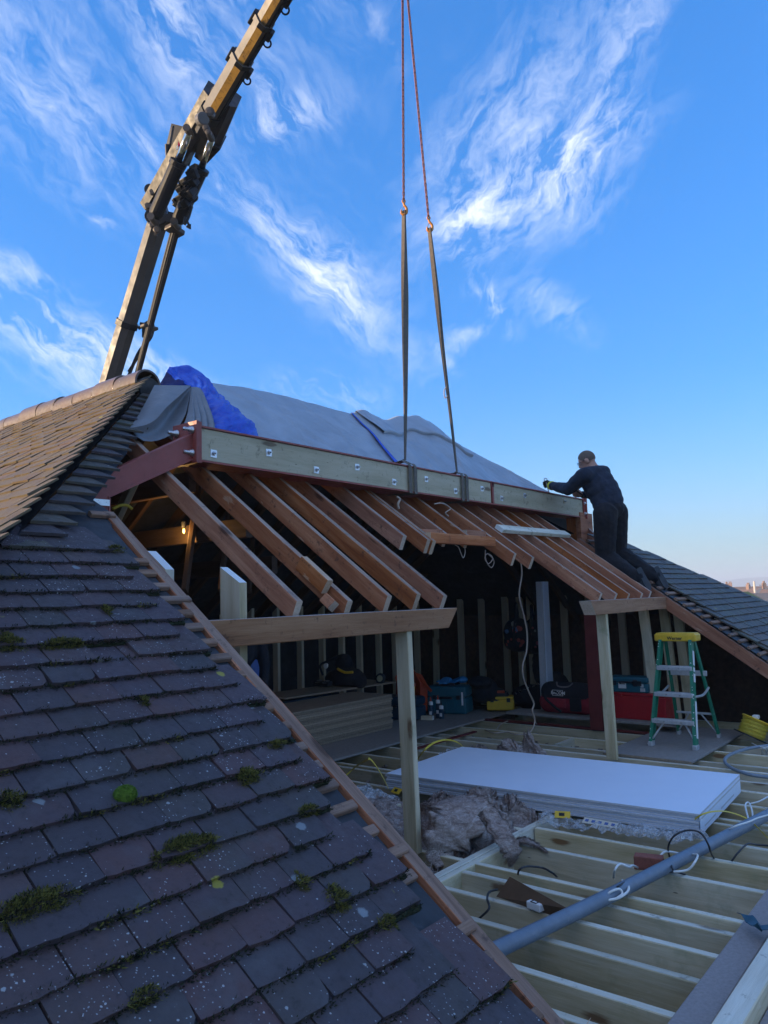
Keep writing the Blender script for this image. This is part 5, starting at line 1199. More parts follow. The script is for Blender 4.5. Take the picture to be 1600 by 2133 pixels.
# --- the second man in the loft, mostly hidden behind the upright board
mate = thing('person', 'man in a cream knit hat standing in the dark loft behind the upright board', 'person', loc=at(487, 1600, 6.6))
hc = at(489, 1246, 6.6); fc = (-FWD * .95 + RGT * .15 + UPV * -.05)
hd, hlat, hf, hu = make_head(hc, fc, UPV, 1)
P = lambda l, u: hc + hlat * l + _z * u
prims = hd + [('c', P(0, -.10), P(0, -.2), .058, .062, 1), ('e', P(0, -.42), .20, .125, .2, basis(hlat, _z), 0), ('c', P(-.16, -.28), P(.16, -.28), .07, .07, 0), ('e', P(0, -.7), .165, .12, .2, basis(hlat, _z), 0), ('e', P(0, -.88), .165, .13, .12, basis(hlat, _z), 2)]
for s in (-1, 1): prims += [('c', P(s * .19, -.29), P(s * .25, -.58), .065, .05, 0), ('c', P(s * .25, -.58), P(s * .22, -.84) + hf * .08, .048, .036, 0), ('c', P(s * .22, -.86) + hf * .09, P(s * .21, -.95) + hf * .11, .032, .022, 1), ('c', P(s * .09, -.9), P(s * .10, -1.25), .095, .07, 2), ('c', P(s * .10, -1.25), P(s * .10, -1.56), .07, .05, 2), ('c', P(s * .10, -1.57), P(s * .10, -1.6) + hf * .14, .05, .04, 2)]
fuse('body', prims, .011, 4, [M_BLKF, M_SKIN, M_TROU], mate)
face_parts(hc, hlat, hf, hu, mate, False)
hair_cap(hc + _z * .008, hf, hu, hlat, mate, M_KNIT, 1.12, 'knit_hat')

# ------------------------------------------------------------------ loose timbers
def ttimber(name, label, cat, *a, **k):
    t = timber(name, *a, **k); return tag(t, label, cat)
ub = MB(); q0, q1 = pl(455, 1182, 1, 3.02), pl(492, 1213, 1, 2.92)
zt0, zt1 = .172, .085
sec = [(-.06, 0), (.06, 0)]
def upright(name, x, y, wx, wy, z0, z_near, z_far, mats, label, cat):
    v = [(x - wx / 2, y - wy / 2, z0), (x + wx / 2, y - wy / 2, z0), (x + wx / 2, y + wy / 2, z0), (x - wx / 2, y + wy / 2, z0), (x - wx / 2, y - wy / 2, z_near), (x + wx / 2, y - wy / 2, z_near), (x + wx / 2, y + wy / 2, z_far), (x - wx / 2, y + wy / 2, z_far)]
    L = max(z_near, z_far) - z0; me = bpy.data.meshes.new(name)
    # local X runs up the piece
    me.from_pydata([(p[2] - z0, p[0] - x, p[1] - y) for p in v], [], [(3, 2, 1, 0), (4, 5, 6, 7), (0, 1, 5, 4), (1, 2, 6, 5), (2, 3, 7, 6), (3, 0, 4, 7)]); me.polygons.foreach_set('material_index', [0, 2, 1, 0, 0, 0]); me.update()
    return tag(link(name, me, list(mats), None, Matrix.Translation((x, y, z0)) @ Matrix(((0, 1, 0), (0, 0, 1), (1, 0, 0))).to_4x4()), label, cat)
upright('timber_offcut', 2.545, 3.0, .047, .145, -1.5, .095, .178, [M_FRESH, M_TREAT, M_FRTOP], 'pale timber upright with a slant cut top standing behind the left purlin', 'timber')
upright('timber_offcut', 2.315, 3.28, .05, .15, -1.5, .17, .27, [M_FRESH, M_TRTOP, M_FRTOP], 'white topped timber end half hidden behind the roof verge', 'timber')
ttimber('timber_offcut', 'pale batten lying loose across the right hand rafters', 'timber', rf(1040, 1101, .028), rf(1181, 1113, .028), .095, .042, [M_TRTOP, M_TRTOP, M_FRTOP], None, up=(0, -SN, CS))
wst = MB(); 
a0 = pl(1121, 1210, 1, 4.46); 
white = thing('white_board', 'tall white faced board strip leaning upright in the middle of the loft', 'board', loc=(8.72, 4.46, -1.47))
MB().hexa([(8.60, 4.43, -1.45), (8.79, 4.43, -1.45), (8.79, 4.50, -1.45), (8.60, 4.50, -1.45), (8.63, 4.43, .14), (8.80, 4.43, .14), (8.80, 4.50, .14), (8.63, 4.50, .14)]).build('board', M_WEDGE, white)
MB().hexa([(8.635, 4.42, -1.45), (8.795, 4.42, -1.45), (8.795, 4.428, -1.45), (8.635, 4.428, -1.45), (8.665, 4.42, .14), (8.805, 4.42, .14), (8.805, 4.428, .14), (8.665, 4.428, .14)]).build('facing', M_WHITE, white)
# plank on the floor steel that carries the bags, with wedge blocks under it
ttimber('plank', 'dark plank along the floor steel under the tool bag and red case', 'plank', (8.36, 4.75, -1.405), (8.36, 2.75, -1.405), .34, .03, [M_CHIPG, M_CHIPG, M_CHIPE], None)
# ------------------------------------------------------------------ boards on the floor
ttimber('chipboard_sheet', 'grey chipboard walkway sheet under the green stepladder', 'chipboard', (6.93, 2.62, -1.487), (8.68, 2.60, -1.487), .80, .022, [M_CHIPG, M_CHIPG, M_CHIPE], None, top=False)
ttimber('chipboard_sheet', 'dark chipboard floor strip in front of the chipboard stack', 'chipboard', (4.6, 5.55, -1.487), (8.72, 5.57, -1.487), 1.14, .022, [M_CHIPG, M_CHIPG, M_CHIPE], None, top=False)
ORD = 'first second third fourth fifth sixth seventh eighth ninth tenth eleventh twelfth thirteenth fourteenth fifteenth sixteenth seventeenth eighteenth'.split()
zc = -1.474; NS = 19
for i in range(NS):
    dx, dy = rnd.uniform(-.02, .02), rnd.uniform(-.006, .006) + (-.012 if i == 9 else 0)
    t = timber('chipboard_sheet', (4.9 + dx, 5.86 + dy, zc + .0095), (7.03 + dx, 5.86 + dy, zc + .0095), .60, .0176, [M_CHIP if i == NS - 1 else M_CHIPE, M_CHIP, M_CHIPE], None, top=True)
    tag(t, 'topmost chipboard flooring sheet of the tall stack' if i == NS - 1 else ORD[i] + ' chipboard flooring sheet counted up from the floor in the tall stack', 'chipboard', 'chipboard sheets in the tall stack'); zc += .0198
ttimber('chipboard_offcut', 'loose board across the back of the chipboard stack carrying the black tool bag', 'board', (6.1, 6.55, -1.075), (7.75, 6.3, -1.055), .55, .018, [M_CHIP, M_CHIP, M_FRTOP], None)
# white plasterboards, each a sheet
ang = math.atan2(-.998, .056); dirL = Vector((.056, -.998, 0)); dirW = Vector((.998, .056, 0))
NB = 8; names_ = ['bottom', 'second from bottom', 'third from bottom', 'fourth from bottom', 'fifth from bottom', 'sixth from bottom', 'second from top', 'topmost']
for i in range(NB):
    z = -1.478 + i * .0150 + .007; off = Vector((rnd.uniform(-.007, .007), rnd.uniform(-.009, .009), 0)); c = Vector((5.475, 2.765, z)) + off; mb = MB(); hw, hl_ = 1.19 / 2, 2.33 / 2
    v = [c + dirL * sx_ * hl_ + dirW * sy_ * hw + _z * sz_ * .0061 for sz_ in (-1, 1) for (sx_, sy_) in ((-1, -1), (1, -1), (1, 1), (-1, 1))]
    mb.add(v, [(3, 2, 1, 0), (4, 5, 6, 7), (0, 1, 5, 4), (1, 2, 6, 5), (2, 3, 7, 6), (3, 0, 4, 7)], [0, 0, 1, 1, 1, 1])
    tag(mb.build('plasterboard', [M_WHITE, M_WEDGE]), names_[i] + ' white plasterboard sheet in the stack on the joists', 'plasterboard', 'plasterboards stacked on the joists')
# end wrapper of the stack
ew = MB(); e0 = Vector((5.475, 2.765, 0)) + dirL * (2.33 / 2 + .006)
rows = [[e0 + dirW * (f - .5) * 1.19 + _z * (-1.488 + .118 * g_) + dirL * (.004 * noise.noise(Vector((f * 9, g_ * 3, 0)))) for f in [k / 20 for k in range(21)]] for g_ in (0, .5, 1)]
tag(ew.grid(rows).grid([[p - dirL * .002 for p in r_] for r_ in rows]).build('end_wrapper', M_WHITE, smooth=True, recalc=False), 'pale paper wrapper across the right end of the plasterboard stack', 'wrapper')

def crumple(name, c0, c1, wdir, w, amp, label, seed, mat=M_POLY, n=34, m=9, sag=0.0):
    mb = MB(); rows = []; c0, c1, wdir = Vector(c0), Vector(c1), Vector(wdir); r = random.Random(seed)
    for i in range(n + 1):
        f = i / n; row = []; ww = w * (.6 + .9 * abs(noise.noise(Vector((f * 5, seed, 0)))))
        for j in range(m + 1):
            g_ = j / m; p = c0.lerp(c1, f) + wdir * g_ * ww
            a = noise.noise(Vector((f * 8 + seed, g_ * 3, 1))) + .8 * r.uniform(-.5, .6)
            p = p + _z * (amp * .55 * (a + .5) * (1 if j else .3)) + (c1 - c0) * (r.uniform(-.35, .35) / n) + wdir * ww / m * r.uniform(-.4, .4); row.append(p)
        rows.append(row)
    return tag(mb.grid(rows).build(name, mat, recalc=False), label, 'polythene')
crumple('polythene_wrap', (4.80, 2.55, -1.488), (4.92, 1.60, -1.485), (-.9, -.25, 0), .30, .075, 'torn clear polythene spread along the near edge of the plasterboard stack', 3, sag=.0)
crumple('polythene_wrap', (4.85, 2.05, -1.487), (5.0, 1.56, -1.49), (-.7, -.5, 0), .22, .06, 'crumpled clear polythene under the near corner of the plasterboards', 8)
crumple('polythene_wrap', (4.80, 4.05, -1.49), (4.66, 3.62, -1.49), (-.8, .5, 0), .30, .07, 'crumpled clear polythene at the far left corner of the plasterboards', 5)
crumple('polythene_wrap', (5.75, 4.02, -1.42), (6.0, 3.98, -1.42), (.2, .6, 0), .10, .07, 'scrap of clear polythene behind the plasterboards', 6, n=20, m=10)
for (p, lab, ang_) in ((pl(1172, 1697, 2, -1.44), 'yellow printed label on the polythene beside the plasterboards', .4), (pl(826, 1647, 2, -1.45), 'yellow printed tape on the polythene left of the post', -.3)):
    t = thing('printed_label', lab, 'label', loc=p); rz = Matrix.Rotation(ang_, 3, 'Z') @ Matrix.Rotation(-.7, 3, 'Y')
    MB().box(p, (.05, .10, .003), rz).build('paper', M_YEL, t); MB().box(p + rz @ Vector((0, .005, .003)), (.022, .035, .001), rz).build('print', M_INK, t)
p = pl(1250, 1714, 2, -1.45); t = thing('wrapper_print', 'printed cream wrapper with blue squares on the near edge of the plasterboards', 'wrapper', loc=p)
rz = basis(dirL, Vector((-.35, -.05, .93))); MB().box(p, (.22, .055, .002), rz).build('paper', plain('cream paper', (.6, .53, .42), .7, var=.08), t)
for i in range(5):
    for j in range(1): MB().box(p + rz @ Vector((-.085 + i * .042, .0, .002)), (.022, .024, .001), rz).build('print', MATS.get('blue print') or plain('blue print', (.08, .13, .3), .7), t)

# ------------------------------------------------------------------ mineral wool
def wool(name, blobs, label, seed, strands=2500, cat='insulation', voxel=.018, batts=()):
    mb = MB()
    for (c, r, M) in blobs: ell_mesh(mb, c, r[0], r[1], r[2], M)
    o = bpy.data.objects.new('tmp', mb.mesh('tmp')); C.objects.link(o)
    md = o.modifiers.new('r', 'REMESH'); md.mode = 'VOXEL'; md.voxel_size = voxel; s = o.modifiers.new('s', 'SMOOTH'); s.iterations = 3
    bpy.context.view_layer.update(); me = bpy.data.meshes.new_from_object(o.evaluated_get(bpy.context.evaluated_depsgraph_get())); bpy.data.objects.remove(o); me.materials.clear()
    nrm_ = [v.normal.copy() for v in me.vertices]
    for v, vn in zip(me.vertices, nrm_):
        p = v.co.copy(); a = 1 - abs(noise.noise(Vector((p.x * 9 + seed, p.y * 9, p.z * 22)))) * 2; b_ = noise.noise(p * 25); cN = 1 - abs(noise.noise(Vector((p.x * 30, p.y * 22 + seed, p.z * 60)))) * 2
        v.co = p + vn * (.030 * a + .014 * b_ + .014 * cN)
    body = [tuple(v.co) for v in me.vertices]; fs = [tuple(p.vertices) for p in me.polygons]; st = MB().add(body, fs); pol = list(me.polygons); r = random.Random(seed)
    for _ in range(strands):
        pg = pol[r.randrange(len(pol))]; c = Vector(pg.center); n_ = Vector(pg.normal); tg = n_.orthogonal().normalized(); tg = Matrix.Rotation(r.uniform(0, 6.28), 3, n_) @ tg; L = r.uniform(.02, .07); lift = r.uniform(.2, .8); w = tg.cross(n_) * r.uniform(.0012, .003)
        p1 = c + tg * L * .5 + n_ * L * lift * .35; p2 = c + tg * L + n_ * L * lift * r.uniform(-.1, .5); st.add([c - w, c + w, p1 + w, p1 - w, p2], [(0, 1, 2, 3), (3, 2, 4)])
    for k_, bb_ in enumerate(batts): batt(st, *bb_, seed + k_ * 3.7)
    bpy.data.meshes.remove(me); o = st.build(name, M_WOOL, smooth=True, recalc=False); return tag(o, label, cat)
def batt(st, pts, wdir, w, th, seed, n=10):
    # a length of quilt following a path: layered edges, torn outline, fibres along the path
    c = crom(pts, n); wd0 = Vector(wdir).normalized(); N = len(c); M_ = 26; vs = []; fs = []
    for i, p in enumerate(c):
        tg = (c[min(i + 1, N - 1)] - c[max(i - 1, 0)]).normalized(); wd = (wd0 - tg * wd0.dot(tg)).normalized(); nn = tg.cross(wd); e = min(1, .75 + .1 * i, .10 + .07 * (N - 1 - i)) * (1 + .55 * noise.noise(Vector((i * .28, seed, 2))))
        for j in range(M_):
            a = 2 * math.pi * j / M_; ca, sa = math.cos(a), math.sin(a); x = w / 2 * (abs(ca) ** .6) * (1 if ca > 0 else -1); z = th / 2 * (abs(sa) ** .7) * (1 if sa > 0 else -1)
            lay = 1 - abs(noise.noise(Vector((j * .9 + seed, i * .10, seed)))) * 2; f = noise.noise(Vector((j * 1.7, i * .33, seed + 4))); b_ = noise.noise(Vector((j * .35, i * .25, seed + 9)))
            q = wd * x + nn * z; k = 1 + .20 * lay + .12 * f + .22 * b_; vs.append(p + q * k * e)
    for i in range(N - 1): fs += [(i * M_ + j, i * M_ + (j + 1) % M_, (i + 1) * M_ + (j + 1) % M_, (i + 1) * M_ + j) for j in range(M_)]
    fs += [tuple(range(M_ - 1, -1, -1)), tuple(range((N - 1) * M_, N * M_))]; st.add(vs, fs); r = random.Random(seed)
    for _ in range(N * 60):
        i, j = r.randrange(1, N - 1), r.randrange(M_); p = vs[i * M_ + j]; n_ = (p - c[i]).normalized(); tg = (vs[(i + 1) * M_ + j] - p).normalized(); tg = (tg + Vector((r.uniform(-.5, .5), r.uniform(-.5, .5), r.uniform(-.5, .5)))).normalized(); L = r.uniform(.008, .024); ww = tg.cross(n_).normalized() * r.uniform(.0006, .0013)
        p1 = p + tg * L * .5 + n_ * L * r.uniform(.05, .35); p2 = p + tg * L + n_ * L * r.uniform(0, .5); st.add([p - ww, p + ww, p1 + ww, p1 - ww, p2], [(0, 1, 2, 3), (3, 2, 4)])
I3 = Matrix.Identity(3)
def rz_(a, b_=0.0): return Matrix.Rotation(a, 3, 'Z') @ Matrix.Rotation(b_, 3, 'X')
W3 = lambda px, py, z: pl(px, py, 2, z)
def wool_heap(name, hills, x0, x1, y0, y1, label, seed, nx=150, ny=130, batts=(), strands=16000):
    st = MB(); rows = []
    for i in range(nx + 1):
        row = []
        for j in range(ny + 1):
            x, y = x0 + (x1 - x0) * i / nx, y0 + (y1 - y0) * j / ny
            wx = x + .05 * noise.noise(Vector((x * 6, y * 6, seed))); wy = y + .05 * noise.noise(Vector((x * 6, y * 6, seed + 5)))
            H = .85 * max([h * math.exp(-((wx - cx) ** 2 + (wy - cy) ** 2) / r ** 2) for (cx, cy, r, h) in hills])
            fa = .9 + 1.5 * noise.noise(Vector((x * 2.2, y * 2.2, seed + 20))); u, v = wx * math.cos(fa) + wy * math.sin(fa), -wx * math.sin(fa) + wy * math.cos(fa)
            r1 = noise.noise(Vector((u * 3, v * 7, seed + 1))); r2 = 1 - 2 * abs(noise.noise(Vector((u * 3.5, v * 15, seed + 2)))); r3 = 1 - 2 * abs(noise.noise(Vector((u * 9, v * 48, seed + 3)))); f = noise.noise(Vector((x * 90, y * 90, seed)))
            k = min(1, H / .12); z = -1.665 + H * (1 + .30 * r1) + k * (.060 * r2 + .018 * r3 + .007 * f)
            ov = .05 * k; row.append(Vector((x + ov * noise.noise(Vector((x * 11, y * 11, z * 14))) , y + ov * noise.noise(Vector((x * 11 + 7, y * 11, z * 14))), z)))
        rows.append(row)
    st.grid(rows); r = random.Random(seed)
    for _ in range(strands):
        i, j = r.randrange(2, nx - 2), r.randrange(2, ny - 2); p = rows[i][j]
        if p.z < -1.55: continue
        n_ = (rows[i + 1][j] - p).cross(rows[i][j + 1] - p).normalized(); tg = (rows[i + r.choice((1, -1))][j + r.choice((1, -1))] - p).normalized(); L = r.uniform(.010, .026); tg = (tg + Vector((r.uniform(-.7, .7), r.uniform(-.7, .7), r.uniform(-.7, .7)))).normalized(); ww = tg.cross(n_).normalized() * r.uniform(.0006, .0013)
        p1 = p + tg * L * .5 + n_ * L * .2; p2 = p + tg * L + n_ * L * r.uniform(-.1, .4); st.add([p - ww, p + ww, p1 + ww, p1 - ww, p2], [(0, 1, 2, 3), (3, 2, 4)])
    for k_, bb_ in enumerate(batts): batt(st, *bb_, seed + k_ * 3.7)
    return tag(st.build(name, M_WOOL, smooth=True, recalc=False), label, 'insulation')
bts = [([W3(930, 1672, -1.32), W3(955, 1678, -1.29), W3(952, 1712, -1.34), W3(932, 1745, -1.41), W3(922, 1776, -1.49), W3(945, 1800, -1.55)], (.75, -.35, .1), .24, .05),
       ([W3(965, 1662, -1.28), W3(1000, 1672, -1.27), W3(1028, 1706, -1.34), W3(1052, 1748, -1.42), W3(1068, 1780, -1.50), W3(1064, 1806, -1.59)], (.7, -.6, .2), .10, .020)]
wool_heap('insulation', [(4.66, 2.92, .20, .33), (4.50, 2.76, .17, .31), (4.40, 3.02, .22, .25), (4.25, 2.66, .16, .22), (4.86, 2.78, .15, .26), (4.62, 3.2, .2, .24), (4.06, 2.70, .15, .13)], 3.86, 5.06, 2.54, 3.42, 'large heap of brown mineral wool slumped over the joists behind the left post', 3, batts=bts)
wool('insulation', [((3.95, 3.0, -1.60), (.12, .2, .08), I3), ((4.15, 3.5, -1.56), (.2, .3, .10), I3), ((3.75, 3.4, -1.58), (.16, .3, .09), I3), ((4.5, 3.75, -1.58), (.22, .24, .09), I3)], 'flat dark mineral wool between the joists left of the post', 9, 2500)
wool('insulation', [((3.50, 2.72, -1.60), (.09, .16, .06), I3), ((3.38, 2.62, -1.58), (.06, .07, .06), I3), ((3.58, 2.64, -1.57), (.06, .06, .05), I3)], 'small grey tuft of mineral wool beside the roof verge', 5, 1500)
wool_heap('insulation', [(6.85, 3.74, .10, .32), (6.68, 3.86, .13, .24), (6.48, 4.06, .16, .20), (6.76, 3.58, .07, .20)], 6.25, 7.05, 3.42, 4.3, 'lump of brown mineral wool behind the plasterboard stack', 7, 90, 90, strands=5000)
pn = MB(); batt(pn, [W3(1070, 1756, -1.50), W3(1092, 1751, -1.465), W3(1115, 1760, -1.48), W3(1140, 1776, -1.50)], (.8, .4, .2), .04, .016, 31); tag(pn.build('insulation', M_WOOL, smooth=True, recalc=False), 'thin pinch of mineral wool lying along a joist', 'insulation')
# loft dirt lying between the old joists
db = MB()
for i in range(2600):
    x, y = rnd.uniform(3.4, 8), rnd.uniform(2.6, 5.0); z = -1.66 + rnd.uniform(0, .09); s = rnd.uniform(.006, .03); rot = Matrix.Rotation(rnd.uniform(0, 3), 3, 'Z') @ Matrix.Rotation(rnd.uniform(-.6, .6), 3, 'X'); db.box((x, y, z), (s * rnd.uniform(1, 3.5), s, s * .5), rot)
tag(db.build('debris', M_WOOLD, recalc=False), 'dusty loft rubble between the old joists', 'rubble', kind='stuff')

# ------------------------------------------------------------------ green stepladder
lad = thing('stepladder', 'green fibreglass stepladder with a yellow top standing on the grey walkway', 'stepladder', loc=(7.8, 2.55, -1.475))
zb_, zt_ = -1.474, -.50
def chan(name, p0, p1, w, d, mat, parent):   # C-section rail
    p0, p1 = Vector(p0), Vector(p1); ax = (p1 - p0).normalized(); b_ = Vector((0, 1, 0)); a_ = b_.cross(ax).normalized()
    s = 1 if d > 0 else -1; d = abs(d)
    return MB().prism(p0, p1, [(-w / 2, 0), (w / 2, 0), (w / 2, s * d), (w / 2 - .006, s * d), (w / 2 - .006, s * .006), (-w / 2 + .006, s * .006), (-w / 2 + .006, s * d), (-w / 2, s * d)], a_, b_).build(name, mat, parent)
fr_, fl_ = [(7.45, 2.325), (7.72, 2.385)], [(7.45, 2.765), (7.72, 2.70)]
for (bb_, tt, s) in ((fr_[0], fr_[1], .03), (fl_[0], fl_[1], -.03)):
    ra = chan('front_rail', (bb_[0], bb_[1], zb_ + .02), (tt[0], tt[1], zt_), .072, s, M_GRN, lad)
    MB().bbox((bb_[0], bb_[1] + s / 2, zb_ + .02), (.085, .042, .045), .006).build('foot', M_ALU, ra)
p0, p1 = Vector((7.45, 2.322, zb_ + .02)), Vector((7.72, 2.382, zt_)); d_ = (p1 - p0)
for (a_, b_) in ((.08, .42), (.60, .68), (.70, .74), (.76, .90)):
    q0, q1 = p0 + d_ * a_, p0 + d_ * b_; ax = d_.normalized(); bx = Vector((0, 1, 0)); aa = bx.cross(ax).normalized()
    MB().prism(q0, q1, [(-.026, -.0015), (.024, -.0015), (.024, -.0005), (-.026, -.0005)], aa, bx).build('sticker', M_LABEL, lad)
for (bb_, tt, s) in (((8.17, 2.325), (7.83, 2.395), .02), ((8.17, 2.735), (7.83, 2.69), -.02)):
    ra = chan('rear_rail', (bb_[0], bb_[1], zb_ + .02), (tt[0], tt[1], zt_), .048, s, M_GRN, lad)
    MB().bbox((bb_[0], bb_[1] + s / 2, zb_ + .015), (.06, .032, .04), .005).build('foot', M_ALU, ra)
for f in (.235, .485, .735):
    xx = 7.45 + .27 * f; z = zb_ + (zt_ - zb_) * f; y0 = 2.325 + .06 * f + .006; y1 = 2.765 - .065 * f - .006
    tr = MB().bbox((xx - .005, (y0 + y1) / 2, z), (.085, y1 - y0, .042), .006).build('tread', M_ALU, lad)
    for yy in (y0 + .12, y1 - .12): MB().lathe((xx - .048, yy, z), (-1, 0, 0), [(0, .008), (.003, .007)], 8).build('rivet', M_BOLT, tr)
for (f, h_) in ((.24, .022), (.66, .05)):
    xx = 8.17 - .34 * f; z = zb_ + (zt_ - zb_) * f; MB().bbox((xx, 2.53, z), (.012 if f < .5 else .03, .38, h_), .004).build('rear_brace', M_ALU, lad)
for s in (-1, 1):
    yy = 2.545 + s * .20; MB().tube([(7.52, 2.545 + s * .10, zb_ + .21), (7.47, yy, zb_ + .06)], .009, 6).build('diagonal_brace', M_ALU, lad)
    MB().tube([(8.10, 2.53 + s * .06, zb_ + .225), (8.15, 2.53 + s * .18, zb_ + .05)], .008, 6).build('diagonal_brace', M_ALU, lad)
    MB().tube(crom([(7.575, yy * .97 + 2.545 * .03, zb_ + .46), (7.80, yy, zb_ + .455), (8.0, yy * .98 + .05, zb_ + .50)]), .012, 6).build('spreader', M_ALU, lad)
cp_ = MB().bbox((7.775, 2.545, zt_ + .028), (.165, .40, .07), .012).bbox((7.775, 2.545, zt_ + .067), (.15, .37, .012), .004).build('top_cap', M_YEL, lad)
textobj('lettering', 'Werner', .044, frame4((7.6905, 2.545, zt_ + .022), (0, -1, 0), (0, 0, 1)), M_INK, cp_, bold=.001)
for i in range(26):
    k = rnd.random(); s = rnd.choice((0, 1)); y_ = (2.765 - .065 * k) if s else (2.325 + .06 * k); MB().lathe((7.45 + .27 * k - .037, y_ + (.0 if s else .012) + rnd.uniform(-.01, .004), zb_ + .02 + (zt_ - zb_ - .02) * k), (-1, 0, .25), [(0, rnd.uniform(.003, .010)), (.001, .002)], 7).build('paint_splash', M_LABEL, lad)

# ------------------------------------------------------------------ tools and bags in the loft
def case(name, label, cat, c, size, mat, rot=0.0, b=.02, lid=.6, handle=True, latchm=None):
    t = thing(name, label, cat, loc=(c[0], c[1], c[2] - size[2] / 2)); rz = Matrix.Rotation(rot, 3, 'Z'); c = Vector(c)
    MB().bbox(c - _z * size[2] * (1 - lid) / 2, (size[0], size[1], size[2] * lid), b, rz).build('body', mat, t)
    MB().bbox(c + _z * size[2] * lid / 2, (size[0] * .985, size[1] * .985, size[2] * (1 - lid) - .004), b, rz).build('lid', mat, t)
    if handle:
        h_ = c + rz @ Vector((-size[0] / 2, 0, 0)); MB().tube(crom([h_ + rz @ Vector((0, -.07, .02)), h_ + rz @ Vector((-.035, -.06, .03)), h_ + rz @ Vector((-.035, .06, .03)), h_ + rz @ Vector((0, .07, .02))]), .012, 6).build('handle', M_BLK, t)
    for yy in (-.3, .3): MB().bbox(c + rz @ Vector((-size[0] / 2 - .004, size[1] * yy, size[2] * (lid - .5))), (.014, .045, .05), .003, rz).build('latch', latchm or M_BLK, t)
    return t, rz
def lbl(t, c, rz, off, sz, mat=M_LABEL, name='label_plate'):
    return MB().box(Vector(c) + rz @ Vector(off), sz, rz).build(name, mat, t)
# beside the chipboard stack: dark blue box, yellow pot, orange case, teal case, gloves, bottles, yellow case
c = Vector((7.62, 5.92, -1.335)); t, rz = case('tool_case', 'dark blue plastic tool box with a white picture label behind the left post', 'tool box', c, (.30, .62, .27), M_NAVYP, .10, .03)
yo = -.20; lbl(t, c, rz, (-.153, yo, -.01), (.003, .085, .12)); lbl(t, c, rz, (-.155, yo + .01, .02), (.003, .03, .05), M_INK, 'print'); lbl(t, c, rz, (-.155, yo - .012, .008), (.003, .03, .024), M_INK, 'print'); lbl(t, c, rz, (-.155, yo, -.045), (.003, .06, .006), M_INK, 'print')
c = Vector((7.58, 5.74, -1.20)); t = thing('paint_kettle', 'yellow pot with a red lid on top of the dark blue tool box', 'pot', loc=c)
MB().lathe(c, _z, [(0, .078), (.10, .088), (.125, .09)], 20).build('body', M_YEL, t, smooth=False); MB().lathe(c + _z * .125, _z, [(0, .098), (.03, .098), (.038, .07)], 20).build('lid', M_ORG, t); MB().tube(crom([c + Vector((0, -.09, .13)), c + Vector((0, -.06, .25)), c + Vector((0, .06, .25)), c + Vector((0, .09, .13))]), .005, 6).build('handle', M_BLK, t)
c = Vector((8.05, 6.05, -1.14)); t = thing('tool_case', 'orange red tool case leaning behind the yellow pot', 'tool case', loc=c)
rz = basis(Vector((.3, .95, .1)), Vector((-.95, .25, .3)))
MB().prism(c - rz @ Vector((0, 0, .06)), c + rz @ Vector((0, 0, .06)), [(-.26, -.22), (.26, -.25), (.28, .08), (.17, .19), (-.14, .16), (-.24, .02)], rz @ Vector((-1, 0, 0)), _z).build('shell', M_ORG, t)
MB().tube(crom([c + rz @ Vector((.12, 0, .02)) + _z * .16, c + _z * .23, c + rz @ Vector((-.12, 0, .02)) + _z * .18, c + rz @ Vector((-.42, 0, .0)) + _z * .02]), .02, 7).build('handle', M_ORG, t)
for k in (-.08, .06): MB().box(c + rz @ Vector((k, 0, .066)) + _z * .10, (.06, .005, .012), rz).build('slot', M_BLK, t)
c = Vector((8.30, 5.62, -1.30)); t, rz = case('tool_case', 'teal power tool case beside the blue gloves in the loft', 'tool case', c, (.30, .52, .34), M_TEAL, .28, .025)
lbl(t, c, rz, (-.152, -.21, .02), (.004, .022, .16)); MB().bbox(c + _z * .175, (.16, .2, .03), .01, rz).build('catch', M_BLK, t)
for k in range(4): MB().bbox(c + rz @ Vector((-.150, .18 - k * .09, -.02)), (.008, .012, .26), .003, rz).build('rib', M_TEAL, t)
t = thing('gloves', 'pair of blue work gloves on top of the teal case', 'gloves', loc=(8.32, 5.6, -1.13))
for (o, r) in ((Vector((8.30, 5.66, -1.075)), .3), (Vector((8.42, 5.50, -1.07)), -.4)):
    rr = Matrix.Rotation(r, 3, 'Z'); fuse('glove', [('e', o, .07, .075, .045, rr, 0)] + [('c', o + rr @ Vector((-.05, k * .024, .01)), o + rr @ Vector((-.15 - .012 * (k % 2), k * .030, -.02)), .017, .014, 0) for k in (-1.5, -.5, .5, 1.5)] + [('c', o + rr @ Vector((.0, .06, 0)), o + rr @ Vector((-.06, .11, -.01)), .018, .014, 0)], .010, 2, [M_BLUEG], t)
t = thing('tool_bag', 'black cloth bag slumped over the teal case', 'bag', loc=(8.5, 5.5, -1.47))
fuse('cloth', [('e', (8.62, 5.30, -1.22), .16, .18, .17, I3, 0), ('e', (8.5, 5.28, -1.10), .14, .16, .07, I3, 0), ('e', (8.75, 5.2, -1.33), .17, .16, .13, I3, 0)], .016, 3, [M_BLKF], t, wr=.012)
c = Vector((8.72, 5.13, -1.37)); t, rz = case('tool_case', 'yellow fronted tool case with a red catch on the floor strip', 'tool case', c, (.22, .34, .17), M_YEL, .5, .015, .75, False); MB().bbox(c + _z * .10, (.16, .2, .06), .015, rz).build('tray', M_BLK, t); MB().bbox(c + rz @ Vector((-.06, 0, .14)), (.06, .12, .03), .01, rz).build('catch', M_ORG, t)
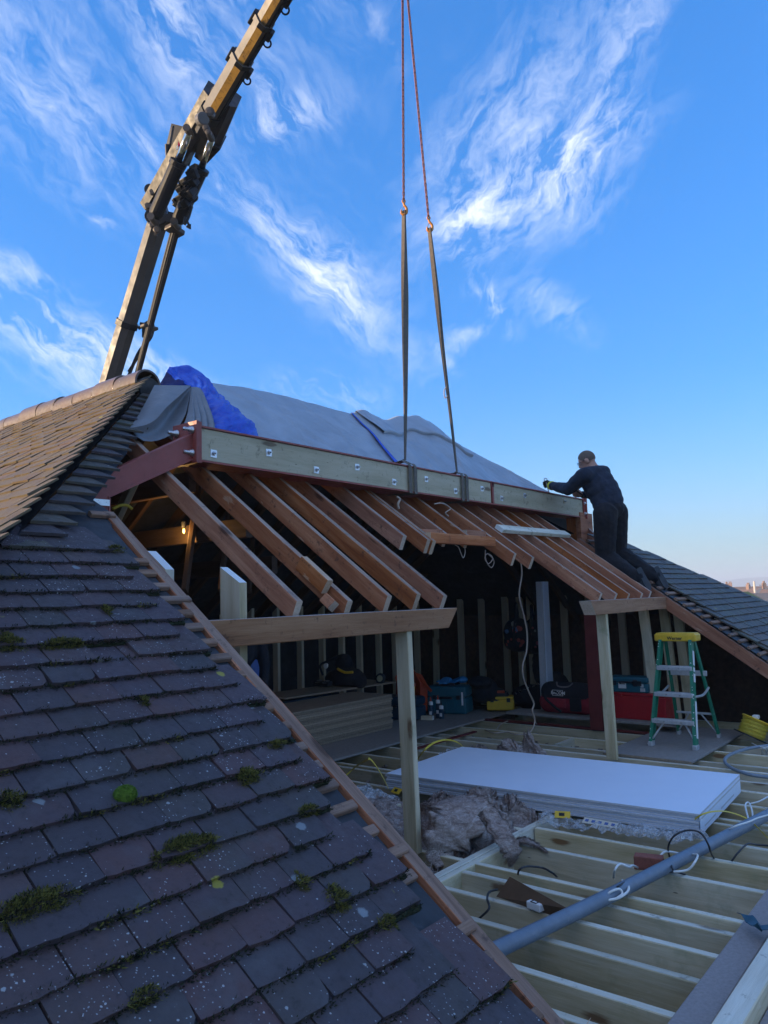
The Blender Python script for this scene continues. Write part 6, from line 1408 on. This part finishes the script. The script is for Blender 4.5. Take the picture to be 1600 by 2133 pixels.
for i, (x, y, h_, cm, lab) in enumerate(((7.78, 5.55, .24, M_ORG, 'white nozzle bottle with an orange tip, left of the pair by the blue box'), (7.86, 5.50, .26, M_ORG, 'white nozzle bottle with an orange tip, right of the pair by the blue box'), (7.84, 5.44, .17, M_BLK, 'dark spray can with a white patch beside the teal case'))):
    t = thing('bottle', lab, 'bottle', 'bottles and cans on the floor strip', loc=(x, y, -1.474)); b0 = Vector((x, y, -1.474))
    MB().lathe(b0, _z, [(0, .03), (h_ * .55, .032), (h_ * .68, .02)], 14).build('body', M_NAVYP, t, smooth=False); MB().lathe(b0 + _z * h_ * .68, _z, [(0, .026), (.035, .026), (.045, .012)], 12).build('collar', M_LABEL, t); MB().lathe(b0 + _z * (h_ * .68 + .045), _z, [(0, .012), (.05, .004)], 10).build('nozzle', cm, t)
    MB().box(b0 + Vector((-.030, -.01, h_ * .3)), (.008, .03, .04)).build('label_plate', M_LABEL, t)
tag(timber('timber_block', (7.68, 5.62, -1.452), (7.72, 5.48, -1.452), .06, .05, [M_FRESH, M_FRESH, M_FRTOP], None), 'small pale timber block lying on the floor strip', 'block')
t = thing('hoover_bag', 'heap of black bags in the shadow right of the yellow case', 'bags', loc=(9.2, 5.0, -1.47))
fuse('cloth', [('e', (9.15, 4.92, -1.34), .18, .28, .16, I3, 0), ('e', (9.3, 4.65, -1.25), .16, .2, .24, I3, 0), ('e', (9.35, 4.85, -.95), .12, .12, .3, I3, 0)], .018, 3, [M_BLKF], t, wr=.012)
for i in range(8): MB().box((8.95 + rnd.uniform(-.02, .05), 4.85 - .05 * i + .2, -1.28 + .02 * i), (.012, .03, .008), Matrix.Rotation(rnd.uniform(-1, 1), 3, 'X')).build('buckle', M_BOLT, t)
# hanging rucksacks
for (q, col, lab) in ((pl(1078, 1318, 1, 5.0), (.30, .06, .05), 'black rucksack with red and blue flowers hanging from a stud'), (pl(1110, 1322, 1, 4.86), (.22, .05, .07), 'black rucksack with dark pink flowers hanging next to the white strip')):
    t = thing('rucksack', lab, 'rucksack', 'rucksacks hanging in the loft', loc=q - _z * .25)
    fuse('bag', [('e', q, .15, .19, .20, I3, 0), ('e', q - _z * .12, .15, .19, .13, I3, 0), ('c', q + _z * .2, q + _z * .38, .03, .02, 0)], .014, 3, [M_BLKF], t, wr=.006)
    for k in range(16):
        a_, b_ = rnd.uniform(-.13, .13), rnd.uniform(-.16, .13); o = q + Vector((-.16 + (a_ * a_ + b_ * b_) * 1.6, 0, 0)) + Vector((-.3, -.95, 0)) * .0 + Vector((0, a_, b_)); r_ = rnd.uniform(.012, .04)
        mt_ = rnd.choice([0, 0, 1, 2]); mk = ('flower print %d %.2f' % (mt_, col[0])); mm_x = MATS.get(mk) or plain(mk, [col, (.10, .17, .30), (.26, .28, .26)][mt_], .8)
        MB().lathe(o, (-1, -.2, .05), [(0, r_), (.006, r_ * .8), (.012, r_ * .2)], 7).build('flower', mm_x, t)
    MB().tube(crom([q + _z * .36, q + Vector((-.1, -.05, .3)), q + Vector((-.17, -.05, .05)), q + Vector((-.15, -.04, -.2))]), .014, 6).build('strap', M_BLKF, t)
# tool bag with lettering on the plank
c = Vector((8.42, 4.06, -1.20)); t = thing('tool_bag', 'black and dark red tool bag with white lettering on the plank', 'tool bag', loc=(8.42, 4.06, -1.39))
fuse('bag', [('c', c + Vector((0, -.20, .04)), c + Vector((0, .20, .04)), .125, .125, 0), ('c', c + Vector((0, -.22, -.07)), c + Vector((0, .22, -.07)), .125, .125, 1)], .014, 4, [M_BLKF, M_REDF], t, wr=.004)
MB().bbox(c + Vector((-.135, .06, -.065)), (.03, .20, .10), .012).build('pocket', M_REDF, t); MB().bbox(c + Vector((-.135, -.16, -.07)), (.035, .14, .15), .015).build('pocket', M_BLKF, t)
MB().tube(crom([c + Vector((-.05, -.10, .155)), c + Vector((-.09, -.07, .125)), c + Vector((-.10, 0, .115)), c + Vector((-.09, .07, .125)), c + Vector((-.05, .10, .16))]), .010, 6).build('handle', plain('grey handle', (.2, .17, .17), .8), t)
MB().tube(crom([c + Vector((-.06, .20, .14)), c + Vector((-.13, .22, .0)), c + Vector((-.15, .10, -.10)), c + Vector((-.13, .02, -.16))]), .016, 6).build('strap', M_BLKF, t)
lm = frame4(c + Vector((-.1245, .055, .048)), (-.02, -1, 0), (.15, 0, 1))
textobj('lettering', 'FACOM', .052, lm, M_LABEL, t, bold=.0012)
bx = MB()
for (y0, y1, z0, z1) in ((.125, -.008, .078, .082), (.125, -.008, .018, .022), (.125, .121, .018, .082), (-.004, -.008, .018, .082)): bx.box(c + Vector((-.126, .06 + (y0 + y1) / 2 - .06, (z0 + z1) / 2)), (.004, abs(y0 - y1), z1 - z0))
bx.build('logo_frame', M_LABEL, t)
c = Vector((8.45, 3.20, -1.245)); t, rz = case('tool_chest', 'plain bright red metal chest on the plank behind the stepladder', 'chest', c, (.28, .62, .285), M_RED, .0, .008, .86, False, M_RED)
c = Vector((8.42, 3.30, -1.02)); t, rz = case('tool_case', 'teal tool case with white labels on top of the red chest', 'tool case', c, (.24, .46, .165), M_TEAL, .05, .016, .6)
lbl(t, c, rz, (-.122, .05, -.01), (.003, .085, .06)); lbl(t, c, rz, (-.124, .05, .008), (.003, .06, .008), M_INK, 'print'); MB().bbox(c + rz @ Vector((-.12, -.09, .02)), (.012, .05, .07), .01, rz).build('catch', M_BLK, t)
for (yy, zz, a_, b_) in ((-.165, -.005, .03, .035), (-.17, -.05, .05, .035)): lbl(t, c, rz, (-.121, yy, zz), (.003, a_, b_)); [lbl(t, c, rz, (-.123, yy, zz + k * .010), (.003, a_ * .8, .003), M_INK, 'print') for k in (-1, 0, 1)]
# on the chipboard stack
c = Vector((7.15, 6.35, -.93)); t = thing('tool_bag', 'open black tool bag with yellow trim on the chipboard stack', 'tool bag', loc=(7.15, 6.35, -1.05))
fuse('bag', [('e', c - _z * .02, .16, .28, .12, I3, 0), ('c', c + Vector((0, -.2, -.05)), c + Vector((0, .22, -.05)), .1, .1, 0), ('e', c + Vector((.02, .05, .14)), .08, .12, .12, I3, 0)], .014, 3, [M_BLKF], t, wr=.01)
MB().tube(crom([c + Vector((-.13, -.22, .06)), c + Vector((-.15, -.12, .055)), c + Vector((-.15, -.04, .075)), c + Vector((-.13, .02, .09))]), .016, 6).build('trim', M_YEL, t); MB().lathe(c + Vector((-.14, .20, .12)), (-1, 0, .3), [(0, .035), (.02, .03)], 10).build('reflector', M_LABEL, t)
MB().tube(crom([c + Vector((-.1, .3, .0)), c + Vector((-.12, .32, .12)), c + Vector((-.05, .26, .17)), c + Vector((0, .1, .24))]), .014, 6).build('strap', M_BLKF, t)
for i, (dy, lab) in enumerate(((.36, 'left black battery pack with a silver edge in front of the tool bag'), (.24, 'middle black battery pack with a silver edge in front of the tool bag'))):
    o = Vector((6.95, 6.25 + dy, -1.015)); t = thing('battery_pack', lab, 'battery', 'battery packs on the chipboard stack', loc=o - _z * .03); MB().bbox(o, (.09, .11, .06), .01).build('body', M_BLK, t); MB().box(o + Vector((-.047, 0, .015)), (.004, .07, .010)).build('trim', M_BOLT, t); MB().box(o + Vector((0, 0, .034)), (.06, .04, .012)).build('terminal', M_BOLT, t)
o = Vector((7.55, 6.12, -1.0)); t = thing('radio', 'small round speaker with a pale face on the chipboard stack', 'speaker', loc=o - _z * .05); MB().lathe(o, (-1, -.3, .2), [(0, .06), (.05, .065), (.06, .05)], 16).build('body', M_BLK, t); MB().lathe(o + Vector((-.062, -.018, .012)), (-1, -.3, .2), [(0, .04), (.006, .035)], 12).build('face', plain('pale dial', (.34, .32, .2), .6), t)
o = Vector((7.72, 5.98, -1.0)); t = thing('tape_reel', 'small red reel beside the round speaker', 'reel', loc=o - _z * .045); MB().lathe(o, (-1, -.4, .1), [(0, .045), (.03, .045)], 8).build('spool', M_ORG, t); MB().lathe(o, (-1, -.4, .1), [(-.01, .02), (.04, .02)], 8).build('hub', M_BLK, t)
o = Vector((7.60, 5.78, -1.075)); t = thing('fixings_box', 'clear plastic fixings box at the right end of the chipboard stack', 'box', loc=o - _z * .02); MB().bbox(o, (.12, .16, .04), .008).build('tray', M_WEDGE, t); MB().bbox(o + _z * .026, (.11, .15, .01), .004).build('lid', M_POLY, t)
o = Vector((6.62, 6.65, -1.27)); t = thing('power_drill', 'dark teal power tool at the left of the chipboard stack', 'power tool', loc=o - _z * .12); MB().bbox(o + _z * .08, (.09, .2, .08), .02).build('motor', M_TEAL, t); MB().bbox(o - _z * .01, (.05, .06, .14), .012).build('grip', M_BLK, t); MB().bbox(o - _z * .09, (.08, .1, .05), .01).build('battery', M_BLK, t)
o = Vector((6.3, 6.45, -1.19)); t = thing('blue_tarpaulin', 'dark blue folded sheet behind the chipboard stack', 'tarpaulin', loc=o - _z * .1)
for k in range(3): MB().bbox(o + Vector((.05 * k, .02 * k, .055 * k - .05)), (.9, .42, .05), .02, Matrix.Rotation(.05 * k, 3, 'Z')).build('fold', M_NAVYP, t)
o = pl(510, 1380, 1, 5.4); t = thing('water_butt', 'bright blue plastic drum just visible behind the roof verge', 'drum', loc=(o.x, o.y, -1.47)); MB().lathe((o.x, o.y, -1.47), _z, [(0, .15), (.05, .17), (.45, .175), (.85, .17), (1.05, .15), (1.07, .05)], 20).build('shell', plain('blue drum', (.01, .07, .28), .4), t, smooth=False); MB().lathe((o.x + .05, o.y, -.42), _z, [(0, .03), (.04, .03)], 10).build('cap', M_BLK, t)
# yellow cable reel
o = Vector((8.20, 2.06, -1.47)); rr_ = thing('cable_reel', 'yellow cable drum lying on the joists at the end of the walkway', 'cable reel', loc=o); ax = Vector((.25, -.35, .9)).normalized()
MB().lathe(o + ax * .02, ax, [(0, .16), (.012, .16)], 22).build('flange', M_BLK, rr_); MB().lathe(o + ax * .185, ax, [(0, .135), (.012, .14), (.02, .13)], 22).build('flange', M_YEL, rr_)
cb = MB(); a_ = ax.orthogonal().normalized(); b_ = ax.cross(a_); pts = []
for i in range(15 * 20): q = i / 20 * 6.2832; pts.append(o + ax * (.036 + .010 * i / 20) + (a_ * math.cos(q) + b_ * math.sin(q)) * (.118 + .006 * math.sin(q * 1.7)))
cb.tube(pts, .0055, 6); cb.build('cable', M_YCAB, rr_, smooth=True); MB().lathe(o, ax, [(.03, .11), (.185, .11)], 18).build('drum', M_YEL, rr_); MB().bbox(o + ax * .22 + a_ * .03, (.07, .06, .04), .01).build('plug', M_LABEL, rr_)
MB().tube(crom([o + Vector((.10, -.16, .12)), o + Vector((.06, -.22, .0)), o + Vector((.0, -.24, -.02))]), .016, 6).build('stand', M_BLK, rr_)

# ------------------------------------------------------------------ pipes, hoses and cables
zf_ = lambda px, py, z=-1.47: pl(px, py, 2, z)
cable('pipe', [Vector((2.60, 1.78, -1.43)), Vector((3.6, 1.62, -1.452)), Vector((4.7, 1.43, -1.448)), Vector((5.9, 1.20, -1.43)), Vector((6.6, 1.05, -1.43))], .034, M_PIPE, 'long grey plastic pipe laid across the open joists', 'pipe', 16)
cable('hose', [zf_(1660, 1548), zf_(1600, 1553), zf_(1556, 1560), zf_(1520, 1573, -1.46), zf_(1510, 1586, -1.46), zf_(1526, 1601), zf_(1560, 1613), zf_(1600, 1619), zf_(1660, 1628)], .014, M_HOSE, 'looped grey hose lying on the joists at the right edge', 'hose', 10)
WC = 'white cables on the joists'
def CB(pts, r, m, lab, grp=None, z=-1.47, cat='cable'):
    return cable('cable', [zf_(p[0], p[1], p[2] if len(p) > 2 else z) for p in pts], r, m, lab, cat, 8, None, grp)
CB([(1196, 1912, -1.56), (1215, 1893), (1242, 1880, -1.46), (1262, 1876, -1.45), (1290, 1870, -1.45), (1308, 1856, -1.44), (1308, 1842, -1.44), (1296, 1834, -1.45)], .0062, M_WCAB, 'white cable coming out of the joists in a loop by the pipe', WC)
CB([(1258, 1870, -1.45), (1272, 1858, -1.42), (1290, 1852, -1.42), (1296, 1862, -1.44), (1284, 1872, -1.45)], .0058, M_WCAB, 'white cable knot beside the pipe', WC)
CB([(1278, 1828, -1.5), (1281, 1812, -1.42), (1292, 1800, -1.41), (1310, 1806, -1.43), (1318, 1803, -1.45), (1330, 1808, -1.5)], .0058, M_WCAB, 'white cable end bent over a joist left of the brick', WC)
CB([(1370, 1790, -1.46), (1384, 1775, -1.43), (1405, 1776, -1.44), (1428, 1782, -1.46), (1452, 1780, -1.42), (1448, 1795, -1.42), (1432, 1812, -1.46), (1400, 1816), (1368, 1814, -1.5)], .0058, M_WCAB, 'white cable curling under the pipe near the brick', WC)
CB([(1508, 1735, -1.46), (1530, 1722, -1.39), (1560, 1712, -1.385), (1585, 1702, -1.39), (1640, 1688)], .0052, M_WCAB, 'white cable running along the top of the pipe', WC)
CB([(1560, 1708, -1.42), (1555, 1690, -1.42), (1553, 1676, -1.42), (1560, 1672, -1.42), (1567, 1690, -1.43), (1568, 1710, -1.44)], .0055, M_WCAB, 'white cable looped over a joist right of the plasterboards', WC)
CB([(1560, 1675, -1.44), (1580, 1670, -1.43), (1600, 1660, -1.42), (1640, 1640)], .0055, M_WCAB, 'white cable going out at the right edge', WC)
CB([(1566, 1548), (1585, 1556), (1600, 1556), (1640, 1550)], .0045, M_WCAB, 'thin pale cable from the cable drum', WC)
for (px, lab) in ((1588, 'left'), (1597, 'right')):
    CB([(px, 1574, -1.56), (px, 1562, -1.48), (px + 5, 1559, -1.46), (px + 8, 1563, -1.48)], .005, M_WCAB, lab + ' white cable tail hooked over the joist under the hose', WC)
BC = 'black cables on the joists'
CB([(1396, 1790, -1.5), (1392, 1765, -1.40), (1404, 1742, -1.33), (1430, 1730, -1.30), (1458, 1734, -1.31), (1474, 1756, -1.36), (1482, 1778, -1.44), (1490, 1792, -1.53)], .0052, M_KCAB, 'black cable arching over the pipe by the plasterboard corner', BC)
CB([(1402, 1812, -1.44), (1396, 1795, -1.44)], .0052, M_KCAB, 'short black cable end under the arch', BC)
CB([(1286, 1848, -1.42), (1310, 1834, -1.43), (1345, 1824), (1380, 1820), (1405, 1816), (1428, 1822, -1.5)], .0052, M_KCAB, 'black cable lying beside the pipe', BC)
CB([(1524, 1794, -1.48), (1538, 1776, -1.44), (1558, 1758, -1.43), (1580, 1760), (1640, 1764)], .0052, M_KCAB, 'black cable over the joists at the right edge', BC)
CB([(1078, 1830, -1.56), (1082, 1812, -1.45), (1100, 1805, -1.45), (1130, 1808), (1150, 1818, -1.48), (1160, 1826, -1.54)], .0055, M_KCAB, 'black cable bent over the joist behind the brown board', BC)
CB([(983, 1927, -1.56), (1000, 1912, -1.5), (1019, 1892, -1.45), (1015, 1872, -1.45), (1020, 1858, -1.45), (1036, 1853, -1.48)], .0055, M_KCAB, 'black cable dropping between joists left of the brown board', BC)
# yellow banding
YB = 'yellow banding straps'
def banding(pts, lab, w=.016):
    mb = MB(); ribbon(mb, pts, (.6, .6, .5), w, .0015, 10); return tag(mb.build('banding_strap', M_YCAB, smooth=False, recalc=False), lab, 'strap', YB)
banding([zf_(714, 1622, -1.5), zf_(740, 1598, -1.40), pl(764, 1583, 1, 3.6), pl(772, 1582, 1, 3.58), pl(785, 1598, 1, 3.56), pl(797, 1618, 1, 3.6), pl(809, 1642, 1, 3.7)], 'yellow banding strap kinked beside the roof verge left of the post')
banding([zf_(868, 1584, -1.4), pl(885, 1562, 1, 3.9), pl(905, 1547, 1, 3.95), pl(930, 1541, 1, 4.0), pl(952, 1546, 1, 4.0), pl(970, 1560, 1, 3.98)], 'yellow banding strap arching over the far left corner of the plasterboards')
banding([pl(1436, 1728, 2, -1.47), pl(1442, 1712, 2, -1.42), pl(1462, 1697, 2, -1.35), pl(1490, 1690, 2, -1.345), pl(1520, 1692, 2, -1.38), pl(1560, 1708, 2, -1.42), pl(1600, 1746, 2, -1.47)], 'yellow banding strap over the near right corner of the plasterboards', .010)
CB([(1080, 1178, .3), (1086, 1185, .3)], .004, M_TANC, None) if 0 else None
hc_ = [pl(px, py, 1, 3.9) for (px, py) in ((1084, 1165), (1087, 1195), (1082, 1230), (1083, 1250), (1093, 1290), (1098, 1320), (1097, 1355), (1089, 1385), (1090, 1410), (1101, 1440), (1112, 1465), (1109, 1480), (1114, 1500), (1111, 1515), (1104, 1526))]
cable('cable', hc_, .0085, M_TANC, 'long tan cable hanging wavily from the rafters to the joists', 'cable')
for (pts, r, lab) in (([(1118, 1508), (1112, 1498), (1104, 1494)], .006, 'frayed end of the hanging tan cable'), ([(1035, 1520), (1041, 1510), (1048, 1506), (1058, 1502)], .006, 'short pale cable hooked up from the floor steel'), ([(1012, 1521), (1030, 1527), (1055, 1525), (1075, 1530), (1100, 1529)], .007, 'pale cable lying along the joists behind the plasterboards')):
    CB([(p[0], p[1], -1.44) for p in pts], r, M_TANC, lab, 'pale cables in the loft')
lp = [pl(px, py, 1, 3.75) for (px, py) in ((1011, 1146), (1011, 1160), (1016, 1175), (1024, 1182), (1029, 1172), (1024, 1158), (1014, 1154), (1010, 1164), (1018, 1174), (1026, 1164), (1018, 1155))]
cable('cable', lp, .0045, M_TANC, 'small coil of thin cable hanging under the trimmer', 'cable')
cable('cable', [pl(px, py, 1, 3.6) for (px, py) in ((948, 1135), (955, 1140), (960, 1152), (965, 1162), (969, 1150), (967, 1136))], .004, M_TANC, 'thin cable loop hanging left of the coil', 'cable')
cable('cable', [pl(px, py, 1, 3.9) for (px, py) in ((905, 1050), (918, 1048), (930, 1052), (938, 1060), (928, 1068), (934, 1075))], .006, M_TANC, 'pale cable poking out between the rafters under the beam', 'cable')
cable('cable', [pl(px, py, 1, 3.92) for (px, py) in ((827, 1035), (833, 1040), (829, 1050), (831, 1060))], .010, M_TANC, 'twist of pale rag hanging from a rafter under the left sling', 'rag')
cable('cable', [pl(px, py, 1, 4.5) for (px, py) in ((235, 1060), (250, 1053), (265, 1053), (275, 1060))], .010, M_YCAB, 'yellow cable bowed in the dark left of the first rafter', 'cable')
# cut outs: brown board with a white socket, brick, blue strap, splinters of wood
bb = thing('hardboard_panel', 'brown hardboard panel leaning on the joists with a white socket at its edge', 'panel', loc=zf_(1100, 1865))
P = [zf_(1034, 1868, -1.50), zf_(1152, 1908, -1.50), zf_(1183, 1893, -1.43), zf_(1062, 1826, -1.40)]; nn = (P[1] - P[0]).cross(P[3] - P[0]).normalized() * .005; MB().hexa([p - nn for p in P] + P).build('sheet', M_HARD, bb)
so = thing('socket_box', 'small white electrical back box on the joist below the brown board', 'socket', loc=zf_(1117, 1886)); c = zf_(1117, 1886, -1.47); rz = Matrix.Rotation(-.2, 3, 'Z'); MB().bbox(c, (.05, .08, .035), .005, rz).build('body', M_LABEL, so)
for k in (-1, 1): MB().box(c + rz @ Vector((-.005, k * .016, .0185)), (.030, .005, .002), rz).build('slot', M_INK, so)
MB().box(c + rz @ Vector((-.02, 0, .0185)), (.006, .034, .002), rz).build('slot', M_INK, so)
br = zf_(1352, 1796, -1.47); tag(MB().bbox(br, (.075, .15, .07), .005, Matrix.Rotation(.25, 3, 'Z')).build('brick', M_BRICK), 'red brick lodged between the joists under the pipe', 'brick')
sm = MB(); ribbon(sm, [zf_(1541, 1903, -1.44), zf_(1556, 1908, -1.43), zf_(1568, 1922, -1.44), zf_(1582, 1932, -1.425), zf_(1612, 1930, -1.43)], (.15, 1, 0), (.03, .05, .045), .003); tag(sm.build('blue_strap', plain('faded blue webbing', (.03, .10, .15), .8), recalc=False), 'blue webbing strap lying on the grey board at the right', 'strap')
# warm lamp hanging on the collar under the left wing (it is lit in the photograph)
lq = pl(383, 1104, 0, 4.05); wl = thing('work_lamp', 'small warm lit lamp bulb hung on the dark collar under the roof', 'lamp', loc=lq)
MB().lathe(lq + _z * .02, _z, [(0, .02), (.05, .022), (.06, .01)], 10).build('holder', M_BLK, wl)
MB().lathe(lq - _z * .03, _z, [(0, .003), (.010, .009), (.02, .010), (.04, .008)], 12).build('bulb', plain('lit bulb', (.9, .6, .2), .4, emit=((1, .55, .12), 1.5)), wl, smooth=True)
ld = bpy.data.lights.new('lamp_light', 'POINT'); ld.energy = 1.3; ld.color = (1, .55, .16); ld.shadow_soft_size = .02; lo_ = bpy.data.objects.new('lamp_light', ld); C.objects.link(lo_); lo_.parent = wl; lo_.matrix_parent_inverse = WM[wl.name].inverted(); lo_.location = lq - Vector((.06, .02, .02))

# ------------------------------------------------------------------ haze
hzb = MB().box((0, 0, 0), (1, 1, 1)).build('haze', None)
hzb.scale = (9000, 9000, 62); hzb.location = (0, 0, 5); tag(hzb, kind='stuff')
mh = bpy.data.materials.new('haze'); mh.use_nodes = True; nh = mh.node_tree; nh.nodes.clear(); oh = nh.nodes.new('ShaderNodeOutputMaterial'); pv = nh.nodes.new('ShaderNodeVolumePrincipled')
pv.inputs['Color'].default_value = (.74, .86, 1.0, 1); pv.inputs['Density'].default_value = .0009; nh.links.new(pv.outputs[0], oh.inputs['Volume']); hzb.data.materials.append(mh)
